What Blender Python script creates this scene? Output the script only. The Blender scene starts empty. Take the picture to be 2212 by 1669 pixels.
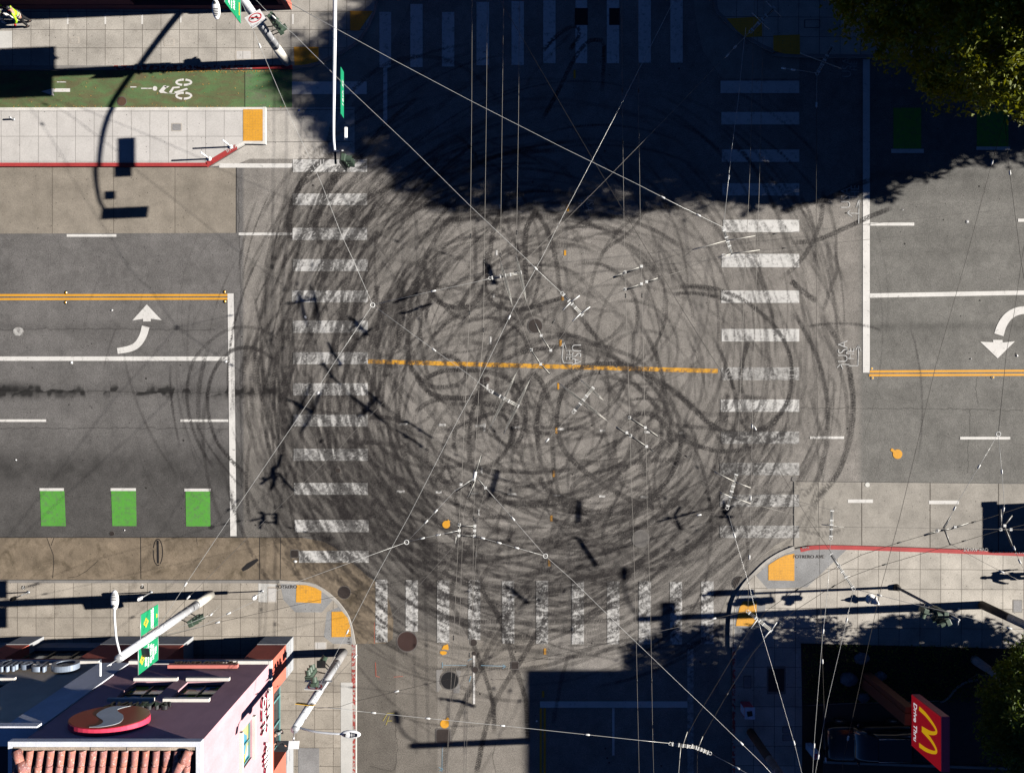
import bpy, bmesh, math, random
import numpy as np
from mathutils import Vector, Matrix
R = math.radians
random.seed(7); rng = np.random.default_rng(11)
SC = bpy.context.scene
CAMZ = 40.0
# ---------------- camera, world, sun ----------------
cam_d = bpy.data.cameras.new("camera"); cam = bpy.data.objects.new("camera", cam_d)
SC.collection.objects.link(cam); cam.location = (0, 0, CAMZ)
cam_d.sensor_width = 36; cam_d.lens = 36*40/55.3; cam_d.clip_end = 2000; cam_d.clip_start = 0.1
SC.camera = cam
SUN_EL, SUN_AZ = 28.5, 2.5         # degrees; azimuth from +X towards +Y
w = bpy.data.worlds.new("World"); SC.world = w; w.use_nodes = True
nt = w.node_tree; nt.nodes.clear()
sky = nt.nodes.new("ShaderNodeTexSky"); sky.sky_type = 'NISHITA'; sky.sun_disc = False
sky.sun_elevation = R(SUN_EL); sky.sun_rotation = R(90-SUN_AZ); sky.air_density = 0.22; sky.dust_density = 0.0; sky.ozone_density = 10.0
bg = nt.nodes.new("ShaderNodeBackground"); bg.inputs[1].default_value = 0.05
ow = nt.nodes.new("ShaderNodeOutputWorld"); nt.links.new(sky.outputs[0], bg.inputs[0]); nt.links.new(bg.outputs[0], ow.inputs[0])
sl = bpy.data.lights.new("sun", 'SUN'); sl.energy = 5.0; sl.angle = R(0.5); sl.color = (1.0, 0.95, 0.88)
so = bpy.data.objects.new("sun", sl); SC.collection.objects.link(so)
sd = Vector((-math.cos(R(SUN_EL))*math.cos(R(SUN_AZ)), -math.cos(R(SUN_EL))*math.sin(R(SUN_AZ)), -math.sin(R(SUN_EL))))
so.rotation_euler = sd.to_track_quat('-Z', 'Y').to_euler()
SC.view_settings.view_transform = 'Standard'; SC.view_settings.look = 'None'
SC.view_settings.exposure = 0.95; SC.view_settings.gamma = 1.0
SC.cycles.max_bounces = 4; SC.cycles.diffuse_bounces = 0; SC.cycles.transparent_max_bounces = 16
# ---------------- coordinates ----------------
def D(x, y, z=0.0):                 # photo display pixel of a point at height z -> world metres
    k = (1-z/CAMZ)/40.0
    return Vector(((x-1106)*k, (834.5-y)*k, z))
def T(c, r, x, y, z=0.0): return D(c*737.33+x/3.0, r*556.44+y/3.0, z)
# ---------------- materials ----------------
MATS = {}
def N(nt, t, **kw):
    n = nt.nodes.new(t)
    for k, v in kw.items(): setattr(n, k, v)
    return n
def newmat(name):
    m = bpy.data.materials.new(name); m.use_nodes = True; MATS[name] = m
    nt = m.node_tree; nt.nodes.clear()
    b = N(nt, "ShaderNodeBsdfPrincipled"); o = N(nt, "ShaderNodeOutputMaterial"); nt.links.new(b.outputs[0], o.inputs[0])
    return m, nt, b
def mathn(nt, op, a, b=None, c=None, clamp=False):
    n = N(nt, "ShaderNodeMath", operation=op); n.use_clamp = clamp
    for i, v in enumerate((a, b, c)):
        if v is None: continue
        if isinstance(v, (int, float)): n.inputs[i].default_value = v
        else: nt.links.new(v, n.inputs[i])
    return n.outputs[0]
def mixc(nt, f, a, b, mode='MIX'):
    n = N(nt, "ShaderNodeMix", data_type='RGBA', blend_type=mode)
    for i, v in ((0, f), (6, a), (7, b)):
        if isinstance(v, (int, float)): n.inputs[i].default_value = v
        elif isinstance(v, tuple): n.inputs[i].default_value = (*v, 1)
        else: nt.links.new(v, n.inputs[i])
    return n.outputs[2]
def posn(nt):
    g = N(nt, "ShaderNodeNewGeometry"); return g.outputs['Position']
def noise(nt, p, scale, detail=4, rough=0.6, dist=0.0):
    n = N(nt, "ShaderNodeTexNoise"); n.inputs['Scale'].default_value = scale; n.inputs['Detail'].default_value = detail
    n.inputs['Roughness'].default_value = rough; n.inputs['Distortion'].default_value = dist
    nt.links.new(p, n.inputs['Vector']); return n.outputs[0]
def ramp(nt, f, lo, hi, a=0.0, b=1.0):
    n = N(nt, "ShaderNodeMapRange"); nt.links.new(f, n.inputs[0])
    for i, v in ((1, lo), (2, hi), (3, a), (4, b)): n.inputs[i].default_value = v
    return n.outputs[0]
def attrf(nt, name):
    n = N(nt, "ShaderNodeAttribute", attribute_name=name); return n
def grain(nt, p, col, amt=0.35, big=0.15):
    g = noise(nt, p, 17, 4, 0.95); f = ramp(nt, g, 0.32, 0.68, 1-amt, 1+amt)
    g2 = noise(nt, p, 0.9, 5, 0.65); f2 = ramp(nt, g2, 0.3, 0.7, 1-big, 1+big)
    m = mathn(nt, 'MULTIPLY', f, f2)
    v = N(nt, "ShaderNodeVectorMath", operation='SCALE'); nt.links.new(col, v.inputs[0]); nt.links.new(m, v.inputs['Scale'])
    return v.outputs[0]
def rgbn(nt, c):
    n = N(nt, "ShaderNodeRGB"); n.outputs[0].default_value = (*c, 1); return n.outputs[0]
def specks(nt, p, col, scale=5.0, thr=0.09, dark=0.45, dens=0.5):
    v = N(nt, "ShaderNodeTexVoronoi"); v.inputs['Scale'].default_value = scale; nt.links.new(p, v.inputs['Vector'])
    s = mathn(nt, 'LESS_THAN', v.outputs['Distance'], thr)
    sep = N(nt, "ShaderNodeSeparateColor"); nt.links.new(v.outputs['Color'], sep.inputs[0])
    s2 = mathn(nt, 'LESS_THAN', sep.outputs[0], dens)
    m = mathn(nt, 'MULTIPLY', s, s2); m = mathn(nt, 'MULTIPLY', m, 1-dark)
    return mixc(nt, m, col, (0.01, 0.008, 0.007))
def simple(name, col, rough=0.6, metal=0.0, amt=0.12, big=0.12, spec=None):
    m, nt, b = newmat(name); p = posn(nt)
    nt.links.new(grain(nt, p, rgbn(nt, col), amt, big), b.inputs['Base Color'])
    b.inputs['Roughness'].default_value = rough; b.inputs['Metallic'].default_value = metal
    if spec is not None: b.inputs['Specular IOR Level'].default_value = spec
    return m
def rubbed(nt, col, k=0.9):
    a = attrf(nt, 'rub'); p = posn(nt)
    n = noise(nt, p, 14, 3, 0.7); f = mathn(nt, 'MULTIPLY', a.outputs['Fac'], ramp(nt, n, 0.25, 0.75, 0.8, 1.15))
    f = mathn(nt, 'MULTIPLY', f, k, clamp=True)
    return mixc(nt, f, col, (0.011, 0.009, 0.0095))
def slab(name, col, px=1.0, x0=0.0, py=1.0, y0=0.0, jw=0.014, jd=0.3, var=0.12, amt=0.3, big=0.2, speck=True, stain=0.35, scol=(0.05,0.035,0.02), sthr=0.55, rot=0.0):
    m, nt, b = newmat(name); p = posn(nt)
    if rot:
        vr = N(nt, "ShaderNodeVectorRotate"); nt.links.new(p, vr.inputs[0]); vr.rotation_type = 'Z_AXIS'; vr.inputs['Angle'].default_value = R(rot); pp = vr.outputs[0]
    else: pp = p
    sx = N(nt, "ShaderNodeSeparateXYZ"); nt.links.new(pp, sx.inputs[0])
    wob = mathn(nt, 'MULTIPLY', mathn(nt, 'SUBTRACT', noise(nt, p, 1.7, 2), 0.5), 0.03)
    c = rgbn(nt, col)
    ids = []
    jm = None
    for o, per, off in ((0, px, x0), (1, py, y0)):
        if not per: continue
        u = mathn(nt, 'ADD', mathn(nt, 'SUBTRACT', sx.outputs[o], off), wob)
        d = mathn(nt, 'PINGPONG', u, per/2)
        j = mathn(nt, 'LESS_THAN', d, jw)
        jm = j if jm is None else mathn(nt, 'MAXIMUM', jm, j)
        ids.append(mathn(nt, 'FLOOR', mathn(nt, 'DIVIDE', u, per)))
    if var and ids:
        cv = N(nt, "ShaderNodeCombineXYZ")
        for i, v in enumerate(ids): nt.links.new(v, cv.inputs[i])
        wn = N(nt, "ShaderNodeTexWhiteNoise"); nt.links.new(cv.outputs[0], wn.inputs['Vector'])
        f = ramp(nt, wn.outputs[0], 0, 1, 1-var, 1+var)
        v = N(nt, "ShaderNodeVectorMath", operation='SCALE'); nt.links.new(c, v.inputs[0]); nt.links.new(f, v.inputs['Scale']); c = v.outputs[0]
    st = ramp(nt, noise(nt, p, 0.8, 6, 0.7, 0.6), sthr, sthr+0.22, 0, stain)
    c = mixc(nt, st, c, scol)
    if speck: c = specks(nt, p, c, 3.2, 0.085, 0.35, 0.7); c = specks(nt, p, c, 9.0, 0.12, 0.55, 0.35)
    if jm is not None: c = mixc(nt, mathn(nt, 'MULTIPLY', jm, 1-jd), c, (0.03, 0.022, 0.016))
    c = grain(nt, p, c, amt, big)
    c = rubbed(nt, c, 0.8)
    nt.links.new(c, b.inputs['Base Color']); b.inputs['Roughness'].default_value = 0.85; b.inputs['Specular IOR Level'].default_value = 0.2
    return m
def paint(name, col, under=(0.11,0.105,0.1), wear=0.5, rub=0.92, soft=0.18, crack=True, stretch=(1,1,1)):
    m, nt, b = newmat(name); p = posn(nt)
    mp = N(nt, "ShaderNodeMapping"); nt.links.new(p, mp.inputs[0]); mp.inputs['Scale'].default_value = stretch
    a = noise(nt, mp.outputs[0], 4.5, 8, 0.75, 0.4)
    wm = ramp(nt, a, wear, wear+soft, 0, 1)
    wa = attrf(nt, 'rub')
    k = N(nt, "ShaderNodeMapRange"); nt.links.new(wa.outputs['Fac'], k.inputs[0]); k.inputs[1].default_value = 0.3; k.inputs[2].default_value = 0.9; k.inputs[4].default_value = 0.5
    wm = mathn(nt, 'ADD', wm, k.outputs[0], clamp=True)
    c = mixc(nt, wm, col, under)
    if crack: c = specks(nt, p, c, 7.0, 0.11, 0.5, 0.35)
    c = grain(nt, p, c, 0.12, 0.08)
    c = rubbed(nt, c, rub*0.95)
    nt.links.new(c, b.inputs['Base Color']); b.inputs['Roughness'].default_value = 0.7; b.inputs['Specular IOR Level'].default_value = 0.25
    return m
# ---------------- object helpers ----------------
def link(o, parent=None, label=None, cat=None, group=None, kind=None, part_label=None):
    SC.collection.objects.link(o)
    if parent: o.parent = parent
    if label: o['label'] = label
    if cat: o['category'] = cat
    if group: o['group'] = group
    if kind: o['kind'] = kind
    return o
def empty(name, loc, label, cat, group=None, rz=0):
    o = bpy.data.objects.new(name, None); o.location = loc; o.rotation_euler = (0, 0, rz); o.empty_display_size = 0.2
    return link(o, None, label, cat, group)
LOCAL = False
class MB:
    def __init__(s): s.v = []; s.f = []; s.m = []; s.sm = []
    def add(s, vs, fs, mi=0, smooth=False):
        n = len(s.v); s.v += [tuple(v) for v in vs]
        for f in fs: s.f.append([i+n for i in f]); s.m.append(mi); s.sm.append(smooth)
        return s
    def box(s, x0, x1, y0, y1, z0, z1, mi=0, rz=0, c=None):
        vs = [Vector((x, y, z)) for z in (z0, z1) for x, y in ((x0, y0), (x1, y0), (x1, y1), (x0, y1))]
        if rz:
            c = c or Vector(((x0+x1)/2, (y0+y1)/2, 0)); M = Matrix.Rotation(rz, 4, 'Z')
            vs = [M @ (v-c)+c for v in vs]
        return s.add(vs, [(3,2,1,0),(4,5,6,7),(0,1,5,4),(1,2,6,5),(2,3,7,6),(3,0,4,7)], mi)
    def obox(s, c, sx, sy, sz, M=None, mi=0):   # oriented box, M a 3x3/4x4 rotation
        vs = []
        for z in (-sz/2, sz/2):
            for x, y in ((-sx/2,-sy/2),(sx/2,-sy/2),(sx/2,sy/2),(-sx/2,sy/2)):
                v = Vector((x, y, z)); vs.append((M.to_3x3() @ v if M else v)+Vector(c))
        return s.add(vs, [(3,2,1,0),(4,5,6,7),(0,1,5,4),(1,2,6,5),(2,3,7,6),(3,0,4,7)], mi)
    def tube(s, pts, r, n=8, mi=0, caps=True, smooth=True):
        pts = [Vector(p) for p in pts]; rs = r if isinstance(r, (list, tuple)) else [r]*len(pts)
        vs = []; fs = []; u = None
        for i, p in enumerate(pts):
            t = (pts[min(i+1, len(pts)-1)]-pts[max(i-1, 0)]).normalized()
            if u is None: u = t.orthogonal().normalized()
            else:
                u = (u-t*u.dot(t)); u = u.normalized() if u.length > 1e-6 else t.orthogonal().normalized()
            v = t.cross(u)
            for k in range(n):
                a = 2*math.pi*k/n; vs.append(p+(u*math.cos(a)+v*math.sin(a))*rs[i])
        for i in range(len(pts)-1):
            for k in range(n):
                a, b = i*n+k, i*n+(k+1) % n; fs.append((a, b, b+n, a+n))
        if caps: fs.append(tuple(range(n))[::-1]); fs.append(tuple((len(pts)-1)*n+k for k in range(n)))
        return s.add(vs, fs, mi, smooth)
    def ell(s, c, rx, ry, rz, mi=0, nu=10, nv=6, M=None):
        vs = []; fs = []
        for j in range(nv+1):
            th = math.pi*j/nv
            for i in range(nu):
                ph = 2*math.pi*i/nu; v = Vector((rx*math.sin(th)*math.cos(ph), ry*math.sin(th)*math.sin(ph), rz*math.cos(th)))
                vs.append((M.to_3x3() @ v if M else v)+Vector(c))
        for j in range(nv):
            for i in range(nu):
                a, b = j*nu+i, j*nu+(i+1) % nu; fs.append((a, a+nu, b+nu, b))
        return s.add(vs, fs, mi, True)
    def prism(s, pts, z0, z1, mi=0):             # pts: CCW xy outline
        n = len(pts)
        ar = sum(pts[i][0]*pts[(i+1) % n][1]-pts[(i+1) % n][0]*pts[i][1] for i in range(n))
        if ar < 0: pts = pts[::-1]
        vs = [(p[0], p[1], z0) for p in pts]+[(p[0], p[1], z1) for p in pts]
        fs = [tuple(range(n))[::-1], tuple(range(n, 2*n))]+[(i, (i+1) % n, (i+1) % n+n, i+n) for i in range(n)]
        return s.add(vs, fs, mi)
    def xprism(s, pts, M, d0, d1, mi=0):          # 2-D outline in a frame: M @ (u, v, d)
        n = len(pts)
        ar = sum(pts[i][0]*pts[(i+1) % n][1]-pts[(i+1) % n][0]*pts[i][1] for i in range(n))
        if ar < 0: pts = pts[::-1]
        vs = [M @ Vector((p[0], p[1], d0)) for p in pts]+[M @ Vector((p[0], p[1], d1)) for p in pts]
        fs = [tuple(range(n))[::-1], tuple(range(n, 2*n))]+[(i, (i+1) % n, (i+1) % n+n, i+n) for i in range(n)]
        return s.add(vs, fs, mi)
    def build(s, name, mats, parent=None, label=None, cat=None, group=None, kind=None, bevel=0):
        me = bpy.data.meshes.new(name); me.from_pydata(s.v, [], s.f)
        if not isinstance(mats, (list, tuple)): mats = [mats]
        for m in mats: me.materials.append(m)
        me.polygons.foreach_set('material_index', s.m); me.polygons.foreach_set('use_smooth', s.sm)
        me.update()
        o = bpy.data.objects.new(name, me)
        if parent is not None and not LOCAL:      # geometry given in world space
            pm = Matrix.Translation(parent_world(parent))
            if parent.rotation_euler.z: pm = pm @ Matrix.Rotation(parent.rotation_euler.z, 4, 'Z')
            me.transform(pm.inverted())
        if bevel:
            bm = bmesh.new(); bm.from_mesh(me); bmesh.ops.remove_doubles(bm, verts=bm.verts, dist=1e-5)
            bmesh.ops.bevel(bm, geom=[e for e in bm.edges if len(e.link_faces) == 2 and e.calc_face_angle() > 0.6], offset=bevel, segments=2, profile=0.5, affect='EDGES', clamp_overlap=True)
            bm.to_mesh(me); bm.free()
        return link(o, parent, label, cat, group, kind)
def parent_world(p):
    v = Vector(p.location); q = p.parent
    while q: v = v+Vector(q.location); q = q.parent
    return v
def text_mesh(name, body, size, M, mat, parent=None, depth=0.01, align='CENTER', sx=1.0, label=None, cat=None, kind=None, bold=0.0, spacing=1.0):
    cu = bpy.data.curves.new(name, 'FONT'); cu.body = body; cu.size = size; cu.extrude = depth; cu.align_x = align; cu.align_y = 'CENTER'
    cu.offset = bold; cu.space_character = spacing; cu.resolution_u = 3
    to = bpy.data.objects.new('tmp_text', cu); SC.collection.objects.link(to)
    dg = bpy.context.evaluated_depsgraph_get(); dg.update()
    me = bpy.data.meshes.new_from_object(to.evaluated_get(dg)); bpy.data.objects.remove(to)
    me.transform(Matrix.Diagonal((sx, 1, 1, 1))); me.transform(M)
    me.materials.clear(); me.materials.append(mat); me.name = name
    o = bpy.data.objects.new(name, me)
    if parent is not None: me.transform(Matrix.Translation(parent_world(parent)).inverted())
    return link(o, parent, label, cat, None, kind)
def frame(origin, u, v):                          # u = text right, v = text up
    u = Vector(u).normalized(); v = Vector(v).normalized(); n = u.cross(v)
    M = Matrix(((u.x, v.x, n.x, origin[0]), (u.y, v.y, n.y, origin[1]), (u.z, v.z, n.z, origin[2]), (0, 0, 0, 1)))
    return M
# ---------------- skid-mark raster (rubber laid on the road) ----------------
RX0, RX1, RY0, RY1, RS = -30.0, 30.0, -23.0, 23.0, 0.025
RW, RH = int((RX1-RX0)/RS), int((RY1-RY0)/RS)
RUB = np.zeros((RH, RW), np.float32)
def smooth_noise(h, w, cell, seed):
    g = np.random.default_rng(seed); nh, nw = int(h/cell)+3, int(w/cell)+3
    a = g.random((nh, nw)).astype(np.float32)
    y = np.arange(h)/cell; x = np.arange(w)/cell
    y0 = y.astype(int); x0 = x.astype(int); fy = (y-y0)[:, None]; fx = (x-x0)[None, :]
    fy = fy*fy*(3-2*fy); fx = fx*fx*(3-2*fx)
    return (a[y0][:, x0]*(1-fx)+a[y0][:, x0+1]*fx)*(1-fy)+(a[y0+1][:, x0]*(1-fx)+a[y0+1][:, x0+1]*fx)*fy
def catmull(P, step=0.05):
    P = np.array(P, float); out = []
    Q = np.vstack([2*P[0]-P[1], P, 2*P[-1]-P[-2]])
    for i in range(1, len(Q)-2):
        p0, p1, p2, p3 = Q[i-1], Q[i], Q[i+1], Q[i+2]
        n = max(2, int(np.linalg.norm(p2-p1)/step)); t = np.linspace(0, 1, n, endpoint=False)[:, None]
        out.append(0.5*((2*p1)+(-p0+p2)*t+(2*p0-5*p1+4*p2-p3)*t*t+(-p0+3*p1-3*p2+p3)*t**3))
    return np.vstack(out)
def skid(P, w=0.22, a=0.5, seed=None, ribs=0.0, fade=0.25, spline=True):
    """P: world xy points; lays one tyre mark of width w and strength a"""
    C = catmull(P, 0.03) if spline else np.array(P)
    if len(C) < 4: return
    g = np.random.default_rng(seed if seed is not None else int(abs(C[0, 0]*1000+C[0, 1]*77)) % 99991)
    tan = np.gradient(C, axis=0); tan /= np.linalg.norm(tan, axis=1)[:, None]+1e-9
    nor = np.stack([-tan[:, 1], tan[:, 0]], 1)
    n = len(C); s = np.linspace(0, 1, n)
    env = np.clip(np.minimum(s, 1-s)/max(fade*0.5, 1e-3), 0, 1)**0.6
    mod = np.interp(np.arange(n), np.arange(0, n+60, 60), 0.75+0.45*g.random(len(np.arange(0, n+60, 60))))
    m = max(3, int(w/0.018)); offs = np.linspace(-w/2, w/2, m)
    prof = (1-np.abs(np.linspace(-1, 1, m))**8*0.5)
    if ribs: prof = prof*(1-ribs*(0.5+0.5*np.cos(np.linspace(0, 2*np.pi*4, m))))
    prof = prof*(0.85+0.3*g.random(m))
    X = C[:, None, 0]+nor[:, None, 0]*offs[None]; Y = C[:, None, 1]+nor[:, None, 1]*offs[None]
    V = (env*mod)[:, None]*prof[None]*a
    ix = np.round((X-RX0)/RS).astype(int); iy = np.round((Y-RY0)/RS).astype(int)
    ok = (ix >= 1) & (ix < RW-1) & (iy >= 1) & (iy < RH-1)
    if not ok.any(): return
    ix, iy, V = ix[ok], iy[ok], V[ok].astype(np.float32)
    x0, x1, y0, y1 = ix.min(), ix.max()+1, iy.min(), iy.max()+1
    tmp = np.zeros((y1-y0, x1-x0), np.float32); np.maximum.at(tmp, (iy-y0, ix-x0), V)
    sub = RUB[y0:y1, x0:x1]; sub[...] = 1-(1-sub)*(1-np.clip(tmp, 0, 0.97))
def arc(cx, cy, rx, ry, a0, a1, rot=0.0):
    t = np.radians(np.linspace(a0, a1, max(6, int(abs(a1-a0)/9))))
    x, y = rx*np.cos(t), ry*np.sin(t); c, s = math.cos(R(rot)), math.sin(R(rot))
    return np.stack([cx+x*c-y*s, cy+x*s+y*c], 1)
def TP(c, r, L): return [tuple(T(c, r, L[i], L[i+1]))[:2] for i in range(0, len(L), 2)]
def DP(L): return [tuple(D(L[i], L[i+1]))[:2] for i in range(0, len(L), 2)]
# traced marks: (col,row,[points],width,strength)
S = [
(0,1,[1850,560,1700,470,1560,450,1450,480,1330,570,1250,680,1215,820,1215,950,1250,1110,1310,1250,1390,1370],.17,.55),
(0,1,[1830,720,1760,650,1680,600,1570,582,1480,620,1400,710,1350,850,1350,1010,1400,1180,1480,1290,1620,1430],.2,.7),
(2,0,[900,1240,960,1380,990,1520,995,1669,1000,1760,960,1860,910,2020],.2,.5),
(2,1,[900,370,980,500,1060,650,1090,800,1105,930,1095,1100,1060,1260,990,1420,880,1550,820,1640],.3,.72),
(2,1,[980,620,1040,800,1065,950,1070,1130,1050,1250],.22,.4),
(2,1,[720,350,830,550,890,700,930,880,940,1050,920,1250,860,1450,760,1570],.24,.6),
(2,1,[0,180,200,200,380,270,520,370,620,480,690,620,705,750,690,900,620,1020,520,1100,400,1140],.22,.8),
(2,1,[-60,235,60,230,180,245,330,290],.2,.6),
(2,1,[230,560,330,850,350,980,420,1110,540,1110,640,1010,690,890],.2,.75),
(2,1,[-120,820,0,910,100,1010,200,1090,300,1140,420,1190],.28,.9),
(2,1,[-50,1085,0,1090,200,1110,400,1140,520,1120],.22,.6),
(2,1,[-100,1110,0,1175,100,1220,250,1255,400,1240,560,1190,700,1090],.25,.7),
(2,0,[1235,1160,1100,1210,960,1280,820,1320,600,1390],.28,.6),
(2,0,[1360,1345,1200,1410,1050,1480,850,1560,700,1570],.25,.65),
(2,1,[1290,470,1180,440,1070,428,940,430,800,445],.13,.5),
(2,1,[430,520,380,720,385,880,440,905,530,915],.25,.6),
(2,0,[760,1270,830,1400,860,1600,850,1700],.2,.5),
(2,1,[700,150,780,220,870,285],.3,.8),
(2,1,[300,870,270,930,280,1020,250,1200,230,1330,180,1400],.3,.6),
(1,2,[880,420,920,500,1000,620,1060,760,1110,920,1160,1080,1195,1200,1205,1350,1210,1480],.26,.75),
(1,2,[1255,430,1100,600,1050,720,960,860,880,1030,800,1200,740,1350,680,1520,660,1690],.28,.65),
(1,2,[1345,620,1200,880,1100,1030,1000,1200,930,1400,870,1700],.28,.65),
(1,2,[800,240,760,330,715,500,740,620,840,800,900,950,960,1130,985,1250,990,1420],.24,.7),
(1,2,[1130,90,1000,260,890,440],.22,.5),
(1,2,[820,220,770,320,750,400],.25,.4),
(1,2,[1480,880,1430,1050,1390,1250,1370,1360],.22,.5),
(1,2,[1560,1100,1900,1100],.01,.01),
(1,0,[1090,1270,1020,1400,980,1520,960,1669,930,1830,915,1880,870,1960,750,1995,620,1950,560,1840,540,1690,560,1640,640,1500,755,1350],.26,.8),
(1,0,[1280,1340,1200,1480,1190,1669,1195,1800,1200,1950],.3,.75),
(1,0,[1100,1270,1150,1480,1185,1600],.2,.4),
(1,0,[1245,1350,1320,1460,1370,1600,1400,1740,1415,1920],.26,.75),
(1,0,[1480,330,1540,230,1530,180,1490,175,1400,230,1300,340],.22,.7),
(1,0,[1690,600,1700,300,1640,262,1580,290,1500,400,1400,600,1300,780],.22,.7),
(1,0,[1200,560,1250,470,1500,200],.15,.3),
(1,1,[1050,190,940,120,925,60,940,-50],.2,.6),
(1,1,[940,130,935,200,980,290,1060,330,1200,330,1340,290,1440,255],.24,.8),
(1,1,[620,200,600,60,620,-60],.2,.5),
(1,1,[900,200,1000,240,1100,270,1190,275],.22,.6),
(1,1,[540,20,490,150,440,380,430,550,440,680,480,750,540,810,620,840,750,825,810,760,770,680,700,635,630,640,560,680],.26,.75),
(1,1,[560,160,640,280,730,370,830,400,940,385,1050,300],.22,.6),
(1,1,[470,730,520,820,600,890,740,912,880,900,960,860],.28,.8),
(1,1,[530,790,640,740,780,725,900,735,1020,760,1110,810,1170,900,1195,1020,1170,1140,1100,1290],.26,.75),
(1,1,[840,930,960,950,1070,990,1130,1030,1125,1120,1090,1230],.3,.85),
(1,1,[1095,840,1140,940,1190,1060,1220,1180,1250,1340],.24,.6),
(1,1,[830,1330,830,1160,850,1000,900,860,960,780],.26,.75),
(1,1,[750,1300,730,1200,750,1100,860,1050,980,1010,1060,1030,1100,1120,1080,1220,1030,1300,940,1350,800,1350,600,1250],.22,.55),
(1,1,[10,1290,60,1225,200,1195,350,1215,480,1280,600,1400,700,1480],.26,.6),
(1,1,[170,1040,280,1035,450,1080],.22,.6),
(1,1,[480,1000,560,940,660,915,770,905],.24,.6),
(1,1,[415,205,390,400,365,600],.3,.75),
(1,1,[230,180,215,320],.3,.6),
(1,1,[400,620,440,500,460,380,560,310,620,240],.2,.4),
(1,1,[1300,1400,1270,1150,1275,1000,1320,850,1420,770,1600,700,1800,690,1960,740,2090,860,2180,1030,2200,1200,2150,1380,2030,1540,1870,1640,1700,1655,1500,1600,1350,1480],.26,.75),
(1,1,[1450,1669,1400,1500,1370,1300,1365,1150],.22,.55),
(1,1,[1400,1120,1440,1240,1560,1370,1750,1500,1950,1600,2100,1610,2280,1570],.28,.85),
(1,1,[1400,1130,1400,1000,1430,880,1500,800,1620,750,1760,740],.24,.65),
(1,1,[1110,620,1300,540,1460,500,1650,560,1900,650,2050,780,2180,900],.24,.55),
(1,1,[900,760,1100,640,1300,590,1500,580,1750,640,1950,760,2100,950,2150,1150],.24,.6),
(1,1,[1480,290,1550,390,1690,560,1800,680,1930,850,2080,1000,2212,1130,2330,1200],.26,.6),
(1,1,[1960,1450,1970,1330,2050,1225,2150,1180,2250,1200],.24,.55),
(1,1,[1830,1500,1770,1300,1775,1160,1830,1060,1930,1010,2040,1030,2120,1120,2140,1250],.3,.7),
(1,1,[1280,1410,1330,1500,1450,1600,1600,1660],.3,.65),
(1,1,[1500,1600,1510,1470,1700,1380,1950,1320,2212,1310],.24,.55),
(1,1,[1420,1120,1560,1100,1700,1150,1900,1060],.2,.35),
(1,1,[1240,740,1310,830,1350,930],.3,.7),
(1,1,[1520,240,1400,330,1200,330,1050,450],.2,.35),
(1,1,[860,-200,870,60,860,240],.2,.4),
(1,0,[300,1300,100,1500,-60,1669,-150,1900],.24,.55),
(1,0,[170,1000,60,1060,-60,1200,-150,1400,-180,1560],.3,.85),
(0,0,[2180,980,2030,1090,1930,1230,1880,1400,1880,1580],.3,.9),
(0,0,[2300,1000,2150,1150,2060,1330,2050,1500,2090,1600],.3,.8),
(0,0,[2212,1060,1960,1200,1870,1400,1880,1600],.2,.6),
(1,0,[380,1390,600,1340,830,1350,1000,1450,1150,1600],.22,.5),
(1,0,[100,1450,420,1330,780,1330],.25,.5),
(1,0,[560,1430,900,1420,1200,1450],.25,.4),
(1,0,[1100,1669,1300,1480,1500,1390,1750,1400,2000,1480,2212,1600],.22,.5),
(1,2,[1540,95,1620,40],.4,.7),
(1,2,[900,1669,1000,1500],.2,.2),
(2,1,[140,1200,260,1000,300,880],.25,.5),
(1,2,[1690,230,1840,150,1900,0],.3,.5),
(1,2,[1060,720,1250,680,1500,690],.22,.45),
(1,2,[1240,600,1330,640,1560,690,1850,660],.22,.5),
]
for k, (c, r, L, wd, a) in enumerate(S):
    P = TP(c, r, L)
    if len(P) > 1: skid(P, wd, min(.95, a*1.22), seed=k, ribs=0.25 if wd > .25 else 0.1, fade=0.12)
# families of faint arcs: cars circling the junction, laid mostly round the rim
g = np.random.default_rng(5)
def dw(x, y): v = D(x, y); return v.x, v.y
FK = 1.12
def family(n, cx, cy, jit, r0, r1, ecc, A0, A1, ln0, ln1, w0, w1, s0, s1):
    for i in range(n):
        x, y = dw(cx+g.normal(0, jit), cy+g.normal(0, jit)); rr = g.uniform(r0, r1)
        a = g.uniform(A0, A1); l = g.uniform(ln0, ln1)
        skid(arc(x, y, rr*g.uniform(1-ecc, 1+ecc), rr*g.uniform(1-ecc, 1+ecc), a-l/2+g.normal(0, 4), a+l/2, g.uniform(-25, 25)), g.uniform(w0, w1), g.uniform(s0, s1)*FK, seed=int(g.integers(1e6)), ribs=0.35, fade=0.4)
family(560, 1170, 800, 95, 9.2, 15.0, .14, 132, 235, 9, 40, .06, .25, .22, .75)     # left rim
family(430, 1150, 780, 95, 8.6, 14.6, .14, 215, 320, 10, 38, .06, .26, .2, .7)       # bottom rim
family(150, 1130, 780, 80, 10.0, 17.0, .07, -45, 45, 14, 45, .05, .2, .2, .6)       # right rim
family(120, 1180, 830, 80, 9, 14.5, .06, 85, 155, 15, 50, .06, .22, .22, .7)          # upper left rim
family(110, 1150, 800, 60, 8.0, 13.5, .08, -85, -30, 15, 45, .1, .34, .14, .48)
family(190, 1130, 820, 150, 3.5, 9.5, .15, 0, 360, 25, 110, .1, .25, .18, .6)        # mid
family(150, 1180, 830, 190, 1.6, 5.5, .2, 0, 360, 40, 190, .1, .25, .22, .7)
family(70, 800, 790, 55, 2.0, 14.0, .2, 150, 215, 10, 40, .05, .14, .1, .4)
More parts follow.
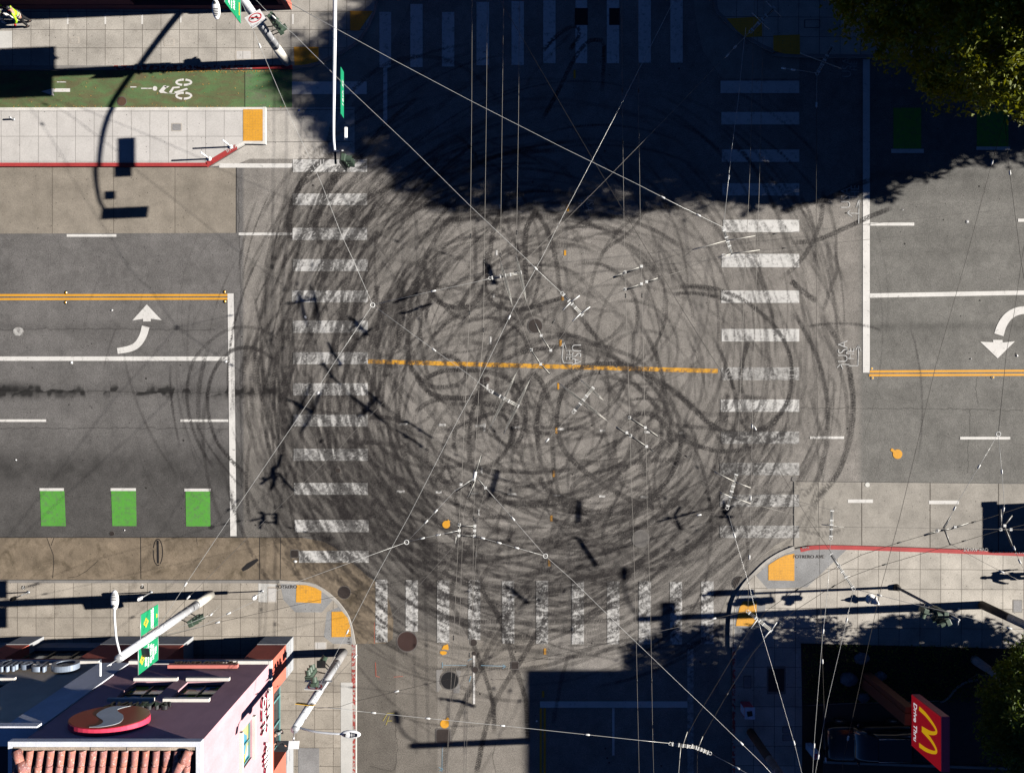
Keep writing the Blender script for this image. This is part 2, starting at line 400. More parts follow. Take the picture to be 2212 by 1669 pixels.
# short straight scuffs across both crosswalks, as locked wheels leave
for i in range(260):
    if i < 150: x, y = dw(g.uniform(580, 800), g.uniform(430, 1180)); a = 90+g.normal(12 if y < 0 else -14, 9)
    else: x, y = dw(g.uniform(1555, 1800), g.uniform(470, 1150)); a = 90+g.normal(16, 9)
    if i < 150 and y < -3: a = 90+g.normal(22, 8)
    if i >= 150 and y < -4: a = 90-g.normal(25, 8)
    l = g.uniform(1.2, 4.5); c, s = math.cos(R(a)), math.sin(R(a)); b = g.normal(0, .25)
    skid([(x-c*l/2, y-s*l/2), (x+s*b, y-c*b), (x+c*l/2, y+s*l/2)], g.uniform(.06, .3), g.uniform(.15, .5), seed=i+900, ribs=.3, fade=.6)
# dusty rubber film between marks
yy, xx = np.mgrid[0:RH, 0:RW].astype(np.float32)
XX, YY = RX0+xx*RS, RY0+yy*RS; del xx, yy
q = np.sqrt(((XX-1.0)/1.0)**2+((YY-0.8)/0.92)**2)
film = np.exp(-((q-12.2)/2.6)**2)*0.13*np.clip(1.2-0.35*np.sin(np.arctan2(YY, XX)), .5, 1.4)+np.clip(1-q/14, 0, 1)*0.08
film *= (XX > -15.5) & (XX < 19)
film *= 0.6+0.8*smooth_noise(RH, RW, 60, 3)
film *= np.clip((YY+15.5)/2.5, 0, 1)
RUB = 1-(1-RUB)*(1-film.astype(np.float32)); RUB = np.clip(RUB*(0.82+0.36*smooth_noise(RH, RW, 9, 4)), 0, .96)
del film, q
# box blur 3x3 then sample

def rub_at(x, y):
    ix = np.clip(np.round((np.asarray(x)-RX0)/RS).astype(int), 0, RW-1); iy = np.clip(np.round((np.asarray(y)-RY0)/RS).astype(int), 0, RH-1)
    return RUB[iy, ix]
# ---------------- road surface ----------------
def grid_mesh(name, X, Y, Z, mats, attrs):
    h, w_ = X.shape; me = bpy.data.meshes.new(name)
    co = np.stack([X, Y, np.broadcast_to(Z, X.shape)], -1).reshape(-1, 3).astype(np.float32)
    idx = np.arange(h*w_).reshape(h, w_)
    q = np.stack([idx[:-1, :-1], idx[:-1, 1:], idx[1:, 1:], idx[1:, :-1]], -1).reshape(-1, 4)
    me.vertices.add(len(co)); me.vertices.foreach_set('co', co.ravel())
    me.loops.add(q.size); me.loops.foreach_set('vertex_index', q.ravel().astype(np.int32))
    me.polygons.add(len(q)); me.polygons.foreach_set('loop_start', (np.arange(len(q))*4).astype(np.int32))
    me.update(calc_edges=True); me.materials.append(mats)
    for k, v in attrs.items():
        if v.ndim == 2: a = me.attributes.new(k, 'FLOAT', 'POINT'); a.data.foreach_set('value', v.ravel().astype(np.float32))
        else:
            a = me.attributes.new(k, 'FLOAT_COLOR', 'POINT'); a.data.foreach_set('color', np.concatenate([v, np.ones((*v.shape[:2], 1))], -1).ravel().astype(np.float32))
    return bpy.data.objects.new(name, me)
def asphalt(name):
    m, nt, b = newmat(name); p = posn(nt)
    c = attrf(nt, 'base').outputs['Color']
    c = specks(nt, p, c, 1.0, 0.055, 0.15, 0.45); c = specks(nt, p, c, 2.4, 0.07, 0.25, 0.6); c = specks(nt, p, c, 8.5, 0.10, 0.45, 0.35)
    c = grain(nt, p, c, 0.62, 0.16)
    c = rubbed(nt, c, 1.0)
    nt.links.new(c, b.inputs['Base Color']); b.inputs['Roughness'].default_value = 0.85; b.inputs['Specular IOR Level'].default_value = 0.25
    bp = N(nt, "ShaderNodeBump"); bp.inputs['Strength'].default_value = 0.25; bp.inputs['Distance'].default_value = 0.01
    nt.links.new(noise(nt, p, 70, 2), bp.inputs['Height']); nt.links.new(bp.outputs[0], b.inputs['Normal'])
    return m
asph = asphalt("asphalt")
xs = np.linspace(-29.6, 29.6, 1481); ys = np.linspace(-22.6, 22.6, 1131)
GX, GY = np.meshgrid(xs, ys)
ix = np.clip(((GX-RX0)/RS).astype(int), 0, RW-2); iy = np.clip(((GY-RY0)/RS).astype(int), 0, RH-2)
rub = RUB[iy, ix]*.6+RUB[iy+1, ix+1]*.4
base = np.ones((*GX.shape, 3), np.float32)*np.array((0.208, 0.193, 0.176))
def sstep(a, b, x): t = np.clip((x-a)/(b-a), 0, 1); return t*t*(3-2*t)
nA = smooth_noise(*GX.shape, 45, 21); nB = smooth_noise(*GX.shape, 12, 22); nC = smooth_noise(*GX.shape, 5, 23); nH = np.repeat(smooth_noise(GX.shape[0], 40, 3, 24), 1, 1)
left = (1-sstep(-14.6, -14.4, GX))[..., None]; right = sstep(18.6, 19.0, GX)[..., None]
base = base*(1-left)+left*np.array((0.128, 0.122, 0.118)); base = base*(1-right)+right*np.array((0.148, 0.143, 0.132))
yl = lambda yd: (834.5-yd)/40
# lower lanes on the left are dirtier, oil stripe down the middle lane
dirt = (sstep(yl(860), yl(1120), GY)*0.42)*(GX < -4)+0
streak = np.exp(-((GY-yl(845))/0.28)**2)*(0.25+0.75*(nB > .45))*(0.4+0.9*nC)*(GX < -12.5)*0.95
streak += np.exp(-((GY-yl(706))/0.3)**2)*0.3*nC*(GX < -14.5)
streak += np.exp(-((GY-yl(1010))/1.0)**2)*0.30*(GX < -14.5)*(.4+nB)+np.exp(-((GY-yl(850))/1.1)**2)*0.35*(GX < -14.5)*np.clip(nC*1.6-.5, 0, 1)*nB
for yd, ww, am in ((378, .35, .25), (410, .5, .2), (508, .4, .12), (545, .3, .1), (704, .25, .25), (735, .6, .12), (858, .5, .1), (1000, .6, .1)):
    streak += np.exp(-((GY-yl(yd))/ww)**2)*am*(GX > 18.5)*(0.5+nB)
blob = np.exp(-((GX-D(25, 840).x)**2/1.2+(GY-yl(840))**2/.12))*0.7
base *= (1-np.clip(dirt+streak+blob, 0, .85))[..., None]
base *= (0.90+0.20*nA+0.14*(nB-.5)+0.16*(nC-.5)+0.16*(smooth_noise(*GX.shape, 2.2, 31)-.5))[..., None]
# light/warm lower street, sealed cracks as thin dark lines
low = sstep(-12.8, -14.0, GY)*(GX > -9)*(GX < 2.0)
base = base*(1-low[..., None]*0.5)+low[..., None]*0.5*np.array((0.20, 0.178, 0.15))
patch = (GX < D(855, 0).x)*(GY < -13.5)*(GX > -8.6)
base *= (1-0.22*patch)[..., None]
def crack(P, a=.6, w=.02, jit=.03):
    C = catmull(P, .02); n = len(C); C = C+np.stack([np.interp(np.arange(n), np.arange(0, n+12, 12), g.normal(0, jit, len(np.arange(0, n+12, 12)))) for _ in (0, 1)], 1)
    jx = np.clip(((C[:, 0]+29.6)/0.04).round().astype(int), 0, 1480); jy = np.clip(((C[:, 1]+22.6)/0.04).round().astype(int), 0, 1130)
    base[jy, jx] *= (1-a)
for c, r, L in ((2,1,[1910,760,1905,850,1912,950]),(2,1,[1858,990,1862,1100,1850,1250,1845,1400]),(1,2,[1000,1470,990,1560,998,1669]),(1,2,[350,1320,345,1630,190,1625]),(1,2,[960,1055,1200,1060]),
    (0,0,[1555,1669,1550,1500,1535,1000]),(0,1,[1555,0,1560,900,1565,1500]),(0,1,[0,860,600,868,1200,872,1750,880]),(0,1,[0,465,600,462,1400,470]),(0,1,[0,1105,900,1103,1480,1110]),(2,1,[750,975,1200,975,2212,990]),
    (1,1,[-80,650,170,650]),(1,1,[1500,1350,1620,1320,1900,1290]),(1,2,[1110,900,1160,980])):
    crack(TP(c, r, L), .45)
road = grid_mesh("road", GX, GY, 0.0, asph, {'rub': rub, 'base': base}); link(road, kind='structure')
del XX, YY
# outer ground, reaches far past the block
mg = simple("ground_far", (0.12, 0.115, 0.11), .9, 0, .3, .2)
mb = MB(); mb.add([(-400, -400, -.02), (400, -400, -.02), (400, 400, -.02), (-400, 400, -.02)], [(0, 1, 2, 3)]); mb.build("ground", mg, kind='structure')
# ---------------- paved sheets ----------------
def polysheet(name, pts, z, mat, cut=0.0, kind='structure', thick=0.0, label=None, cat=None):
    bm = bmesh.new(); vs = [bm.verts.new((p[0], p[1], z)) for p in pts]; f = bm.faces.new(vs)
    f.normal_update()
    if f.normal.z < 0: f.normal_flip()
    if cut:
        for ax in (0, 1):
            lo, hi = min(p[ax] for p in pts), max(p[ax] for p in pts); lo = max(lo, -29); hi = min(hi, 29)
            n = int((hi-lo)/cut)
            for i in range(1, n):
                co = [0, 0, 0]; co[ax] = lo+(hi-lo)*i/n; no = [0, 0, 0]; no[ax] = 1
                bmesh.ops.bisect_plane(bm, geom=bm.verts[:]+bm.edges[:]+bm.faces[:], plane_co=co, plane_no=no, dist=1e-5)
    if thick:
        ret = bmesh.ops.extrude_face_region(bm, geom=bm.faces[:]); 
        for v in [e for e in ret['geom'] if isinstance(e, bmesh.types.BMVert)]: pass
        for v in bm.verts:
            if not any(v is e for e in ret['geom']): pass
        ex = set(e for e in ret['geom'] if isinstance(e, bmesh.types.BMVert))
        for v in bm.verts:
            if v not in ex: v.co.z -= thick
    me = bpy.data.meshes.new(name); bm.to_mesh(me); bm.free(); me.materials.append(mat)
    co = np.zeros(len(me.vertices)*3, np.float32); me.vertices.foreach_get('co', co); co = co.reshape(-1, 3)
    a = me.attributes.new('rub', 'FLOAT', 'POINT'); inb = (np.abs(co[:, 0]) < 29.5) & (np.abs(co[:, 1]) < 22.5)
    a.data.foreach_set('value', (rub_at(co[:, 0], co[:, 1])*inb if cut else np.zeros(len(co))).astype(np.float32))
    return link(bpy.data.objects.new(name, me), None, label, cat, None, kind)
def quads(name, Q, z, mat, step=0.05, kind='structure', parent=None):
    """Q: list of 4-corner outlines (world xy); each gridded finely so the rubber shows on it"""
    V = []; F = []; base_i = 0
    for q in Q:
        q = [np.array(p[:2], float) for p in q]
        nu = max(1, int(max(np.linalg.norm(q[1]-q[0]), np.linalg.norm(q[2]-q[3]))/step)); nv = max(1, int(max(np.linalg.norm(q[3]-q[0]), np.linalg.norm(q[2]-q[1]))/step))
        u = np.linspace(0, 1, nu+1)[None, :, None]; v = np.linspace(0, 1, nv+1)[:, None, None]
        P = (q[0]*(1-u)+q[1]*u)*(1-v)+(q[3]*(1-u)+q[2]*u)*v
        idx = np.arange((nu+1)*(nv+1)).reshape(nv+1, nu+1)+base_i
        fq = np.stack([idx[:-1, :-1], idx[:-1, 1:], idx[1:, 1:], idx[1:, :-1]], -1).reshape(-1, 4)
        e1, e2 = q[1]-q[0], q[3]-q[0]
        if e1[0]*e2[1]-e1[1]*e2[0] < 0: fq = fq[:, ::-1]
        V.append(P.reshape(-1, 2)); F.append(fq); base_i += (nu+1)*(nv+1)
    V = np.vstack(V); F = np.vstack(F); me = bpy.data.meshes.new(name)
    me.vertices.add(len(V)); me.vertices.foreach_set('co', np.column_stack([V, np.full(len(V), z)]).astype(np.float32).ravel())
    me.loops.add(F.size); me.loops.foreach_set('vertex_index', F.ravel().astype(np.int32))
    me.polygons.add(len(F)); me.polygons.foreach_set('loop_start', (np.arange(len(F))*4).astype(np.int32)); me.update(calc_edges=True)
    me.materials.append(mat); a = me.attributes.new('rub', 'FLOAT', 'POINT'); a.data.foreach_set('value', rub_at(V[:, 0], V[:, 1]).astype(np.float32))
    return link(bpy.data.objects.new(name, me), parent, kind=kind)
def rectT(c, r, x0, y0, x1, y1): return [T(c, r, x0, y0), T(c, r, x1, y0), T(c, r, x1, y1), T(c, r, x0, y1)]
def polyT(c, r, L): return [T(c, r, L[i], L[i+1]) for i in range(0, len(L), 2)]
tX = lambda c, x: T(c, 0, x, 0).x
tY = lambda r, y: T(0, r, 0, y).y
m_sw1 = slab("sidewalk_concrete_upper", (0.37, 0.345, 0.31), 1.0, tX(0, 90), 0.98, tY(0, 318), var=.10, stain=.3)
m_isl = slab("island_concrete", (0.50, 0.48, 0.46), 1.0, tX(0, 140), 1.35, tY(0, 890), var=.05, stain=.15, jd=.45, amt=.15, big=.08)
m_pad1 = slab("bus_pad_concrete", (0.24, 0.212, 0.175), 3.31, tX(0, 340), 0, 0, jw=.02, var=.08, stain=.25, jd=.5)
m_pad5 = slab("refuge_concrete", (0.42, 0.395, 0.36), 0, 0, 0, 0, var=0, stain=.3)
m_gut2 = slab("gutter_concrete_brown", (0.185, 0.148, 0.108), 0, 0, 0, 0, var=0, stain=.75, sthr=.5, scol=(.045, .035, .02), big=.35)
m_sw2 = slab("sidewalk_concrete_lower", (0.335, 0.30, 0.255), 1.0, tX(0, 123), 1.0, tY(2, 657), var=.12, stain=.45)
m_pad4 = slab("bus_lane_concrete", (0.285, 0.265, 0.235), 3.69, tX(2, 1160), 0, 0, jw=.025, var=.05, stain=.15, jd=.2, sthr=.6)
m_sw3 = slab("sidewalk_concrete_right", (0.42, 0.39, 0.345), 1.115, tX(2, 1002), 1.06, tY(2, 320)-.1, var=.11, stain=.3, rot=0.3, jd=.25)
m_gut = slab("gutter_concrete", (0.27, 0.25, 0.22), 0, 0, 0, 0, var=0, stain=.3)
m_dark = slab("corner_ramp_concrete", (0.25, 0.25, 0.25), 0, 0, 0, 0, var=0, stain=.2)
# upper-left sidewalk
SW1 = polyT(0, 0, [-1400, -1400, -1400, 436, 1900, 440, 2040, 420, 2212, 345, 2330, 265, 2412, 130, 2447, 0, 2447, -1400])
polysheet("sidewalk", SW1, .12, m_sw1, thick=.14)
polysheet("gutter", polyT(0, 0, [1893, 456, 1910, 444, 2040, 426, 2212, 352, 2335, 270, 2420, 130, 2450, 0, 2450, -300, 2740, -300, 2640, 70, 2545, 270, 2412, 470, 2272, 690, 1893, 697]), .008, m_gut, cut=.08)
polysheet("bus_pad", polyT(0, 0, [-1400, 1086, 1530, 1086, 1530, 1510, -1400, 1518]), .008, m_pad1)
polysheet("crossing_refuge", polyT(0, 0, [1727, 700, 2298, 694, 2298, 1000, 2212, 1025, 1900, 1030, 1620, 1030, 1545, 1062, 1362, 1082, 1592, 943, 1727, 942]), .012, m_pad5, cut=.07)
polysheet("bus_island", polyT(0, 0, [-1400, 708, 1725, 702, 1725, 940, 1590, 938, 1352, 1076, -1400, 1080]), .15, m_isl, thick=.16)
# lower-left sidewalk, gutter
SW2 = [-1400, 418, 1815, 420, 2000, 430, 2100, 475, 2170, 530, 2212, 575, 2262, 650, 2290, 740, 2302, 830, 2306, 2600, -1400, 2600]
polysheet("sidewalk", polyT(0, 2, SW2), .12, m_sw2, thick=.14)
polysheet("gutter", polyT(0, 2, [-1400, 143, 1960, 143, 2100, 170, 2180, 215, 2302, 320, 2390, 400, 2440, 430, 2520, 550, 2550, 680, 2545, 800, 2500, 828, 2306, 830, 2306, 820, 2290, 740, 2262, 650, 2212, 575, 2170, 530, 2100, 475, 2000, 430, 1815, 416, -1400, 414]), .008, m_gut2, cut=.1)
# right pads and sidewalk
SW3 = [3800, 300, 2212, 235, 1450, 205, 900, 190, 720, 213, 640, 245, 550, 300, 470, 375, 400, 450, 340, 560, 320, 700, 318, 850, 316, 2600, 3800, 2600]
polysheet("sidewalk", polyT(2, 2, SW3), .12, m_sw3, thick=.14)
polysheet("bus_lane_pad", polyT(2, 2, [722, -219, 2212, -205, 3800, -190, 3800, 296, 2212, 231, 1450, 201, 900, 186, 722, 209]), .008, m_pad4, cut=.08)
polysheet("gutter", polyT(2, 2, [718, 130, 600, 190, 480, 290, 370, 390, 290, 520, 240, 650, 235, 820, 235, 1160, 314, 1160, 314, 850, 316, 700, 336, 556, 396, 446, 466, 372, 546, 297, 636, 242, 718, 211]), .008, m_gut, cut=.1)
# upper-right sidewalk (in the shade of the trees)
polysheet("sidewalk", polyT(2, 0, [200, -1400, 200, 0, 250, 120, 380, 230, 560, 330, 750, 370, 3800, 380, 3800, -1400]), .12, m_sw3, thick=.14)
polysheet("gutter", polyT(2, 0, [70, -1400, 70, 0, 90, 150, 130, 330, 200, 430, 260, 512, 755, 512, 755, 374, 560, 334, 376, 236, 246, 124, 196, 0, 196, -1400]), .008, m_gut)
# darker ramp wedges with tactile domes
polysheet("curb_ramp", polyT(0, 2, [1820, 428, 2000, 436, 2095, 480, 2165, 536, 2090, 622, 1918, 622, 1840, 540]), .1225, m_dark)
polysheet("curb_ramp", polyT(1, 2, [-90, 620, 5, 580, 50, 655, 78, 740, 86, 826, -50, 826, -110, 780]), .1225, m_dark)
polysheet("curb_ramp", polyT(2, 2, [725, 220, 900, 200, 1060, 215, 800, 460, 545, 470, 470, 385, 552, 305, 642, 250]), .1225, m_dark)
polysheet("curb_ramp", polyT(2, 2, [330, 700, 345, 570, 400, 470, 530, 560, 530, 780, 345, 970]), .1225, m_dark)
# ---------------- curbs ----------------
def curbmat(name, col, chip, under=(0.38,0.36,0.33)):
    m, nt, b = newmat(name); p = posn(nt)
    wm = ramp(nt, noise(nt, p, 6, 6, .7), chip, chip+.04, 0, 1)
    c = mixc(nt, wm, col, under); c = grain(nt, p, c, .2, .2); nt.links.new(c, b.inputs['Base Color']); b.inputs['Roughness'].default_value = .75
    return m
m_cred = curbmat("curb_red_paint", (.36, .035, .035), .66); m_cred2 = curbmat("curb_red_chipped", (.30, .05, .04), .50)
m_cgrey = curbmat("curb_concrete", (.36, .34, .31), .9); m_cdark = curbmat("curb_worn_dark", (.2, .19, .18), .9); m_cwht = curbmat("curb_pale", (.6, .58, .54), .9)
def strip(name, P, w_, z0, z1, mat):
    """P world points, strip lies to the LEFT of the path direction"""
    P = [Vector((p[0], p[1])) for p in P]; n = len(P); nr = []
    for i in range(n):
        t = (P[min(i+1, n-1)]-P[max(i-1, 0)]).normalized(); nr.append(Vector((-t.y, t.x)))
    A = [(p.x, p.y) for p in P]; B = [((p+q*w_).x, (p+q*w_).y) for p, q in zip(P, nr)]
    mb = MB()
    for i in range(n-1):
        mb.add([(*A[i], z0), (*A[i+1], z0), (*B[i+1], z0), (*B[i], z0), (*A[i], z1), (*A[i+1], z1), (*B[i+1], z1), (*B[i], z1)],
               [(4, 5, 6, 7), (0, 1, 5, 4), (2, 3, 7, 6)]+([(3, 0, 4, 7)] if i == 0 else [])+([(1, 2, 6, 5)] if i == n-2 else []))
    bm_fix = mb
    return bm_fix.build(name, mat, kind='structure')
def smoothP(P): return [tuple(q) for q in catmull(P, .25)]+[tuple(P[-1])]
strip("curb", polyT(0, 0, [-1400, 455, 740, 455]), .2, -.01, .124, m_cdark)
strip("curb", polyT(0, 0, [740, 455, 1640, 453]), .2, -.01, .126, m_cred2)
strip("curb", polyT(0, 0, [1640, 453, 1900, 452]), .2, -.01, .126, m_cred)
strip("curb", smoothP(TP(0, 0, [1900, 452, 2040, 434, 2212, 358, 2335, 275, 2418, 132, 2452, 0, 2452, -500])), .16, -.01, .125, m_cdark)
strip("curb", polyT(0, 0, [-1400, 1084, 1350, 1084]), .2, -.01, .156, m_cred)
strip("curb", polyT(0, 0, [1352, 1080, 1545, 964]), .22, -.01, .156, m_cred)
strip("curb", polyT(0, 0, [1545, 964, 1592, 937, 1725, 941]), .15, -.01, .155, m_cwht)
strip("curb", polyT(0, 0, [1728, 942, 1728, 700]), .15, -.01, .154, m_cwht)
strip("curb", polyT(0, 0, [1728, 702, -1400, 706]), .15, -.01, .153, m_cwht)
strip("curb", smoothP(TP(0, 2, [2306, 830, 2290, 740, 2262, 650, 2212, 575, 2170, 530, 2100, 475, 2000, 430, 1815, 418])), .15, -.01, .126, m_cgrey)
strip("curb", polyT(0, 2, [1815, 416, -1400, 414]), .15, -.01, .126, m_cdark)
strip("curb", polyT(1, 2, [94, 2600, 94, 832]), .2, -.01, .127, m_cred2)
strip("curb", polyT(1, 2, [101, 2600, 101, 832]), .05, -.01, .124, m_cwht)
strip("curb", smoothP(TP(2, 2, [318, 850, 320, 700, 340, 560, 400, 450, 470, 375, 550, 300, 640, 245, 720, 213]))[::-1], -.15, -.01, .126, m_cgrey)
strip("curb", smoothP(TP(2, 2, [755, 205, 900, 188, 1450, 203, 2212, 233, 3800, 298]))[::-1], .22, -.01, .127, m_cred) if False else strip("curb", smoothP(TP(2, 2, [755, 208, 900, 190, 1450, 205, 2212, 235, 3800, 300])), -.22, -.01, .127, m_cred)
strip("curb", polyT(2, 2, [318, 850, 316, 2600]), .16, -.01, .126, m_cred2)
strip("curb", smoothP(TP(2, 0, [198, -600, 198, 0, 250, 122, 380, 234, 560, 334, 750, 374, 2212, 380, 3800, 384])), .15, -.01, .126, m_cdark)
def slope_strip(name, P, w_, z0, z1, mat):
    P = [Vector((p[0], p[1])) for p in P]; n = len(P); mb = MB(); A = []; B = []
    for i in range(n):
        t = (P[min(i+1, n-1)]-P[max(i-1, 0)]).normalized(); q = Vector((-t.y, t.x)); A.append(P[i]); B.append(P[i]+q*w_*math.sin(math.pi*min(1, max(0, i/(n-1))))**.35)
    for i in range(n-1): mb.add([(*A[i], z0), (*A[i+1], z0), (*B[i+1], z1), (*B[i], z1)], [(0, 1, 2, 3)])
    return mb.build(name, mat, kind='structure')
slope_strip("curb_slope", smoothP(TP(2, 2, [330, 620, 345, 552, 402, 446, 472, 370, 552, 296, 642, 240, 720, 210])), .42, .122, .012, m_gut)
# ---------------- painted markings ----------------
P_W = paint("white_road_paint", (.60, .585, .56), wear=.565, crack=True)
P_WW = paint("white_paint_worn", (.56, .55, .53), wear=.52, soft=.2)
P_WX = paint("white_paint_faded", (.5, .49, .47), wear=.36, soft=.3)
P_Y = paint("yellow_road_paint", (.62, .30, .03), wear=.6)
P_YW = paint("yellow_paint_worn", (.62, .31, .03), wear=.49)
P_G = paint("bright_green_paint", (.085, .30, .045), wear=.48, soft=.3)
P_BLK = paint("black_sealer", (.016, .016, .017), wear=.95)
P_WB = paint("white_paint_tyre_worn", (.56, .55, .53), wear=.43, soft=.2)
P_CH = paint("chalk_white_spray", (.48, .48, .47), wear=.46, soft=.25)
Z1 = .016
LB = [(632,1033,1115)]
L = [(0,1898,(1033,1115)),(0,1896,(1255,1330)),(0,1896,(1477,1555)),(1,1898,(10,88)),(1,1893,(213,290)),(1,1898,(408,487)),(1,1899,(612,690)),(1,1900,(813,892)),(1,1900,(1015,1093)),(1,1903,(1237,1315)),(1,1906,(1458,1535)),(2,1910,(28,107)),(2,1938,(228,305))]
quads("crosswalk_stripes", [rectT(0, r, x, y[0], 2212+(172 if r else 168)+(6 if r == 2 else 0), y[1]) for r, x, y in L], Z1, P_WW)
quads("crosswalk_stripes", [rectT(0, 0, 1893, 530, 2377, 612)], Z1+.002, P_W)
Rb = [(0,(525,605),P_W,245),(0,(727,808),P_W,250),(0,(970,1050),P_WW,253),(0,(1188,1268),P_WW,257),(0,(1425,1505),P_WW,262),(0,(1645,1732),P_WW,252),(1,(213,293),P_WW,250),(1,(462,543),P_WW,252),(1,(710,793),P_WX,250),(1,(918,998),P_WW,246),(1,(1125,1205),P_WX,250),(1,(1328,1408),P_WX,240),(1,(1533,1612),P_WX,240),(2,(65,145),P_WX,240)]
for mt in (P_W, P_WW, P_WX):
    quads("crosswalk_stripes", [rectT(2, r, x, y[0], 755, y[1]) for r, y, m, x in Rb if m is mt], Z1, mt)
Tb = [(247,323,80,440),(447,527,28,437),(652,732,80,433),(876,957,15,425),(1103,1183,10,423),(1308,1388,3,412),(1517,1593,-20,412),(1720,1800,-40,412),(1925,2006,-40,408),(2132,2212,-40,408)]
quads("crosswalk_stripes", [rectT(1, 0, a, c, b, d) for a, b, c, d in Tb], Z1, P_WW)
Bb = [(222,300,415,820),(417,497,418,752),(620,700,418,822),(823,901,418,803),(1042,1121,423,828),(1262,1340,423,830),(1493,1572,425,833),(1723,1802,425,833),(1927,2006,425,833),(2130,2208,430,833),(2332,2412,425,830)]
quads("crosswalk_stripes", [rectT(1, 2, a, c, b, d) for a, b, c, d in Bb], Z1, P_WB)
quads("crossing_edge_line", [rectT(1, 0, 272, 442, 298, 820)], Z1, P_WW)
quads("black_patch", [rectT(1, 0, 1513, 55, 1597, 165), rectT(1, 0, 1735, 55, 1804, 165)], Z1+.004, P_BLK)
# stop lines
quads("stop_line", [[T(0,1,1475,232), T(0,1,1515,232), T(0,2,1534,133), T(0,2,1493,133)]], Z1, P_W)
quads("stop_line", [rectT(2, 0, 1167, 385, 1212, 2414)], Z1, P_W)
quads("stop_line", [rectT(1, 2, 1287, 1202, 2282, 1243)], Z1, P_W)
quads("parking_edge_line", [rectT(2, 2, 30, 825, 70, 1900)], Z1+.002, P_WX)
quads("lane_line", [rectT(1, 2, 1755, 1246, 1770, 1552), rectT(1, 2, 853, 905, 867, 1220)], Z1, P_W)
quads("lane_line", [rectT(0,0,433,1518,755,1535), rectT(0,0,1547,1508,1893,1525), rectT(0,0,1420,1060,1895,1088), rectT(0,1,-1400,640,1478,668), rectT(0,1,0,1047,300,1063), rectT(0,1,1170,1047,1480,1063), rectT(0,1,-1200,1047,-900,1063),
    rectT(2,0,1215,1443,1500,1463), rectT(2,0,2172,1418,2500,1438), [T(2,1,1213,232), T(2,1,3800,184), T(2,1,3800,212), T(2,1,1213,260)],
    rectT(2,1,1797,1160,2122,1177), rectT(2,1,825,1157,1045,1173), rectT(2,1,1070,1565,1232,1587), rectT(2,1,1595,1572,1790,1595)], Z1, P_W)
quads("centre_line", [[T(0,1,-1400,236), T(0,1,1475,236), T(0,1,1475,250), T(0,1,-1400,252)], [T(0,1,-1400,264), T(0,1,1475,259), T(0,1,1475,273), T(0,1,-1400,279)],
    [T(2,1,1210,730), T(2,1,3800,718), T(2,1,3800,732), T(2,1,1210,745)], [T(2,1,1208,754), T(2,1,3800,746), T(2,1,3800,760), T(2,1,1208,769)],
    rectT(1,2,1285,1246,1299,2000), rectT(1,2,1311,1246,1325,2000)], Z1, P_Y)
quads("junction_guide_line", [[T(1,1,172,658), T(1,1,2212,714), T(1,1,2212,742), T(1,1,172,686)], [T(2,1,0,714), T(2,1,228,720), T(2,1,228,748), T(2,1,0,742)]], Z1, P_YW)
quads("guide_dashes", [rectT(1,r,*q) for r, q in ((0,(1460,1325,1475,1370)),(0,(1443,1622,1457,1655)),(1,(1427,250,1441,278)),(1,(1413,533,1428,573)),(1,(1400,812,1412,853)),(1,(1387,1097,1400,1140)),(1,(1370,1378,1385,1420)),(2,(1355,0,1370,38)),(2,(1340,285,1355,328)),(2,(1312,860,1328,900)),(2,(1300,1135,1315,1177)),(0,(1505,455,1518,510)))], Z1, P_Y)
quads("guide_dashes", [rectT(1,r,*q) for r, q in ((1,(983,233,995,260)),(1,(962,512,975,563)),(1,(940,815,953,858)),(1,(921,1073,936,1125)),(1,(903,1357,916,1397)),(1,(885,1628,897,1669)),(2,(867,237,880,265)),(0,(1001,1622,1013,1655)),(0,(1023,1325,1034,1360)),
    (1,(378,1070,430,1083)),(1,(632,1075,678,1090)),(1,(870,1083,920,1097)),(1,(1105,1092,1155,1107)),(1,(1405,1103,1445,1117)),(1,(1675,1113,1710,1127)),(1,(1962,1120,2000,1137)),(1,(355,1507,410,1522)),(1,(612,1512,650,1525)),(1,(840,1520,890,1532)),(1,(1075,1525,1135,1538)),(1,(1375,1533,1420,1545)),(1,(1670,1538,1710,1552)),(1,(1937,1542,1990,1557)),(1,(2190,1128,2212,1140)))], Z1+.001, P_WW)
# bike-lane paint
def greenlane(name, c1_, c2_):
    m, nt, b = newmat(name); p = posn(nt)
    mp = N(nt, "ShaderNodeMapping"); nt.links.new(p, mp.inputs[0]); mp.inputs['Scale'].default_value = (.35, 1, 1)
    f = ramp(nt, noise(nt, mp.outputs[0], 2.2, 7, .7, .8), .38, .66, 0, 1)
    c = mixc(nt, f, c1_, c2_); c = specks(nt, p, c, 6, .12, .4, .6); c = grain(nt, p, c, .22, .15); nt.links.new(c, b.inputs['Base Color']); b.inputs['Roughness'].default_value = .8
    return m
m_gl = greenlane("bike_lane_green_dirty", (.085, .15, .055), (.115, .09, .045)); m_gl2 = greenlane("bike_lane_green_fresh", (.08, .19, .065), (.12, .13, .08))
quads("bike_lane_paint", [polyT(0, 0, [-1400, 466, 1588, 456, 1588, 699, -1400, 708])], .010, m_gl, .5)
quads("bike_lane_paint", [polyT(0, 0, [1588, 456, 1893, 452, 1893, 697, 1588, 699])], .0105, m_gl2, .5)
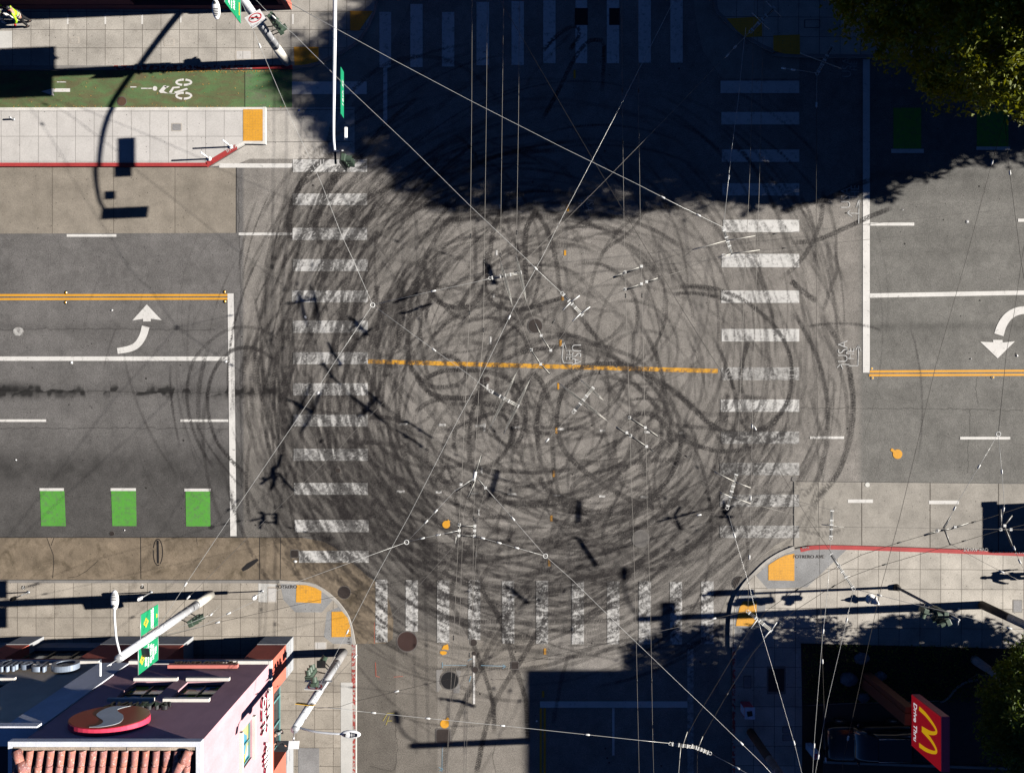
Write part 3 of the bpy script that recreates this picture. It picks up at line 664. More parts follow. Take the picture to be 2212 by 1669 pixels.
quads("bike_box_paint", [[T(0,1,260,1510), T(0,1,418,1510), T(0,2,428,68), T(0,2,268,68)], [T(0,1,721,1510), T(0,1,882,1510), T(0,2,886,68), T(0,2,729,68)], [T(0,1,1203,1512), T(0,1,1362,1512), T(0,2,1365,70), T(0,2,1207,70)],
    [T(2,0,1365,700), T(2,0,1545,700), T(2,0,1545,965), T(2,0,1365,965)], [T(2,0,1905,700), T(2,0,2110,700), T(2,0,2110,950), T(2,0,1905,950)]], .012, P_G, .1)
quads("bike_box_edge", [rectT(0,1,257,1492,415,1510), rectT(0,1,717,1492,882,1510), rectT(0,1,1196,1495,1368,1513), rectT(2,0,1350,966,1562,993), rectT(2,0,1902,951,2120,973)], Z1, P_W)
# poly shapes in paint (arrows, cyclist, blobs)
def flat(name, polys, z, mat, kind='structure'):
    mb = MB()
    for P in polys:
        P = [(p[0], p[1]) for p in P]; n = len(P)
        ar = sum(P[i][0]*P[(i+1) % n][1]-P[(i+1) % n][0]*P[i][1] for i in range(n))
        if ar < 0: P = P[::-1]
        mb.add([(p[0], p[1], z) for p in P], [tuple(range(n))])
    return mb.build(name, mat, kind=kind)
def bandT(c, r, pts, hw):
    C = catmull(TP(c, r, pts), .12); t = np.gradient(C, axis=0); t /= np.linalg.norm(t, axis=1)[:, None]; n = np.stack([-t[:, 1], t[:, 0]], 1)
    s = np.linspace(0, 1, len(C))[:, None]; h = hw[0]*(1-s)+hw[1]*s
    A, B = C+n*h, C-n*h
    return [[A[i], A[i+1], B[i+1], B[i]] for i in range(len(C)-1)]
flat("turn_arrow", [polyT(0,1,[952,303,1048,405,978,396,978,413,928,413,928,396,858,407])]+bandT(0,1,[945,446,928,505,893,560,840,590,745,607],(.21,.155)), Z1, P_W)
flat("turn_arrow", [polyT(2,1,[2040,652,2152,542,2072,550,2072,533,2010,533,2012,548,1928,545])]+bandT(2,1,[2048,500,2068,440,2105,385,2160,350,2240,335],(.26,.2)), Z1, P_W)
flat("lane_arrow", [polyT(0,0,[455,575,455,597,345,597,352,623,268,594,340,575])], Z1, P_W)
def ring(c, r, x, y, rx, ry, w_, n=28): # ellipse ring quads
    out = []
    for i in range(n):
        if i in (7, 21): continue
        a, b = 2*math.pi*i/n, 2*math.pi*(i+1)/n
        out.append([T(c, r, x+rx*math.cos(a), y+ry*math.sin(a)), T(c, r, x+rx*math.cos(b), y+ry*math.sin(b)), T(c, r, x+(rx-w_)*math.cos(b), y+(ry-w_)*math.sin(b)), T(c, r, x+(rx-w_)*math.cos(a), y+(ry-w_)*math.sin(a))])
    return out
def disc(c, r, x, y, rad, n=20, sq=1): return [T(c, r, x+rad*math.cos(2*math.pi*i/n), y+sq*rad*math.sin(2*math.pi*i/n)) for i in range(n)]
flat("cyclist_symbol", ring(0,0,1192,535,55,24,14)+ring(0,0,1192,622,55,26,14)+[disc(0,0,1005,575,15), polyT(0,0,[1030,592,1062,556,1075,556,1082,566,1062,592,1090,606,1150,606,1145,610,1040,604]), polyT(0,0,[1062,560,1100,560,1080,574]), polyT(0,0,[1095,600,1120,565,1165,562,1165,572,1128,575,1112,604]), polyT(0,0,[1130,596,1210,572,1220,580,1135,610])], Z1, P_W)
flat("guide_dashes", [rectT(0,0,845,562,885,569), rectT(0,0,915,571,985,578), rectT(0,0,370,530,430,536)], Z1, P_WW)
for c, r, x, y, rad, tx, ty in ((2,1,1392,1272,31,1350,1240),(1,2,680,58,25,700,32),(1,2,670,1348,29,695,1310)):
    a = math.atan2(ty-y, tx-x); px, py = -math.sin(a)*9, math.cos(a)*9
    flat("utility_dot", [disc(c, r, x, y, rad), polyT(c, r, [x+px, y+py, x-px, y-py, tx-px, ty-py, tx+px, ty+py])][:1], Z1+.001, P_Y)
    flat("utility_dot_tail", [polyT(c, r, [x+px, y+py, x-px, y-py, tx-px, ty-py, tx+px, ty+py])], Z1+.003, P_Y)
flat("utility_dot", [polyT(1,2,[650,868,662,842,690,832,695,850,695,870,660,866]), polyT(1,2,[640,878,665,876,685,882,680,898,655,903,640,892])], Z1, P_Y)
flat("paint_spill", [disc(0,1,120,478,36,9,.8)], Z1, P_WX)
# sprayed chalk letters and arrows
def lineT(c, r, pts, w_=.045):
    C = TP(c, r, pts); out = []
    for a, b in zip(C[:-1], C[1:]):
        a, b = Vector(a), Vector(b); d = (b-a).normalized(); n = Vector((-d.y, d.x))*w_/2; out.append([a+n, b+n, b-n, a-n])
    return out
P_T = lambda c, r, x, y, z, rot: Matrix.Translation(T(c, r, x, y)+Vector((0, 0, z))) @ Matrix.Rotation(R(rot), 4, 'Z')
for c, r, x, y, s, txt, rot in ((2,0,1058,1283,.75,"USA",90),(2,0,1118,1243,.68,"HE",90),(2,1,1040,608,.78,"USA",90),(2,1,1087,622,.62,"HE",88),(1,1,1520,628,.75,"USA",270),(1,1,1474,630,.55,"HE",270),(1,0,1608,1318,.6,"USA",265),(1,0,1552,1322,.45,"HE",265),(2,0,1065,440,.7,"USA",90),(2,0,1112,430,.5,"HE",90)):
    text_mesh("sprayed_letters", txt, s, P_T(c, r, x, y, Z1+.003, rot), P_CH, depth=0.0015, kind='structure', bold=-.008, sx=.85)
flat("sprayed_arrow", lineT(2,0,[1140,1450,1142,1290])+lineT(2,0,[1125,1345,1142,1290,1152,1310])+lineT(2,0,[1140,1384,1068,1382])+lineT(2,0,[1085,1362,1066,1382,1100,1405]), Z1+.001, P_CH)
flat("sprayed_arrow", lineT(2,1,[1075,700,1135,700,1140,568])+lineT(2,1,[1120,598,1140,566,1155,605])+lineT(2,1,[1080,692,1022,690])+lineT(2,1,[1000,712,1022,688,1038,722]), Z1+.001, P_CH)
flat("sprayed_arrow", lineT(1,1,[1500,682,1440,680,1430,650,1440,545])+lineT(1,1,[1428,575,1440,543,1458,590]), Z1+.001, P_CH)
m_bl = simple("blue_survey_paint", (.18, .32, .42), .8); m_rs = simple("red_survey_paint", (.45, .12, .08), .8); m_ys = simple("yellow_survey_paint", (.4, .33, .08), .8)
flat("survey_marks", lineT(1,2,[655,950,655,985],.03)+lineT(1,2,[660,968,810,970],.02)+lineT(1,2,[905,970,1065,975],.025)+lineT(1,2,[1045,965,1068,976,1045,988],.025)+lineT(1,2,[840,1040,830,1075],.04)+lineT(1,2,[655,1490,652,1660],.02)+lineT(1,2,[632,1630,660,1640,635,1652],.03)+lineT(1,2,[820,940,845,925],.03), Z1, m_bl)
flat("survey_marks", lineT(1,2,[222,950,225,1040,250,1045],.03)+lineT(1,2,[340,1045,400,1040],.02)+lineT(1,2,[215,690,215,830],.02), Z1, m_rs)
flat("survey_marks", lineT(1,2,[270,1330,300,1280,345,1278],.03)+lineT(1,2,[290,1355,310,1300],.03)+lineT(1,2,[295,1330,330,1328],.03), Z1, m_ys)
# skid-drawn loop on the brown gutter
m_oil = simple("oil_stain", (.012, .011, .012), .6)
flat("rubber_loop", ring(0,2,1024,237,33,88,6,40)+lineT(0,2,[1022,160,1024,310],.12), .0125, m_oil)
flat("oil_stain", [polyT(0,2,[1565,345,1600,310,1640,290,1668,278,1675,290,1650,315,1610,345,1575,362]), polyT(0,2,[300,150,340,150,346,250,356,300,342,400,338,400,345,310,322,230]), ], .0125, m_oil) if False else flat("oil_stain", [polyT(0,2,[1565,345,1600,310,1640,290,1668,278,1675,290,1650,315,1610,345,1575,362])], .0125, m_oil)
flat("pavement_crack", lineT(0,2,[305,145,325,200,345,250,350,310,342,405],.03)+lineT(0,2,[350,145,332,195],.03)+lineT(0,2,[912,143,914,410],.035)+lineT(0,2,[1683,143,1684,414],.03)+lineT(0,2,[1818,143,1817,414],.03)+lineT(0,2,[1272,143,1280,190],.02)+lineT(0,2,[640,290,560,360,500,395,440,403],.02)+lineT(0,2,[0,142,1960,142],.03), .0126, m_oil)
flat("pavement_crack", lineT(2,2,[720,-219,720,209],.04)+lineT(2,2,[722,-221,2212,-207],.03)+lineT(0,0,[1532,1086,1532,1510],.03)+lineT(0,0,[1729,717,2292,711],.025)+lineT(0,0,[1729,922,2290,918],.025)+lineT(0,0,[1588,456,1588,700],.03), .0165, m_oil)
# ---------------- tactile paving ----------------
def tact(name, col):
    m, nt, b = newmat(name); p = posn(nt); s = N(nt, "ShaderNodeSeparateXYZ"); nt.links.new(p, s.inputs[0])
    dx = mathn(nt, 'PINGPONG', s.outputs[0], .03); dy = mathn(nt, 'PINGPONG', s.outputs[1], .03)
    d = mathn(nt, 'SQRT', mathn(nt, 'ADD', mathn(nt, 'MULTIPLY', dx, dx), mathn(nt, 'MULTIPLY', dy, dy)))
    gx = mathn(nt, 'LESS_THAN', mathn(nt, 'PINGPONG', s.outputs[0], .075), .006); gy = mathn(nt, 'LESS_THAN', mathn(nt, 'PINGPONG', s.outputs[1], .075), .006)
    c = mixc(nt, mathn(nt, 'LESS_THAN', d, .012), col, tuple(min(1, k*1.35) for k in col))
    c = mixc(nt, mathn(nt, 'MULTIPLY', mathn(nt, 'MAXIMUM', gx, gy), .45), c, (.35, .2, .08))
    st = ramp(nt, noise(nt, p, 3, 6, .7), .56, .75, 0, .6); c = mixc(nt, st, c, (.12, .09, .06))
    c = grain(nt, p, c, .2, .1); nt.links.new(c, b.inputs['Base Color']); b.inputs['Roughness'].default_value = .7
    bp = N(nt, "ShaderNodeBump"); bp.inputs['Strength'].default_value = .6; bp.inputs['Distance'].default_value = .008; bp.invert = True
    nt.links.new(d, bp.inputs['Height']); nt.links.new(bp.outputs[0], b.inputs['Normal']); return m
m_tac = tact("tactile_yellow", (.60, .29, .025))
for c, r, L, z in ((0,0,[1583,716,1708,716,1708,920,1583,920],.158),(0,0,[1908,312,2069,312,2069,405,1990,425,1913,432],.128),(1,0,[60,80,208,80,130,190,122,206,60,206],.128),(0,2,[1926,445,1990,447,2050,465,2087,485,2085,563,1923,557],.134),
    (1,2,[-59,618,8,616,45,660,62,720,66,780,-59,782],.134),(2,2,[718,243,718,418,550,415,550,318,610,278,660,254],.134),(2,2,[388,549,474,549,474,690,455,712,340,710,348,660,365,590],.134),(2,0,[280,128,475,118,508,130,510,244,400,250,340,200],.128),(2,0,[582,238,753,232,755,362,650,355,582,335],.128)):
    polysheet("tactile_paving", polyT(c, r, L), z, m_tac, thick=.006)
m_pale = simple("pale_slab", (.50, .49, .465), .85); m_grey = simple("grey_slab", (.24, .235, .235), .85, 0, .3, .2); m_iron = simple("cast_iron", (.045, .036, .032), .6, .3, .3, .3); m_ironl = simple("cast_iron_worn", (.16, .15, .14), .5, .4, .3, .3); m_black = simple("black", (.012, .012, .013), .5); m_rim = simple("cover_rim", (.42, .38, .33), .8)
polysheet("pavement_patch", polyT(0, 2, [1937,1497,2072,1499,2072,1800,1937,1800]), .132, m_grey, thick=.006)
polysheet("pavement_patch", polyT(1, 2, [0,1075,76,1075,76,1900,0,1900]), .128, m_pale, thick=.006)
polysheet("pavement_patch", polyT(0, 2, [1680,435,1800,440,1800,560,1680,555]), .128, m_pale, thick=.006)
polysheet("pavement_patch", polyT(0, 0, [-300,215,88,210,88,318,-300,330]), .128, m_pale, thick=.006)
# curb and pavement lettering
m_ltr = simple("pressed_letter", (.06, .05, .045), .8)
for c, r, x, y, z, s, txt, rot, mt in ((0,2,1862,458,.14,.26,"POTRERO",0,m_ltr),(2,2,810,264,.14,.26,"POTRERO AVE",0,m_ltr),(0,2,162,463,.13,.28,"6",0,P_W),(0,2,930,453,.13,.28,"7",0,P_W),(2,2,1900,217,.135,.26,"TOW-AWAY",180,P_CH),(2,2,2060,226,.135,.26,"BUS STOP",180,P_CH),(2,2,2230,232,.135,.26,"TOW-AWAY",180,P_CH),(0,0,1508,970,.165,.22,"SFMTA",30,P_W),(1,2,85,870,.135,.13,"MUNI STOP",90,P_CH),(1,2,54,790,.14,.2,"15TH ST",270,m_ltr),(2,2,790,206,.135,.13,"SFMTA",3,P_CH)):
    text_mesh("pavement_lettering", txt, s, P_T(c, r, x, y, z, rot), mt, depth=.002, kind='structure')
for x in (930, 162): polysheet("number_plate_square", rectT(0, 2, x-12, 452 if x > 500 else 452, x+10, 470 if x > 500 else 473), .128, m_black, thick=.005)
flat("painted_tick", [rectT(0,0,x-5,100,x+6,y) for x, y in ((447,165),(690,165),(928,165),(1177,155),(1902,165),(3,185))], .124, P_W)
# ---------------- covers and manholes ----------------
def cover(c, r, x, y, rad, label, style='round', mat=None, rim=None):
    p = T(c, r, x, y); rr = rad/120.0; z = .12 if style == 'box' else 0
    nm = {'round':'manhole_cover','grate':'storm_drain','small':'valve_cover','box':'utility_box_lid','square':'manhole_cover'}[style]
    e = empty(nm, (p.x, p.y, z), label, {'round':'manhole','grate':'drain','small':'valve cover','box':'utility box','square':'manhole'}[style])
    mb = MB(); mc = mat or m_iron
    if style == 'square':
        def sq(h, k=.35, n=6):
            out = []
            for cx, cy, a0 in ((1,1,0),(-1,1,90),(-1,-1,180),(1,-1,270)):
                for i in range(n+1):
                    a = R(a0+90*i/n); out.append((p.x+cx*h*(1-k)+math.cos(a)*h*k, p.y+cy*h*(1-k)+math.sin(a)*h*k))
            return out
        MB().prism(sq(rr), .001, .018).build("frame", rim or m_ironl, e); mb.prism(sq(rr*.86), .0185, .024)
        for i in range(-3, 4): mb.box(p.x+i*rr*.2-.012, p.x+i*rr*.2+.012, p.y-rr*.6, p.y+rr*.6, .0245, .028)
        mb.build("lid", mc, e)
    else:
        def circ(q, n=32): return [(p.x+q*math.cos(2*math.pi*i/n), p.y+q*math.sin(2*math.pi*i/n)) for i in range(n)]
        MB().prism(circ(rr), .001, .018).build("frame", rim or m_ironl, e)
        if style == 'grate':
            MB().prism(circ(rr*.93), .0185, .0195).build("pit", m_black, e)
            for i in range(-4, 5):
                X = i*rr*.2; h = math.sqrt(max(0, (rr*.9)**2-X*X)); mb.box(p.x+X-.028, p.x+X+.028, p.y-h, p.y+h, .021, .03, rz=R(-20), c=Vector((p.x, p.y, 0)))
            mb.build("grate_bars", mc, e)
        else:
            mb.prism(circ(rr*.9), .0185, .022)
            if rr > .3:
                for ringr in (.8, .6, .4, .2):
                    n = int(40*ringr)
                    for i in range(n):
                        a = 2*math.pi*i/n; q = rr*.9*ringr; mb.obox((p.x+q*math.cos(a), p.y+q*math.sin(a), .0245), rr*.11, rr*.06, .004, Matrix.Rotation(a, 3, 'Z'))
            mb.build("lid", mc, e)
    return e
cover(1,1,1257,442,50,"patterned iron manhole cover nearest the middle of the crossing","round")
cover(1,2,427,815,70,"big dark maroon manhole cover beside the lower left crossing stripes","round",simple("iron_maroon",(.05,.028,.024),.6,.2))
cover(1,2,702,1068,62,"wide black round manhole lid set in a broken pale square","round",m_black)
cover(1,2,660,1427,50,"dark rounded square manhole below the yellow dot","square")
cover(1,2,1940,150,58,"grey worn manhole cover with radial pattern near the lower right corner","round",m_ironl)
cover(1,2,1125,970,27,"small rounded iron cover where the X shaped tyre marks meet","square")
cover(1,2,857,823,24,"small round valve cover at the foot of the fourth lower stripe","small")
cover(1,2,862,893,14,"tiny round valve cover at the top end of the white line","small")
cover(1,2,868,998,22,"round valve cover halfway along the white line","small")
cover(0,0,790,658,32,"rusty round manhole cover in the green bike lane","round",simple("iron_rusty",(.10,.055,.035),.7,.2))
cover(0,2,1910,248,27,"small rounded grate at the left end of the last crossing stripe","square")
cover(0,2,727,117,16,"small round valve cover just above the brown gutter","small")
cover(1,2,20,498,42,"round storm drain grate beside the lower left corner curb","grate")
cover(2,2,370,440,50,"round storm drain grate shaded at the lower right corner","grate")
cover(1,1,945,788,18,"small black valve cover just under the yellow guide line","small")
cover(1,1,1690,742,15,"faint small valve cover touching the underside of the yellow line","small",m_ironl)
cover(0,1,2190,1378,18,"small ringed valve cover on the left crossing","small")
cover(2,1,722,1433,18,"small valve cover at the corner of the right bus pad","small",m_ironl)
cover(2,1,1197,1470,17,"white ringed survey cover on the right bus pad edge","small",simple("cover_white",(.55,.54,.5),.6))
m_spat = simple("patch_pale", (.21, .20, .19), .9, 0, .4)
flat("patch", [polyT(1,2,[615,1000,660,998,640,1030,635,1090,650,1120,622,1145,618,1140]), polyT(1,2,[740,1000,775,1005,772,1030,762,1050]), polyT(1,2,[760,1090,772,1100,765,1150,735,1150,720,1136])], .011, m_spat)
def lid(c, r, x0, y0, x1, y1, label, mat=None, dark=False):
    a, b = T(c, r, x0, y0), T(c, r, x1, y1); cx, cy = (a.x+b.x)/2, (a.y+b.y)/2; hx, hy = abs(b.x-a.x)/2, abs(b.y-a.y)/2
    e = empty("utility_box_lid", (cx, cy, .12), label, "utility box")
    z0 = .151 if (c == 0 and r == 0 and y0 > 700) else .121
    def rr(hx, hy, k=.05):
        out = []
        for sx, sy, a0 in ((1,1,0),(-1,1,90),(-1,-1,180),(1,-1,270)):
            for i in range(4): t = R(a0+30*i); out.append((cx+sx*(hx-k)+k*math.cos(t), cy+sy*(hy-k)+k*math.sin(t)))
        return out
    MB().prism(rr(hx, hy), z0, z0+.01).build("frame", m_rim if not dark else m_ironl, e)
    mb = MB().prism(rr(hx*.84, hy*.82), z0+.0105, z0+.013)
    for sx, sy in ((-1,-1),(1,1),(1,-1),(-1,1)): mb.box(cx+sx*hx*.55-.03, cx+sx*hx*.55+.03, cy+sy*hy*.5-.02, cy+sy*hy*.5+.02, z0+.0135, z0+.016)
    mb.build("lid", mat or m_sw1, e)
lid(0,0,463,247,522,290,"pale small utility lid on the upper left sidewalk, left one")
lid(0,0,1070,258,1137,305,"pale small utility lid on the upper left sidewalk, right one")
lid(0,0,1120,805,1187,857,"grey utility lid in the white bus island", m_grey)
lid(0,0,1530,333,1640,395,"faint large utility lid next to the upper left trolley pole base", m_isl)
lid(0,2,1738,456,1800,562,"pale utility lid beside the right most parking meter", m_isl)
lid(0,2,2042,812,2122,862,"white rimmed utility lid at the building corner", m_isl)
lid(2,2,540,970,662,1150,"large dark ribbed vault grate in the shaded sidewalk", m_black, True)
lid(2,2,388,1030,440,1113,"small shaded utility lid left of the dark vault grate", m_grey, True)
lid(2,2,640,1360,702,1402,"upper one of two shaded lids near the parking lot", m_grey, True)
lid(2,2,640,1410,702,1452,"lower one of two shaded lids near the parking lot", m_grey, True)
lid(2,2,865,595,930,695,"outlined utility lid in the tree shadow on the right sidewalk", m_sw3, True)
lid(2,2,2130,540,2190,625,"dark utility lid by the far right pole base", m_grey, True)
lid(2,0,392,62,478,110,"pale outlined lid in the dark upper right corner", m_sw3)
lid(2,0,780,135,885,190,"shaded lid right of the upper right tactile paving", m_sw3, True)
m_ref = simple("marker_amber", (.8, .45, .05), .3); m_refw = simple("marker_white", (.8, .8, .78), .3)
for c, r, x, y, am, lb in ((0,1,430,227,1,"amber road reflector above the double yellow line, left pair"),(0,1,428,290,1,"amber road reflector below the double yellow line, left pair"),(0,1,1458,222,1,"amber road reflector above the double yellow line by the left stop line"),(0,1,1460,284,1,"amber road reflector below the double yellow line by the left stop line"),
    (0,1,466,680,0,"white road reflector under the solid white lane line"),(0,1,1466,673,0,"white road reflector where lane line meets left stop line"),(2,1,1224,718,1,"amber road reflector above the yellow line by the right stop line"),(2,1,1229,779,1,"amber road reflector below the yellow line by the right stop line"),
    (2,1,2010,775,1,"amber road reflector below the right yellow line, far one"),(2,0,1845,1437,0,"white road reflector in the upper right lane")):
    p = T(c, r, x, y); e = empty("road_reflector", (p.x, p.y, 0), lb, "road marker", "raised reflectors on the road")
    MB().prism([(p.x+.1*math.cos(i*.524), p.y+.1*math.sin(i*.524)) for i in range(12)], .017, .022).build("pad", m_black if c == 0 and am else m_grey, e)
    MB().add([(p.x-.05,p.y-.05,.022),(p.x+.05,p.y-.05,.022),(p.x+.05,p.y+.05,.022),(p.x-.05,p.y+.05,.022),(p.x-.03,p.y-.04,.042),(p.x+.03,p.y-.04,.042),(p.x+.03,p.y+.04,.042),(p.x-.03,p.y+.04,.042)], [(4,5,6,7),(0,1,5,4),(1,2,6,5),(2,3,7,6),(3,0,4,7)]).build("lens", m_ref if am else m_refw, e)
# litter
m_lit = simple("paper_litter", (.75, .74, .72), .7); m_blue = simple("blue_litter", (.05, .12, .5), .5)
for c, r, x, y, s, mt, lb in ((0,1,728,340,7,m_lit,"white scrap lying right under the double yellow line"),(0,1,105,1310,6,m_lit,"white scrap near the left edge above the green boxes"),(0,2,808,95,6,m_lit,"white scrap between the first two green boxes"),(2,1,2167,635,8,m_lit,"white scrap right of the white turn arrow head"),(0,0,1938,716,8,m_blue,"small blue wrapper on the crossing refuge"),
    (0,1,1980,385,11,m_lit,"cream rag on the left crossing stripes"),(0,1,2062,875,11,m_lit,"cream scrap of cloth on the left crossing"),(2,2,1779,600,9,m_lit,"pale bluish paper on the shaded part of the right sidewalk"),(2,0,1425,1361,5,m_lit,"tiny white scrap right of the right stop line"),(2,1,1870,655,5,m_lit,"tiny white scrap above the right yellow line"),(1,2,1266,1330,7,m_lit,"white scrap near the shaded yellow centre line"),(0,2,1915,298,11,m_lit,"torn white paper by the small square grate"),(0,1,895,560,.1,m_lit,None)):
    if not lb: continue
    p = T(c, r, x, y, .02); q = s/120.; zz = .13 if 'sidewalk' in lb else .02; mb = MB(); g2 = np.random.default_rng(int(x))
    V = [(p.x, p.y, zz+.04)]+[(p.x+q*g2.uniform(.6, 1.2)*math.cos(i*1.05), p.y+q*g2.uniform(.6, 1.2)*math.sin(i*1.05), zz+g2.uniform(0, .03)) for i in range(6)]
    mb.add(V, [(0, i+1, (i+1) % 6+1) for i in range(6)]).build("litter", mt, None, lb, "litter")
# fallen leaves along the gutter
m_leafy = simple("dry_leaf", (.45, .26, .06), .7); mb = MB(); g2 = np.random.default_rng(8)
for i in range(520):
    if i < 300: x, y = g2.uniform(900, 1900), 458+abs(g2.normal(0, 7))
    elif i < 420: x, y = g2.uniform(-50, 1880), g2.uniform(462, 700)
    else: x, y = g2.uniform(0, 1800), 698-abs(g2.normal(0, 5))
    p = T(0, 0, x, y); a = g2.uniform(0, 6.3); q = g2.uniform(.015, .045)
    mb.add([(p.x+q*math.cos(a), p.y+q*math.sin(a), .02), (p.x-q*.5*math.sin(a), p.y+q*.5*math.cos(a), .035), (p.x-q*math.cos(a), p.y-q*math.sin(a), .021), (p.x+q*.5*math.sin(a), p.y-q*.5*math.cos(a), .024)], [(3, 2, 1, 0)[::-1]])
mb.build("fallen_leaves", m_leafy, None, "dry yellow leaves scattered in the green bike lane gutter", "leaves", kind='stuff')
# ---------------- overhead trolley wires ----------------
m_wl = simple("wire_lit_steel", (.50, .50, .48), .35, .25, .1, .1); m_wd = simple("wire_unlit_dark", (.045, .04, .035), .5, .4, .1, .1); m_wm = simple("wire_grey", (.17, .16, .145), .45, .4, .1, .1)  # lit and unlit wire tones: light and shade put into the colour
m_ins = simple("insulator_white", (.62, .62, .60), .4); m_alu = simple("fitting_aluminium", (.46, .445, .40), .45, .2); m_fit = simple("fitting_dark", (.03, .03, .03), .5, .3)
GW = "overhead trolley and span wires above the junction"
def wpts(z, segs):
    P = []
    for c, r, L in segs:
        for i in range(0, len(L), 2): P.append((c, r, L[i], L[i+1]))
    n = len(P); z0, z1 = z if isinstance(z, tuple) else (z, z)
    return [T(c, r, x, y, z0+(z1-z0)*i/max(1, n-1)) for i, (c, r, x, y) in enumerate(P)]
def along(P, t):
    d = [(b-a).length for a, b in zip(P[:-1], P[1:])]; L = sum(d)*t
    for a, b, q in zip(P[:-1], P[1:], d):
        if L <= q: return a.lerp(b, L/q), (b-a).normalized()
        L -= q
    return P[-1], (P[-1]-P[-2]).normalized()
def wire(label, z, mat, segs, ins=(), r=.013, clamps=(), name="trolley_wire"):
    P = wpts(z, segs)
    e = empty(name, P[0], label, "wire", GW)
    MB().tube(P, r*.78, 5).build("cable", mat, e)
    for t in ins:
        p, d = along(P, t); MB().tube([p-d*.11, p-d*.085, p+d*.085, p+d*.11], [.015, .042, .042, .015], 8).build("insulator", m_ins, e)
    for t in clamps:
        p, d = along(P, t); MB().tube([p-d*.10, p+d*.10], .03, 6).build("clamp", m_fit, e)
    return e
zc = 6.0
wire("leftmost long wire running top to bottom through the junction", zc, m_wm, [(1,0,[848,-300,848,0,845,660,838,1330,836,1669]),(1,1,[832,330,822,530,812,745,800,1000,780,1450,765,1669]),(1,2,[735,640,712,1060,700,1320,680,1900])], clamps=(.33,.42,.62,.8))
wire("second long wire from the left running top to bottom", zc, m_wm, [(1,0,[946,-300,946,0,940,700,930,1420,927,1669]),(1,1,[920,500,893,810,875,1170,866,1350,858,1669]),(1,2,[850,600,800,1330,790,1900])], clamps=(.36,.44,.66,.82))
wire("third upper wire that ends in a fan hanger", zc, m_wm, [(1,0,[1054,-300,1052,0,1042,760,1032,1560]),(1,1,[1028,-30,1040,130,1075,230,1115,320,1170,440,1231,597])], clamps=(.75,))
wire("fourth upper wire that ends in a fan hanger", zc, m_wm, [(1,0,[1160,-300,1155,0,1148,760,1135,1560]),(1,1,[1132,-30,1148,100,1168,190,1204,298,1257,420])], clamps=(.75,))
wire("wire from the crossing frog running down to the right across the yellow line", zc, m_wm, [(1,1,[1231,597,1292,690,1407,806,1480,880,1560,945,1640,1005,1725,1058,1780,1090,1870,1150,1980,1225,2212,1385]),(2,1,[120,1437,300,1540,435,1590,720,1665])], clamps=(.05,.25,.5))
wire("upper parallel wire running down to the right past the bus pad", zc, m_wm, [(1,1,[1257,420,1295,500,1357,600,1455,700,1550,790,1620,860,1700,925,1785,985,1868,1035,1970,1100,2100,1180,2212,1275]),(2,1,[150,1345,330,1450,435,1488,520,1510,745,1578,960,1632,1045,1645])], clamps=(.08,.4,.55))
wire("wire curving from the lower hanger up to the crossing frog", zc, m_wm, [(1,2,[660,1900,700,1320,760,900]),(1,1,[790,1669,835,1480,870,1380,905,1280,960,1105,985,1000,1015,915,1060,830,1140,735,1231,597,1300,500,1365,425,1430,340,1487,288,1540,250,1645,190,1760,130,1840,95,1945,55,2212,-30]),(2,0,[0,1610+60,70,1615,280,1560,470,1528,860,1490,1500,1420,2212,1345,2700,1290])], clamps=(.3,.47,.7))
wire("wire curving from the lower right hanger arm up to the right", zc, m_wm, [(1,2,[800,1900,830,900]),(1,1,[890,1669,935,1490,985,1340,1050,1140,1085,1040,1120,950,1165,870,1226,780,1292,690,1357,600,1430,505,1500,410,1555,360,1610,318,1710,265,1840,205,1980,157,2055,133,2212,85]),(2,1,[0,80,170,10,310,-30,500,-47]),(2,0,[590,1615,1170,1555,1640,1505,2212,1445,2700,1390])], clamps=(.3,.5,.7))
wire("fifth long wire running down just left of the right manhole", zc, m_wm, [(1,0,[1815,-300,1818,0,1822,735,1828,1200,1835,1669]),(1,1,[1838,150,1845,350,1868,1030,1880,1500,1888,1669]),(1,2,[1905,560,1925,1450,1935,1900])], clamps=(.16,.22,.4,.85))
wire("sixth long wire running down just right of the right manhole", zc, m_wm, [(1,0,[1920,-300,1922,0,1928,830,1934,1200,1940,1669]),(1,1,[1946,165,1952,400,1968,1100,1975,1250,1983,1669]),(1,2,[2003,600,2018,1460,2030,1900])], clamps=(.16,.4,.85))
wire("left wire of the pair above the right crossing", zc, m_wm, [(2,0,[478,-300,465,0,440,965,430,1250,407,1669]),(2,1,[385,600,372,900,358,1150,345,1400])], clamps=())
wire("right wire of the pair above the right crossing", zc, m_wm, [(2,0,[535,-300,527,0,503,930,495,1250,480,1669]),(2,1,[466,600,455,850,447,1280,437,1669]),(2,2,[437,125,428,400,423,610])], ins=(.72,.83,.92))
wire("dark wire running down past the sprayed arrows to the drive thru lot", zc, m_wd, [(2,0,[868,690,866,1200,865,1669]),(2,1,[868,600,874,1000,881,1669]),(2,2,[890,400,900,800,910,1050,925,1540,940,1900])], ins=(.79,.93), r=.012)
wire("black wire slanting from the treetop down to the lower edge, left one", 7.0, m_wd, [(2,0,[2095,740,2040,930,1940,1290,1840,1669]),(2,1,[1740,350,1640,700,1530,1170,1410,1669]),(2,2,[1290,450,1200,850,1040,1590,1015,1900])], ins=(.07,.9))
wire("black wire slanting from the treetop down to the ring, right one", 7.0, m_wd, [(2,0,[2085,740,2105,985,2130,1200,2190,1669]),(2,1,[2215,150])], ins=(.35,))
wire("black wire entering at the right edge and ending in the ring", 6.8, m_wd, [(2,0,[2260,1290,2200,1669]),(2,1,[2150,350,2100,600,2045,1140])])
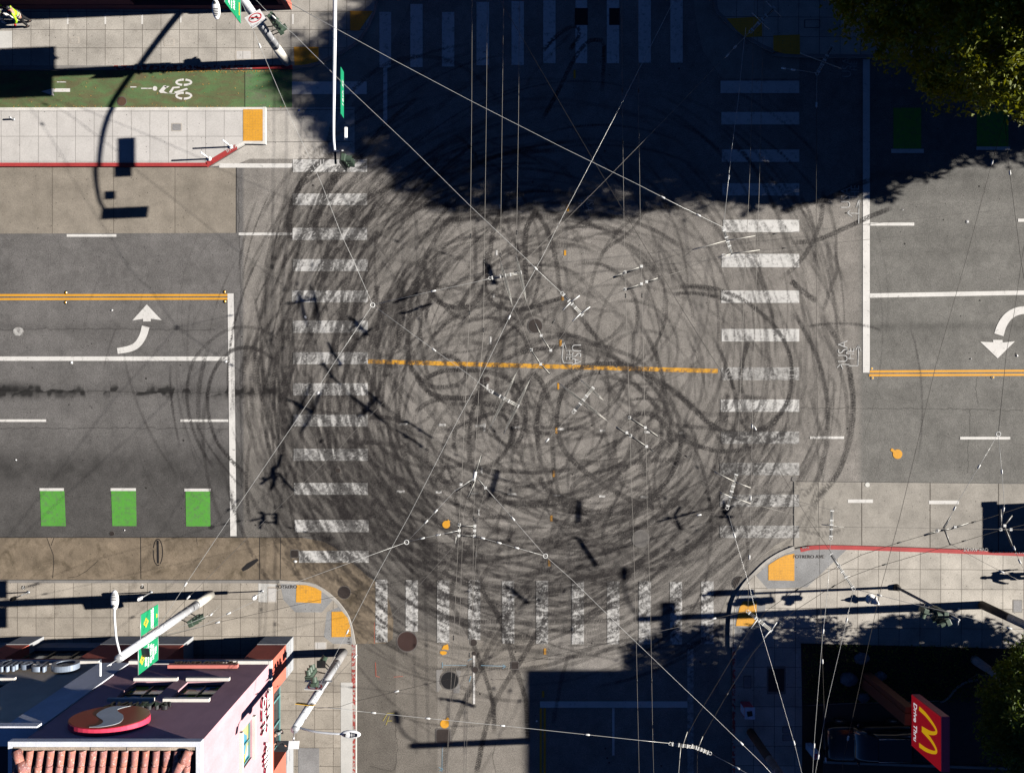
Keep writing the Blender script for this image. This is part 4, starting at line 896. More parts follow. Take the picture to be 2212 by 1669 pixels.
wire("left leg of the forked wire below the ring", (6.8,6.2), m_wl, [(2,1,[2045,1140,1930,1335,1790,1570,1742,1660]),(2,2,[1700,75])], ins=(.35,.8), r=.011)
wire("right leg of the forked wire below the ring", (6.8,6.2), m_wl, [(2,1,[2045,1140,2065,1355,2085,1590]),(2,2,[2062,80])], ins=(.4,.8), r=.011)
SPAN = "span_wire"
def sw(label, z, mat, segs, ins=(), r=.011, **k): return wire(label, z, mat, segs, ins, r, name=SPAN, **k)
sw("bright span wire crossing the dark shade from the upper left sign pole", (8.5,6.4), m_wl, [(0,0,[1830,-5,2212,205]),(1,0,[320,380,840,655,1440,960,1900,1185,2212,1345]),(2,0,[40,1363,265,1475])], ins=(.85,.94), r=.014)
sw("bright span wire from the upper left pole to the middle spreader bar", (8.5,6.3), m_wl, [(0,0,[1640,-20,1720,65,1900,220,2212,530]),(1,0,[440,945,830,1330,1190,1669]),(1,1,[1270,80,1430,230])], ins=(.06,.91), r=.013)
sw("thin span wire from the upper left lamp down to the ring over the left crossing", (8.3,6.4), m_wl, [(0,0,[1560,0,1670,265,1850,690,2080,1180,2212,1520]),(0,1,[2282,0,2415,305])], ins=(.14,))
sw("span wire from the left ring to the upper fan hanger", (6.4,6.2), m_wl, [(1,1,[202,305,610,213,835,165,925,145,962,135])], ins=(.52,))
sw("span wire from the left ring down to the lower left lamp pole", (6.4,7.8), m_wl, [(1,1,[200,310,0,610]),(0,1,[2050,860,1520,1640]),(0,2,[1210,435,1000,760])], ins=(.86,))
sw("span wire from the left ring down to the lower fan hanger", (6.4,6.2), m_wl, [(1,1,[205,308,400,450,605,600,810,745,890,810,965,862])], ins=(.52,))
sw("span wire from the shade through the yellow line to the signal pole at the corner", (6.6,7.6), m_wl, [(1,0,[2212,-110,1843,620,1410,1450,1300,1669]),(1,1,[1115,330,890,800,760,1040,440,1669]),(1,2,[200,440,0,830]),(0,2,[2000,1235])], ins=(.47,.9))
sw("dark span wire from the shade down to the lower left lamp pole", (6.6,7.8), m_wm, [(1,0,[2700,150,2110,760,1650,1230,1210,1669]),(1,1,[1190,0,830,370,530,680,60,1150]),(0,1,[2212,1222,1750,1669]),(0,2,[1230,520,1020,740])], ins=(.95,))
sw("span wire from the lower spreader ring down to the curb corner pole", (6.2,7.8), m_wm, [(1,1,[1502,1002,1350,1165,900,1669]),(1,2,[560,390,270,710,65,940]),(0,2,[1990,1245])], ins=(.1,.83))
sw("span wire from the small lower left ring to the lower left lamp pole", (6.2,7.7), m_wl, [(1,2,[422,173,0,326]),(0,2,[1870,450,1300,720,1000,790])], ins=(.72,))
sw("upper arm wire of the small lower left ring", 6.2, m_wl, [(1,2,[422,173,570,20]),(1,1,[600,1655,735,1510,868,1425])], ins=(.3,.45))
sw("right arm wire of the small lower left ring", 6.2, m_wl, [(1,2,[424,172,535,145,680,115,765,97])], ins=(.3,.6))
sw("span wire from the lower fan fitting down to the shaded corner pole", (6.2,8.2), m_wl, [(1,1,[878,1425,935,1490,1070,1640]),(1,2,[1105,12,1322,262,1500,420,1800,715,2212,1110]),(2,2,[200,1300,520,1610,720,1830])], ins=(.13,.84), r=.012)
sw("short span wire from the bottom frame to the lower right ring", 6.2, m_wl, [(1,2,[862,130,918,147,1110,202,1322,262])], ins=(.12,.35,.6))
sw("long dark span wire from the corner drain to the right crossing", (6.6,6.2), m_wd, [(0,2,[1000,800,1420,690,2212,515]),(1,2,[60,497,720,350,1500,185,2050,52,2212,20]),(2,1,[0,1679,110,1665,290,1625])], ins=(.11,.95))
sw("long dark span wire across the lower street to the right corner hanger", (7.2,6.2), m_wd, [(0,2,[2050,1250,2212,1235]),(1,2,[100,1200,190,1180,550,1092,1100,970,1800,810,2212,715]),(2,2,[0,710,210,665,420,620])], ins=(.18,.92))
sw("bright span wire across the bottom from the corner signal pole", (7.6,6.3), m_wl, [(0,2,[2040,1240,2212,1252]),(1,2,[138,1270,525,1310,955,1352,1070,1363,1680,1428,1930,1455,2130,1475])], ins=(.16,.31,.52,.76), r=.013)
sw("bright short span wire in the bottom shade right of the double hanger", (6.3,7.5), m_wl, [(2,2,[180,1540,315,1612,415,1669,620,1790])], ins=(.4,))
sw("long black span wire from top centre to the right bus pad", (6.8,6.3), m_wd, [(1,0,[1025,-5,1640,1050,2010,1669]),(1,1,[2212,340]),(2,1,[0,340,350,900,600,1330,745,1575,800,1669]),(2,2,[965,245])], ins=(.77,), r=.013)
sw("bright span wire from the right corner hanger to the far right pole", (6.3,8.5), m_wl, [(2,2,[1110,475,1290,520,1500,575,1700,620,2140,735,2500,900])], ins=(.12,.72), r=.013)
sw("span wire above the right crossing from the dark upper corner", (6.6,6.3), m_wl, [(2,0,[410,180,395,300,360,650,320,950,298,1150,265,1470])], ins=(.75,), r=.012)
sw("short bright wire hanging from the dark upper right spreader", 6.3, m_wl, [(2,0,[870,480,869,640,867,700])], ins=(.9,))
sw("short wire pointing left from the dark upper right spreader", 6.3, m_wl, [(2,0,[870,475,780,460,650,443])], ins=(.7,.98))
sw("short wire below the upper right corner spreader", 6.3, m_wl, [(2,0,[440,205,330,315,275,375])], ins=(.6,.9))
sw("wire above the newspaper box rising to the right corner hanger", (6.4,7.5), m_wl, [(2,2,[300,0,345,165,430,450,480,650,570,950,730,1500,830,1900])], ins=(.07,.78))
sw("wire from the tilted hanger down across the shaded lot, middle one", (6.4,7.5), m_wl, [(2,2,[1108,478,1060,690,940,1200,860,1669,830,1850])], ins=(.15,.8))
sw("wire from the bus pad fitting down across the shaded lot, left one", (6.4,7.5), m_wl, [(2,2,[958,150,940,480,905,800,880,1100,855,1430,830,1900])], ins=(.35,.77))
sw("thin horizontal wire over the right bus pad", 6.4, m_wm, [(2,2,[725,78,1040,75,1500,80,2212,92,2600,98])], r=.009)
sw("thin span wire from the corner pole to the bottom left ground wire", (7.6,6.6), m_wl, [(0,2,[2030,1240,2212,1248]),(1,2,[0,1257,140,1271])], r=.008)
sw("wire slanting from the bus pad hanger to the sidewalk edge at right", (6.3,7.5), m_wm, [(2,2,[1730,180,1840,245,2060,360,2300,480])], ins=(.6,))
sw("wire slanting down at the right edge below the bus shadow", (6.3,7.5), m_wm, [(2,2,[2110,85,2135,180,2180,290,2300,520])], ins=(.3,.5))
sw("faint wire from the lower left frame to the left street pole banner", (6.3,7.5), m_wl, [(0,2,[1420,590,1370,640,1000,790])], ins=(.2,))
# curved pair over the lower right corner
wire("upper curved trolley wire over the lower right corner", zc, m_wd, [(2,2,[2700,-120,2212,-60,2000,10,1740,85,1575,125,1380,182,1160,255,925,372,700,505,540,620,478,690,430,745,375,830,240,1060,100,1290,30,1420,5,1490])], clamps=(.25,.33,.4,.62,.78), r=.014)
wire("lower curved trolley wire over the lower right corner", zc, m_wd, [(2,2,[2700,0,2212,60,2040,100,1740,190,1500,262,1250,335,1090,395,930,485,720,620,580,742,455,890,310,1120,180,1345,110,1470,95,1560,90,1900])], clamps=(.25,.4,.5,.62,.78), r=.014)
# ---------------- spreader bars and hangers ----------------
GH = "spreader bars and hangers carrying the trolley wires"
def spreader(label, a, b, z=6.06, fan=(), ring_at='a', arms=()):
    """double-rod insulated spreader from a to b (tile points)"""
    A, B = T(*a, z), T(*b, z); d = (B-A).normalized(); n = Vector((-d.y, d.x, 0)); e = empty("spreader_bar", A, label, "wire fitting", GH)
    mb = MB()
    for s in (-.055, .055):
        mb.tube([A+d*.12+n*s, B+n*s], .014, 6)
    mb.build("rods", m_alu, e)
    mb = MB()
    L = (B-A).length
    for t in (.12/L, .34, .5, .66, 1.0):
        p = A.lerp(B, t); mb.obox(p, .055, .17, .05, Matrix(((d.x, n.x, 0), (d.y, n.y, 0), (0, 0, 1))))
    mb.tube([A+d*.12, B], .012, 4); mb.build("clamps", m_ins, e)
    MB().tube([A+d*.15+Vector((.02, -.02, -.09)), B+Vector((.02, -.02, -.09))], .045, 6).build("shadow_bar", m_fit, e)  # dark bar added beneath to thicken the spreader's cast shadow
    tor = []
    c = A; k = 12; mb = MB(); mb.tube([c+Vector((.07*math.cos(6.2832*i/k), .07*math.sin(6.2832*i/k), 0)) for i in range(k+1)], .014, 5, caps=False); mb.build("ring", m_ins, e)
    for (p, q, w_) in fan:       # long thin hanger fans along the wire
        P0, P1 = T(*p, z), T(*q, z); dd = (P1-P0).normalized(); nn = Vector((-dd.y, dd.x, 0)); mb = MB(); mid = P0.lerp(P1, .5)
        for s in (-.5, -.17, .17, .5):
            mb.tube([P0, P0.lerp(mid, .45)+nn*s*w_*.55+Vector((0,0,.03)), mid+nn*s*w_+Vector((0,0,.06)), P1.lerp(mid, .45)+nn*s*w_*.55+Vector((0,0,.03)), P1], .006, 4)
        mb.build("fan_hanger", m_alu, e)
        MB().tube([P0+Vector((0, 0, -.05)), P0.lerp(P1, .25)+Vector((0, 0, -.07)), P0.lerp(P1, .75)+Vector((0, 0, -.07)), P1+Vector((0, 0, -.05))], [.012, .045, .045, .012], 6).build("shadow_runner", m_fit, e)  # dark rod added under the fan for a heavier shadow
    for (p, q, t_) in arms:
        P0, P1 = T(*p, z), T(*q, z); MB().tube([P0, P1], t_, 6).build("arm", m_alu if t_ < .03 else m_ins, e)
    return e
spreader("white double rod spreader with two fans right of the left ring", (1,1,962,134), (1,1,1165,96), fan=(((1,1,1030,20), (1,1,1110,315), .16), ((1,1,1133,-20), (1,1,1200,290), .16)))
spreader("white double rod spreader with two fans left of centre below the yellow line", (1,1,966,863), (1,1,1148,962), fan=(((1,1,1140,735), (1,1,963,1105), .16), ((1,1,1226,782), (1,1,1052,1140), .16)))
spreader("white double rod spreader with two fans right of centre below the yellow line", (1,1,1504,1000), (1,1,1632,842), fan=(((1,1,1405,808), (1,1,1725,1058), .16), ((1,1,1550,790), (1,1,1700,925), .16)))
spreader("white double rod spreader slanting above the manhole at the centre", (1,1,1430,230), (1,1,1562,372), arms=(((1,1,1490,285), (1,1,1545,245), .03), ((1,1,1485,290), (1,1,1435,340), .03), ((1,1,1555,360), (1,1,1612,318), .03), ((1,1,1550,362), (1,1,1498,412), .03)))
spreader("white double rod spreader above the right crossing stripes", (2,0,264,1478), (2,0,322,1655), arms=(((2,0,60,1620), (2,0,280,1560), .02), ((2,0,280,1560), (2,0,470,1528), .02), ((2,0,230,1669), (2,0,310,1645), .02), ((2,0,310,1645), (2,0,500,1620), .02)))
spreader("white double rod spreader at the lower part of the right crossing", (2,1,288,1622), (2,1,347,1405), arms=(((2,1,205,1385), (2,1,335,1450), .022), ((2,1,335,1450), (2,1,440,1490), .022), ((2,1,240,1520), (2,1,300,1542), .02), ((2,1,310,1545), (2,1,440,1592), .02)))
spreader("double rod spreader tilted over the sidewalk at the right corner", (2,2,1108,476), (2,2,960,250), arms=(((2,2,1010,320), (2,2,985,290), .03), ((2,2,1050,400), (2,2,1085,390), .02)))
spreader("double rod spreader over the shaded tactile paving at the right corner", (2,2,420,620), (2,2,575,745), arms=(((2,2,485,670), (2,2,440,730), .03), ((2,2,570,742), (2,2,520,800), .03), ((2,2,575,740), (2,2,610,690), .03)))
spreader("double rod spreader left part at the bottom shade", (1,2,2130,1477), (1,2,2300,1502), arms=(((1,2,2200,1490), (1,2,2185,1669), .02),))
spreader("double rod spreader right part at the bottom shade", (2,2,178,1540), (2,2,60,1492), arms=(((2,2,100,1505), (2,2,130,1430), .02), ((2,2,0,1490), (2,2,30,1400), .02)))
spreader("shaded double rod spreader in the upper right corner near the paving", (2,0,440,205), (2,0,592,48), arms=(((2,0,450,85), (2,0,560,190), .018), ((2,0,540,10), (2,0,640,110), .018)))
spreader("shaded double rod spreader beside the upper right tactile slab", (2,0,872,478), (2,0,968,300), arms=(((2,0,760,345), (2,0,1030,445), .018),))
spreader("short vertical double rod fitting over the right bus pad", (2,2,960,150), (2,2,968,-30), arms=(((2,2,900,58), (2,2,1045,76), .02),))
def rodset(label, segs, z=6.03, dark=(), blobs=()):
    P0 = T(*segs[0][0], z); e = empty("wire_crossing_fitting", P0, label, "wire fitting", GH)
    mb = MB()
    for a, b in segs: mb.tube([T(*a, z), T(*b, z)], .018, 6)
    mb.build("rods", m_alu, e); mb = MB()
    for a, b in segs: mb.tube([T(*a, z)+Vector((.02, -.03, -.04)), T(*b, z)+Vector((.02, -.03, -.05))], .042, 6)  # thicker dark rods added below so the fitting's shadow falls bolder
    mb.build("shadow_rods", m_fit, e); mb = MB()
    for p in blobs:
        q = T(*p, z); MB().obox(q, .15, .06, .07, Matrix.Rotation(.78, 3, 'Z')).obox(q+Vector((0,0,.005)), .06, .15, .06, Matrix.Rotation(.78, 3, 'Z')).build("frog_plate", m_ins, e)
    MB().tube([T(*blobs[0], z+.06), T(*blobs[0], z+.12)], .04, 8).build("cap", m_fit, e)
    return e
rodset("diamond shaped wire crossing just above the yellow line", [((1,1,1258,425),(1,1,1295,505)),((1,1,1295,505),(1,1,1357,600)),((1,1,1231,597),(1,1,1292,690)),((1,1,1292,690),(1,1,1350,750))], blobs=((1,1,1231,597),(1,1,1357,600),(1,1,1292,690),(1,1,1295,505)))
rodset("right hand wire crossing with white rods, upper of two", [((1,1,1868,1035),(1,1,1970,1100)),((1,1,1970,1100),(1,1,2050,1155))], blobs=((1,1,1868,1035),(1,1,1970,1100)))
rodset("right hand wire crossing with white rods, lower of two", [((1,1,1780,1095),(1,1,1870,1150)),((1,1,1880,1155),(1,1,1978,1222))], blobs=((1,1,1875,1152),(1,1,1850,1133),(1,1,1978,1222)))
rodset("wire crossing at the upper right of centre, upper rod", [((1,1,1760,125),(1,1,1838,95)),((1,1,1838,95),(1,1,1945,57))], blobs=((1,1,1838,95),(1,1,1945,57)))
rodset("wire crossing at the upper right of centre, lower rod", [((1,1,1838,205),(1,1,1945,170)),((1,1,1975,157),(1,1,2050,132))], blobs=((1,1,1838,205),(1,1,1945,170),(1,1,1978,157)))
rodset("white box hanger with three legs low in the middle", [((1,1,905,1280),(1,1,875,1380)),((1,1,870,1440),(1,1,822,1550)),((1,1,860,1425),(1,1,740,1510)),((1,1,878,1420),(1,1,935,1490)),((1,1,935,1490),(1,1,995,1558))], blobs=((1,1,868,1385),(1,1,776,1468),(1,1,935,1490)))
e = empty("section_insulator", T(1,1,863,1415,6.1), "thick white cylinder insulator low in the middle of the junction", "insulator")
MB().tube([T(1,1,870,1385,6.1), T(1,1,858,1445,6.1)], .075, 10).build("body", m_ins, e); MB().tube([T(1,1,874,1365,6.1), T(1,1,856,1462,6.1)], .03, 8).build("core", m_fit, e)
rodset("square wire frame above the lower crossing stripes", [((1,2,765,66),(1,2,765,128)),((1,2,865,68),(1,2,865,132)),((1,2,765,97),(1,2,720,105)),((1,2,765,128),(1,2,745,128)),((1,2,765,66),(1,2,865,68)),((1,2,765,128),(1,2,865,132)),((1,2,745,128),(1,2,738,180)),((1,2,720,105),(1,2,665,118))], blobs=((1,2,765,60),(1,2,865,68),(1,2,764,97),(1,2,864,98),(1,2,762,130),(1,2,862,132)))
rodset("long white insulated bar over the right bus pad edge", [((2,2,1565,125),(2,2,1670,95)),((2,2,1670,95),(2,2,1740,82)),((2,2,1740,82),(2,2,1850,48)),((2,2,1690,80),(2,2,1735,10)),((2,2,1700,95),(2,2,1735,185))], blobs=((2,2,1650,98),(2,2,1765,75)))
rodset("wire fitting above the bus shadow at the right edge", [((2,2,2085,65),(2,2,2135,0)),((2,2,2085,65),(2,2,2140,200)),((2,2,2060,90),(2,2,2130,90)),((2,2,2062,-40),(2,2,2065,60))], blobs=((2,2,2060,90),(2,2,2125,90),(2,2,2085,65)))
def ringo(label, p, z=6.4):
    q = T(*p, z); e = empty("wire_ring", q, label, "wire fitting", GH); k = 14
    MB().tube([q+Vector((.1*math.cos(6.2832*i/k), .1*math.sin(6.2832*i/k), 0)) for i in range(k+1)], .02, 6, caps=False).build("ring", m_ins, e)
ringo("white ring joining four span wires over the left crossing", (1,1,202,307)); ringo("white ring above the lower left corner", (1,2,422,173), 6.2); ringo("white ring joining wires above the lower crossing", (1,2,1322,262), 6.2); ringo("white ring at the end of the white lane dash on the right", (2,1,2045,1142), 6.8)
# ---------------- poles, signals, signs ----------------
m_pole = simple("pole_white_paint", (.66, .67, .69), .5, .05, .08, .1); m_polec = simple("pole_cream_base", (.60, .57, .50), .7, 0, .2, .2); m_poled = simple("pole_dark_base", (.06, .048, .035), .8, 0, .3, .3); m_poleg = simple("pole_worn_grey", (.32, .31, .30), .8, 0, .3, .3)
m_sig = simple("signal_green_housing", (.055, .085, .06), .5); m_sigb = simple("signal_black", (.012, .013, .014), .4); m_gal = simple("galvanised", (.42, .43, .44), .45, .5)
m_lamp = simple("lamp_white", (.8, .8, .8), .4); m_grn = simple("banner_green", (.005, .27, .11), .55); m_gold = simple("banner_gold", (.85, .55, .02), .5); m_white = simple("sign_white", (.8, .8, .8), .5); m_red = simple("sign_red", (.55, .02, .03), .5)
m_sgn = simple("street_sign_green", (.01, .28, .13), .5); m_solar = simple("solar_cell", (.02, .022, .03), .25); m_yel = simple("sign_yellow", (.80, .45, .02), .5)
m_lr = simple("lens_red", (.12, .01, .01), .2); m_la = simple("lens_amber", (.14, .07, .01), .2); m_lg = simple("lens_green", (.01, .08, .05), .2)
def pole(label, base, h, r0=.20, r1=.15, split=1.9, mats=None, bands=9, name="trolley_pole"):
    x, y, z0 = base; e = empty(name, (x, y, z0), label, "street pole")
    ma, mb_ = mats or (m_polec, m_pole); rs = r0+(r1-r0)*split/h
    MB().tube([(x, y, z0), (x, y, z0+split)], [r0, rs], 20).build("pole_base", ma, e)
    MB().tube([(x, y, z0+split), (x, y, z0+h-.12)], [rs, r1], 20).build("shaft", mb_, e)
    MB().ell((x, y, z0+h-.12), r1*1.05, r1*1.05, .1, nu=16).build("cap", m_gal, e)
    g_ = np.random.default_rng(int(abs(x*100)))
    for i in range(bands):
        z = z0+split+.3+(h-split-.9)*(i+g_.uniform(-.3, .3))/bands; rr = r0+(r1-r0)*(z-z0)/h+.006
        MB().tube([(x, y, z), (x, y, z+.02)], rr, 20).build("strap", m_gal, e)
    return e
def lamp(e, top, d, L=2.4, rise=.45, mat=None):
    d = Vector((d[0], d[1], 0)).normalized(); t = Vector(top); P = [t+d*.1, t+d*L*.35+Vector((0, 0, rise*.7)), t+d*L*.7+Vector((0, 0, rise)), t+d*(L-.3)+Vector((0, 0, rise))]
    a = MB().tube([Vector((*q,)) for q in catmull3(P)], .045, 8).build("lamp_arm", m_pole, e)
    c = t+d*L+Vector((0, 0, rise)); n = Vector((-d.y, d.x, 0)); M = Matrix(((d.x, n.x, 0), (d.y, n.y, 0), (0, 0, 1)))
    hd = MB().ell(c, .42, .17, .09, M=M, nu=16, nv=8).build("lamp_head", m_lamp, e)
    mb = MB()
    for i in range(5): mb.obox(c+d*(.02+.065*i)+Vector((0, 0, .085)), .03, .22-.02*i, .02, M)
    mb.build("heat_fins", m_sigb, hd)
    MB().tube([c-d*.22+Vector((0,0,.07)), c-d*.22+Vector((0,0,.15))], .05, 10).build("photocell", m_sigb, hd)
def catmull3(P, n=8):
    P = np.array([tuple(p) for p in P], float); Q = np.vstack([2*P[0]-P[1], P, 2*P[-1]-P[-2]]); out = []
    for i in range(1, len(Q)-2):
        p0, p1, p2, p3 = Q[i-1:i+3]
        for t in np.linspace(0, 1, n, endpoint=False): out.append(.5*((2*p1)+(-p0+p2)*t+(2*p0-5*p1+4*p2-p3)*t*t+(-p0+3*p1-3*p2+p3)*t**3))
    out.append(P[-1]); return [tuple(q) for q in out]
def sighead(e, c, yaw, n=3, back=False, s=.36, name="signal_head", arm_to=None):
    """vertical signal; c = centre, yaw = facing direction (deg)"""
    a = R(yaw); f = Vector((math.cos(a), math.sin(a), 0)); l = Vector((-f.y, f.x, 0)); M = Matrix(((f.x, l.x, 0), (f.y, l.y, 0), (0, 0, 1))); c = Vector(c)
    mb = MB()
    for i in range(n): mb.obox(c+Vector((0, 0, (i-(n-1)/2)*s)), .24, .33, s*.97, M)
    h = mb.build(name, m_sig, e, bevel=.03)
    if back: MB().obox(c-f*.06, .02, .62, n*s+.3, M).build("backplate", m_sigb, h)
    for i in range(n):
        p = c+f*.12+Vector((0, 0, (i-(n-1)/2)*s)); mt = (m_lg, m_la, m_lr)[i] if n == 3 else m_la
        MB().tube([p, p+f*.02], .115, 14).build("lens", mt, h)
        vs = []; fs = []; k = 14
        for j in range(k+1):
            t = math.pi*(-.12+1.24*j/k); o = l*math.cos(t)*.145+Vector((0, 0, math.sin(t)*.145)); o2 = l*math.cos(t)*.13+Vector((0, 0, math.sin(t)*.13)); q = .26 if 1 < j < k-1 else .16
            vs += [p+o, p+o+f*q, p+o2+f*q, p+o2]
        for j in range(k):
            b = j*4
            for u in range(4): fs.append((b+u, b+(u+1) % 4, b+4+(u+1) % 4, b+4+u))
        MB().add(vs, fs).build("visor", m_sig, h)
    if arm_to:
        for zz in (-n*s/2+.05, n*s/2-.05):
            q = Vector(arm_to); MB().tube([c+Vector((0, 0, zz)), Vector((q.x, q.y, c.z+zz))], .025, 6).build("bracket", m_sigb, e)
    return h
def plate(e, c, u, up, w_, h_, mat, name="sign", t=.015):
    M = frame(c, u, up); return MB().obox((0, 0, 0), w_, h_, t).xf(M).build(name, mat, e)
def _xf(s, M): s.v = [tuple(M @ Vector(v)) for v in s.v]; return s
MB.xf = _xf
def banner(e, base, y0, y1, z0, z1, face, lines, logo_z, x=None, dark=False):
    """banner in the y-z plane beside a pole, readable from side face (+1: from +x, -1: from -x)"""
    x = base[0] if x is None else x
    b = MB().box(x-.012, x+.012, min(y0, y1), max(y0, y1), z0, z1).build("banner", m_grn, e)
    mb = MB()
    for z in (z0, z1): mb.tube([(x, base[1], z), (x, y0 if abs(y0-base[1]) > abs(y1-base[1]) else y1, z)], .018, 6)
    mb.build("banner_rod", m_gal, e)
    u = Vector((0, face, 0)); M = frame((x+face*.016, (y0+y1)/2, 0), u, (0, 0, 1))
    for txt, z, s, mt in lines:
        text_mesh("banner_text", txt, s, frame((x+face*.016, (y0+y1)/2, z), u, (0, 0, 1)), mt, b, depth=.002, bold=.012)
    if logo_z:
        mb = MB(); q = .22
        F = frame((x+face*.018, (y0+y1)/2, logo_z), u, (0, 0, 1))
        mb.xprism([(q, 0), (0, q), (-q, 0), (0, -q)], F, 0, .004).build("emblem", m_gold, b)
        mb = MB(); 
        for a_ in (0, 1, 2, 3):
            aa = a_*math.pi/4; dx, dy = math.cos(aa), math.sin(aa)
            mb.xprism([(dx*.17-dy*.012, dy*.17+dx*.012), (-dx*.17-dy*.012, -dy*.17+dx*.012), (-dx*.17+dy*.012, -dy*.17-dx*.012), (dx*.17+dy*.012, dy*.17-dx*.012)], F, .005, .006+a_*.0005)
        mb.build("emblem_star", m_grn, b)
# P1: upper left pole
b1 = (-12.13, 17.45, .12)
P1 = pole("white trolley pole with no left turn sign at the upper left corner", b1, 9.9, .23, .17)
lamp(P1, (b1[0], b1[1], 9.75), (.1, -1), 2.3)
banner(P1, b1, 16.2, 17.3, 6.9, 8.75, 1, [("JOIN US", 8.3, .2, m_white), ("OUR STREET", 8.0, .15, m_white), ("PARTY", 7.7, .22, m_white), ("CITY STREETS", 7.1, .09, m_gold)], None)
banner(P1, b1, 17.6, 18.85, 6.9, 8.75, 1, [("OPEN", 7.6, .24, m_white), ("TO ALL", 7.25, .2, m_white)], 7.0)
nl = Vector((.87, .5, 0)); sc = (b1[0]+.1, b1[1]-.2, 5.2)
def noleft(e, c, u, z0, mt=None):
    F = frame(c, u, (0, 0, 1)); s = MB().obox((0, 0, 0), .82, 1.0, .02).xf(F).build("no_left_turn_sign", m_white, e)
    mb = MB(); k = 32
    for i in range(k):
        a0, a1 = 6.2832*i/k, 6.2832*(i+1)/k; mb.xprism([(.33*math.cos(a0), .14+.33*math.sin(a0)), (.33*math.cos(a1), .14+.33*math.sin(a1)), (.27*math.cos(a1), .14+.27*math.sin(a1)), (.27*math.cos(a0), .14+.27*math.sin(a0))], F, .011, .014)
    mb.build("prohibition_ring", m_red, s)
    MB().xprism([(-.22, .37), (-.18, .41), (.24, -.05), (.2, -.09)], F, .0175, .0195).build("slash", m_red, s)
    MB().xprism([(.13, -.07), (.05, -.07), (.05, .15), (-.07, .15), (-.07, .08), (-.24, .2), (-.07, .31), (-.07, .23), (.13, .23)], F, .0115, .0165).build("arrow", m_black, s)
    MB().obox((0, -.30, 0.0115), .82, .012, .002).xf(F).build("divider", m_black, s)
    text_mesh("sign_text", "EXCEPT MUNI", .13, frame(F @ Vector((0, -.39, .013)), u, (0, 0, 1)), m_black, s, depth=.001)
    return s
noleft(P1, sc, nl, 4.7)
sighead(P1, (b1[0]+.72, b1[1]+.1, 4.45), -40, arm_to=b1); sighead(P1, (b1[0]+.6, b1[1]+.25, 3.2), 30, 1, name="pedestrian_signal", s=.42, arm_to=b1)
# P3: lower left pole
b3 = (-16.2, -11.2, .12)
P3 = pole("white trolley pole with green banners at the lower left sidewalk", b3, 9.5, .23, .17)
lamp(P3, (b3[0], b3[1], 9.35), (0, 1), 2.5)
banner(P3, b3, -10.9, -9.95, 6.1, 7.7, 1, [("UNIVERSITY OF", 6.75, .12, m_white), ("SAN FRANCISCO", 6.6, .12, m_white), ("USF", 6.25, .1, m_gold)], 7.25)
banner(P3, b3, -12.5, -11.4, 6.1, 7.9, 1, [("ENGAGE", 7.25, .2, m_white), ("YOUR BRAIN", 7.02, .17, m_white), ("OR YOUR", 6.8, .19, m_white), ("HEART?", 6.58, .2, m_white), ("YES.", 6.36, .2, m_white)], 7.6)
MB().obox((-16.1, -11.62, 7.62), .5, .42, .04, Matrix.Rotation(.25, 3, 'X')).build("solar_panel", m_solar, P3)
sighead(P3, (-15.6, -11.5, 3.6), 20, arm_to=b3)
MB().tube([(-16.2, -11.2, 9.5), (-16.35, -11.28, 10.1)], .025, 6).build("antenna_mast", m_gal, P3)
MB().obox((-16.55, -11.3, 10.2), .06, .55, .42, Matrix.Rotation(.5, 3, 'Y')).build("antenna_panel", m_white, P3)
MB().ell((-16.36, -11.3, 9.85), .06, .06, .06).build("antenna_joint", m_white, P3)
# P4: lower middle corner pole
b4 = (-9.07, -14.3, .12)
P4 = pole("tall white pole with signals and yellow muni signal plate at the lower left corner", b4, 9.1, .22, .16, split=1.6, mats=(m_poleg, m_pole))
lamp(P4, (b4[0], b4[1], 8.9), (1, -.03), 2.4)
sighead(P4, (-9.85, -14.1, 3.7), 100, arm_to=b4)
sighead(P4, (-9.25, -13.95, 5.3), 95, n=1, name="beacon_head")
sighead(P4, (-9.55, -13.85, 2.75), 60, 1, name="pedestrian_signal", s=.42, arm_to=b4); MB().box(-9.75, -9.32, -14.05, -13.68, 2.98, 3.01).build("pedestrian_hood", m_sigb, P4)
noleft(P4, (-9.2, -14.02, 5.25), (-1, .05, 0), 4.8)
plate(P4, (-9.25, -14.06, 4.62), (-1, 0, 0), (0, 0, 1), 1.3, .16, m_white, "message_plate"); text_mesh("plate_text", "EXCEPT MUNI", .13, frame((-9.25, -14.045, 4.62), (-1, 0, 0), (0, 0, 1)), m_black, P4, depth=.001)
F = frame((-9.2, -14.12, 7.05), (-1, .12, 0), (0, .25, 1)); MB().obox((0, 0, 0), .8, .42, .02).xf(F).build("yellow_plate", m_yel, P4)
for t_, v_ in (("MUNI", .09), ("SIGNAL", -.10)): text_mesh("yellow_plate_text", t_, .19, frame(F @ Vector((0, v_, .013)), (-1, .12, 0), (0, .25, 1)), m_black, P4, depth=.001)
MB().tube([(-9.07, -14.3, 9.1), (-8.95, -14.5, 9.7)], .025, 6).build("antenna_mast", m_gal, P4); MB().obox((-8.9, -14.6, 9.8), .42, .3, .05, Matrix.Rotation(-.5, 3, 'X')).build("antenna_panel", m_white, P4); MB().ell((-8.98, -14.45, 9.55), .05, .05, .05).build("antenna_joint", m_white, P4)
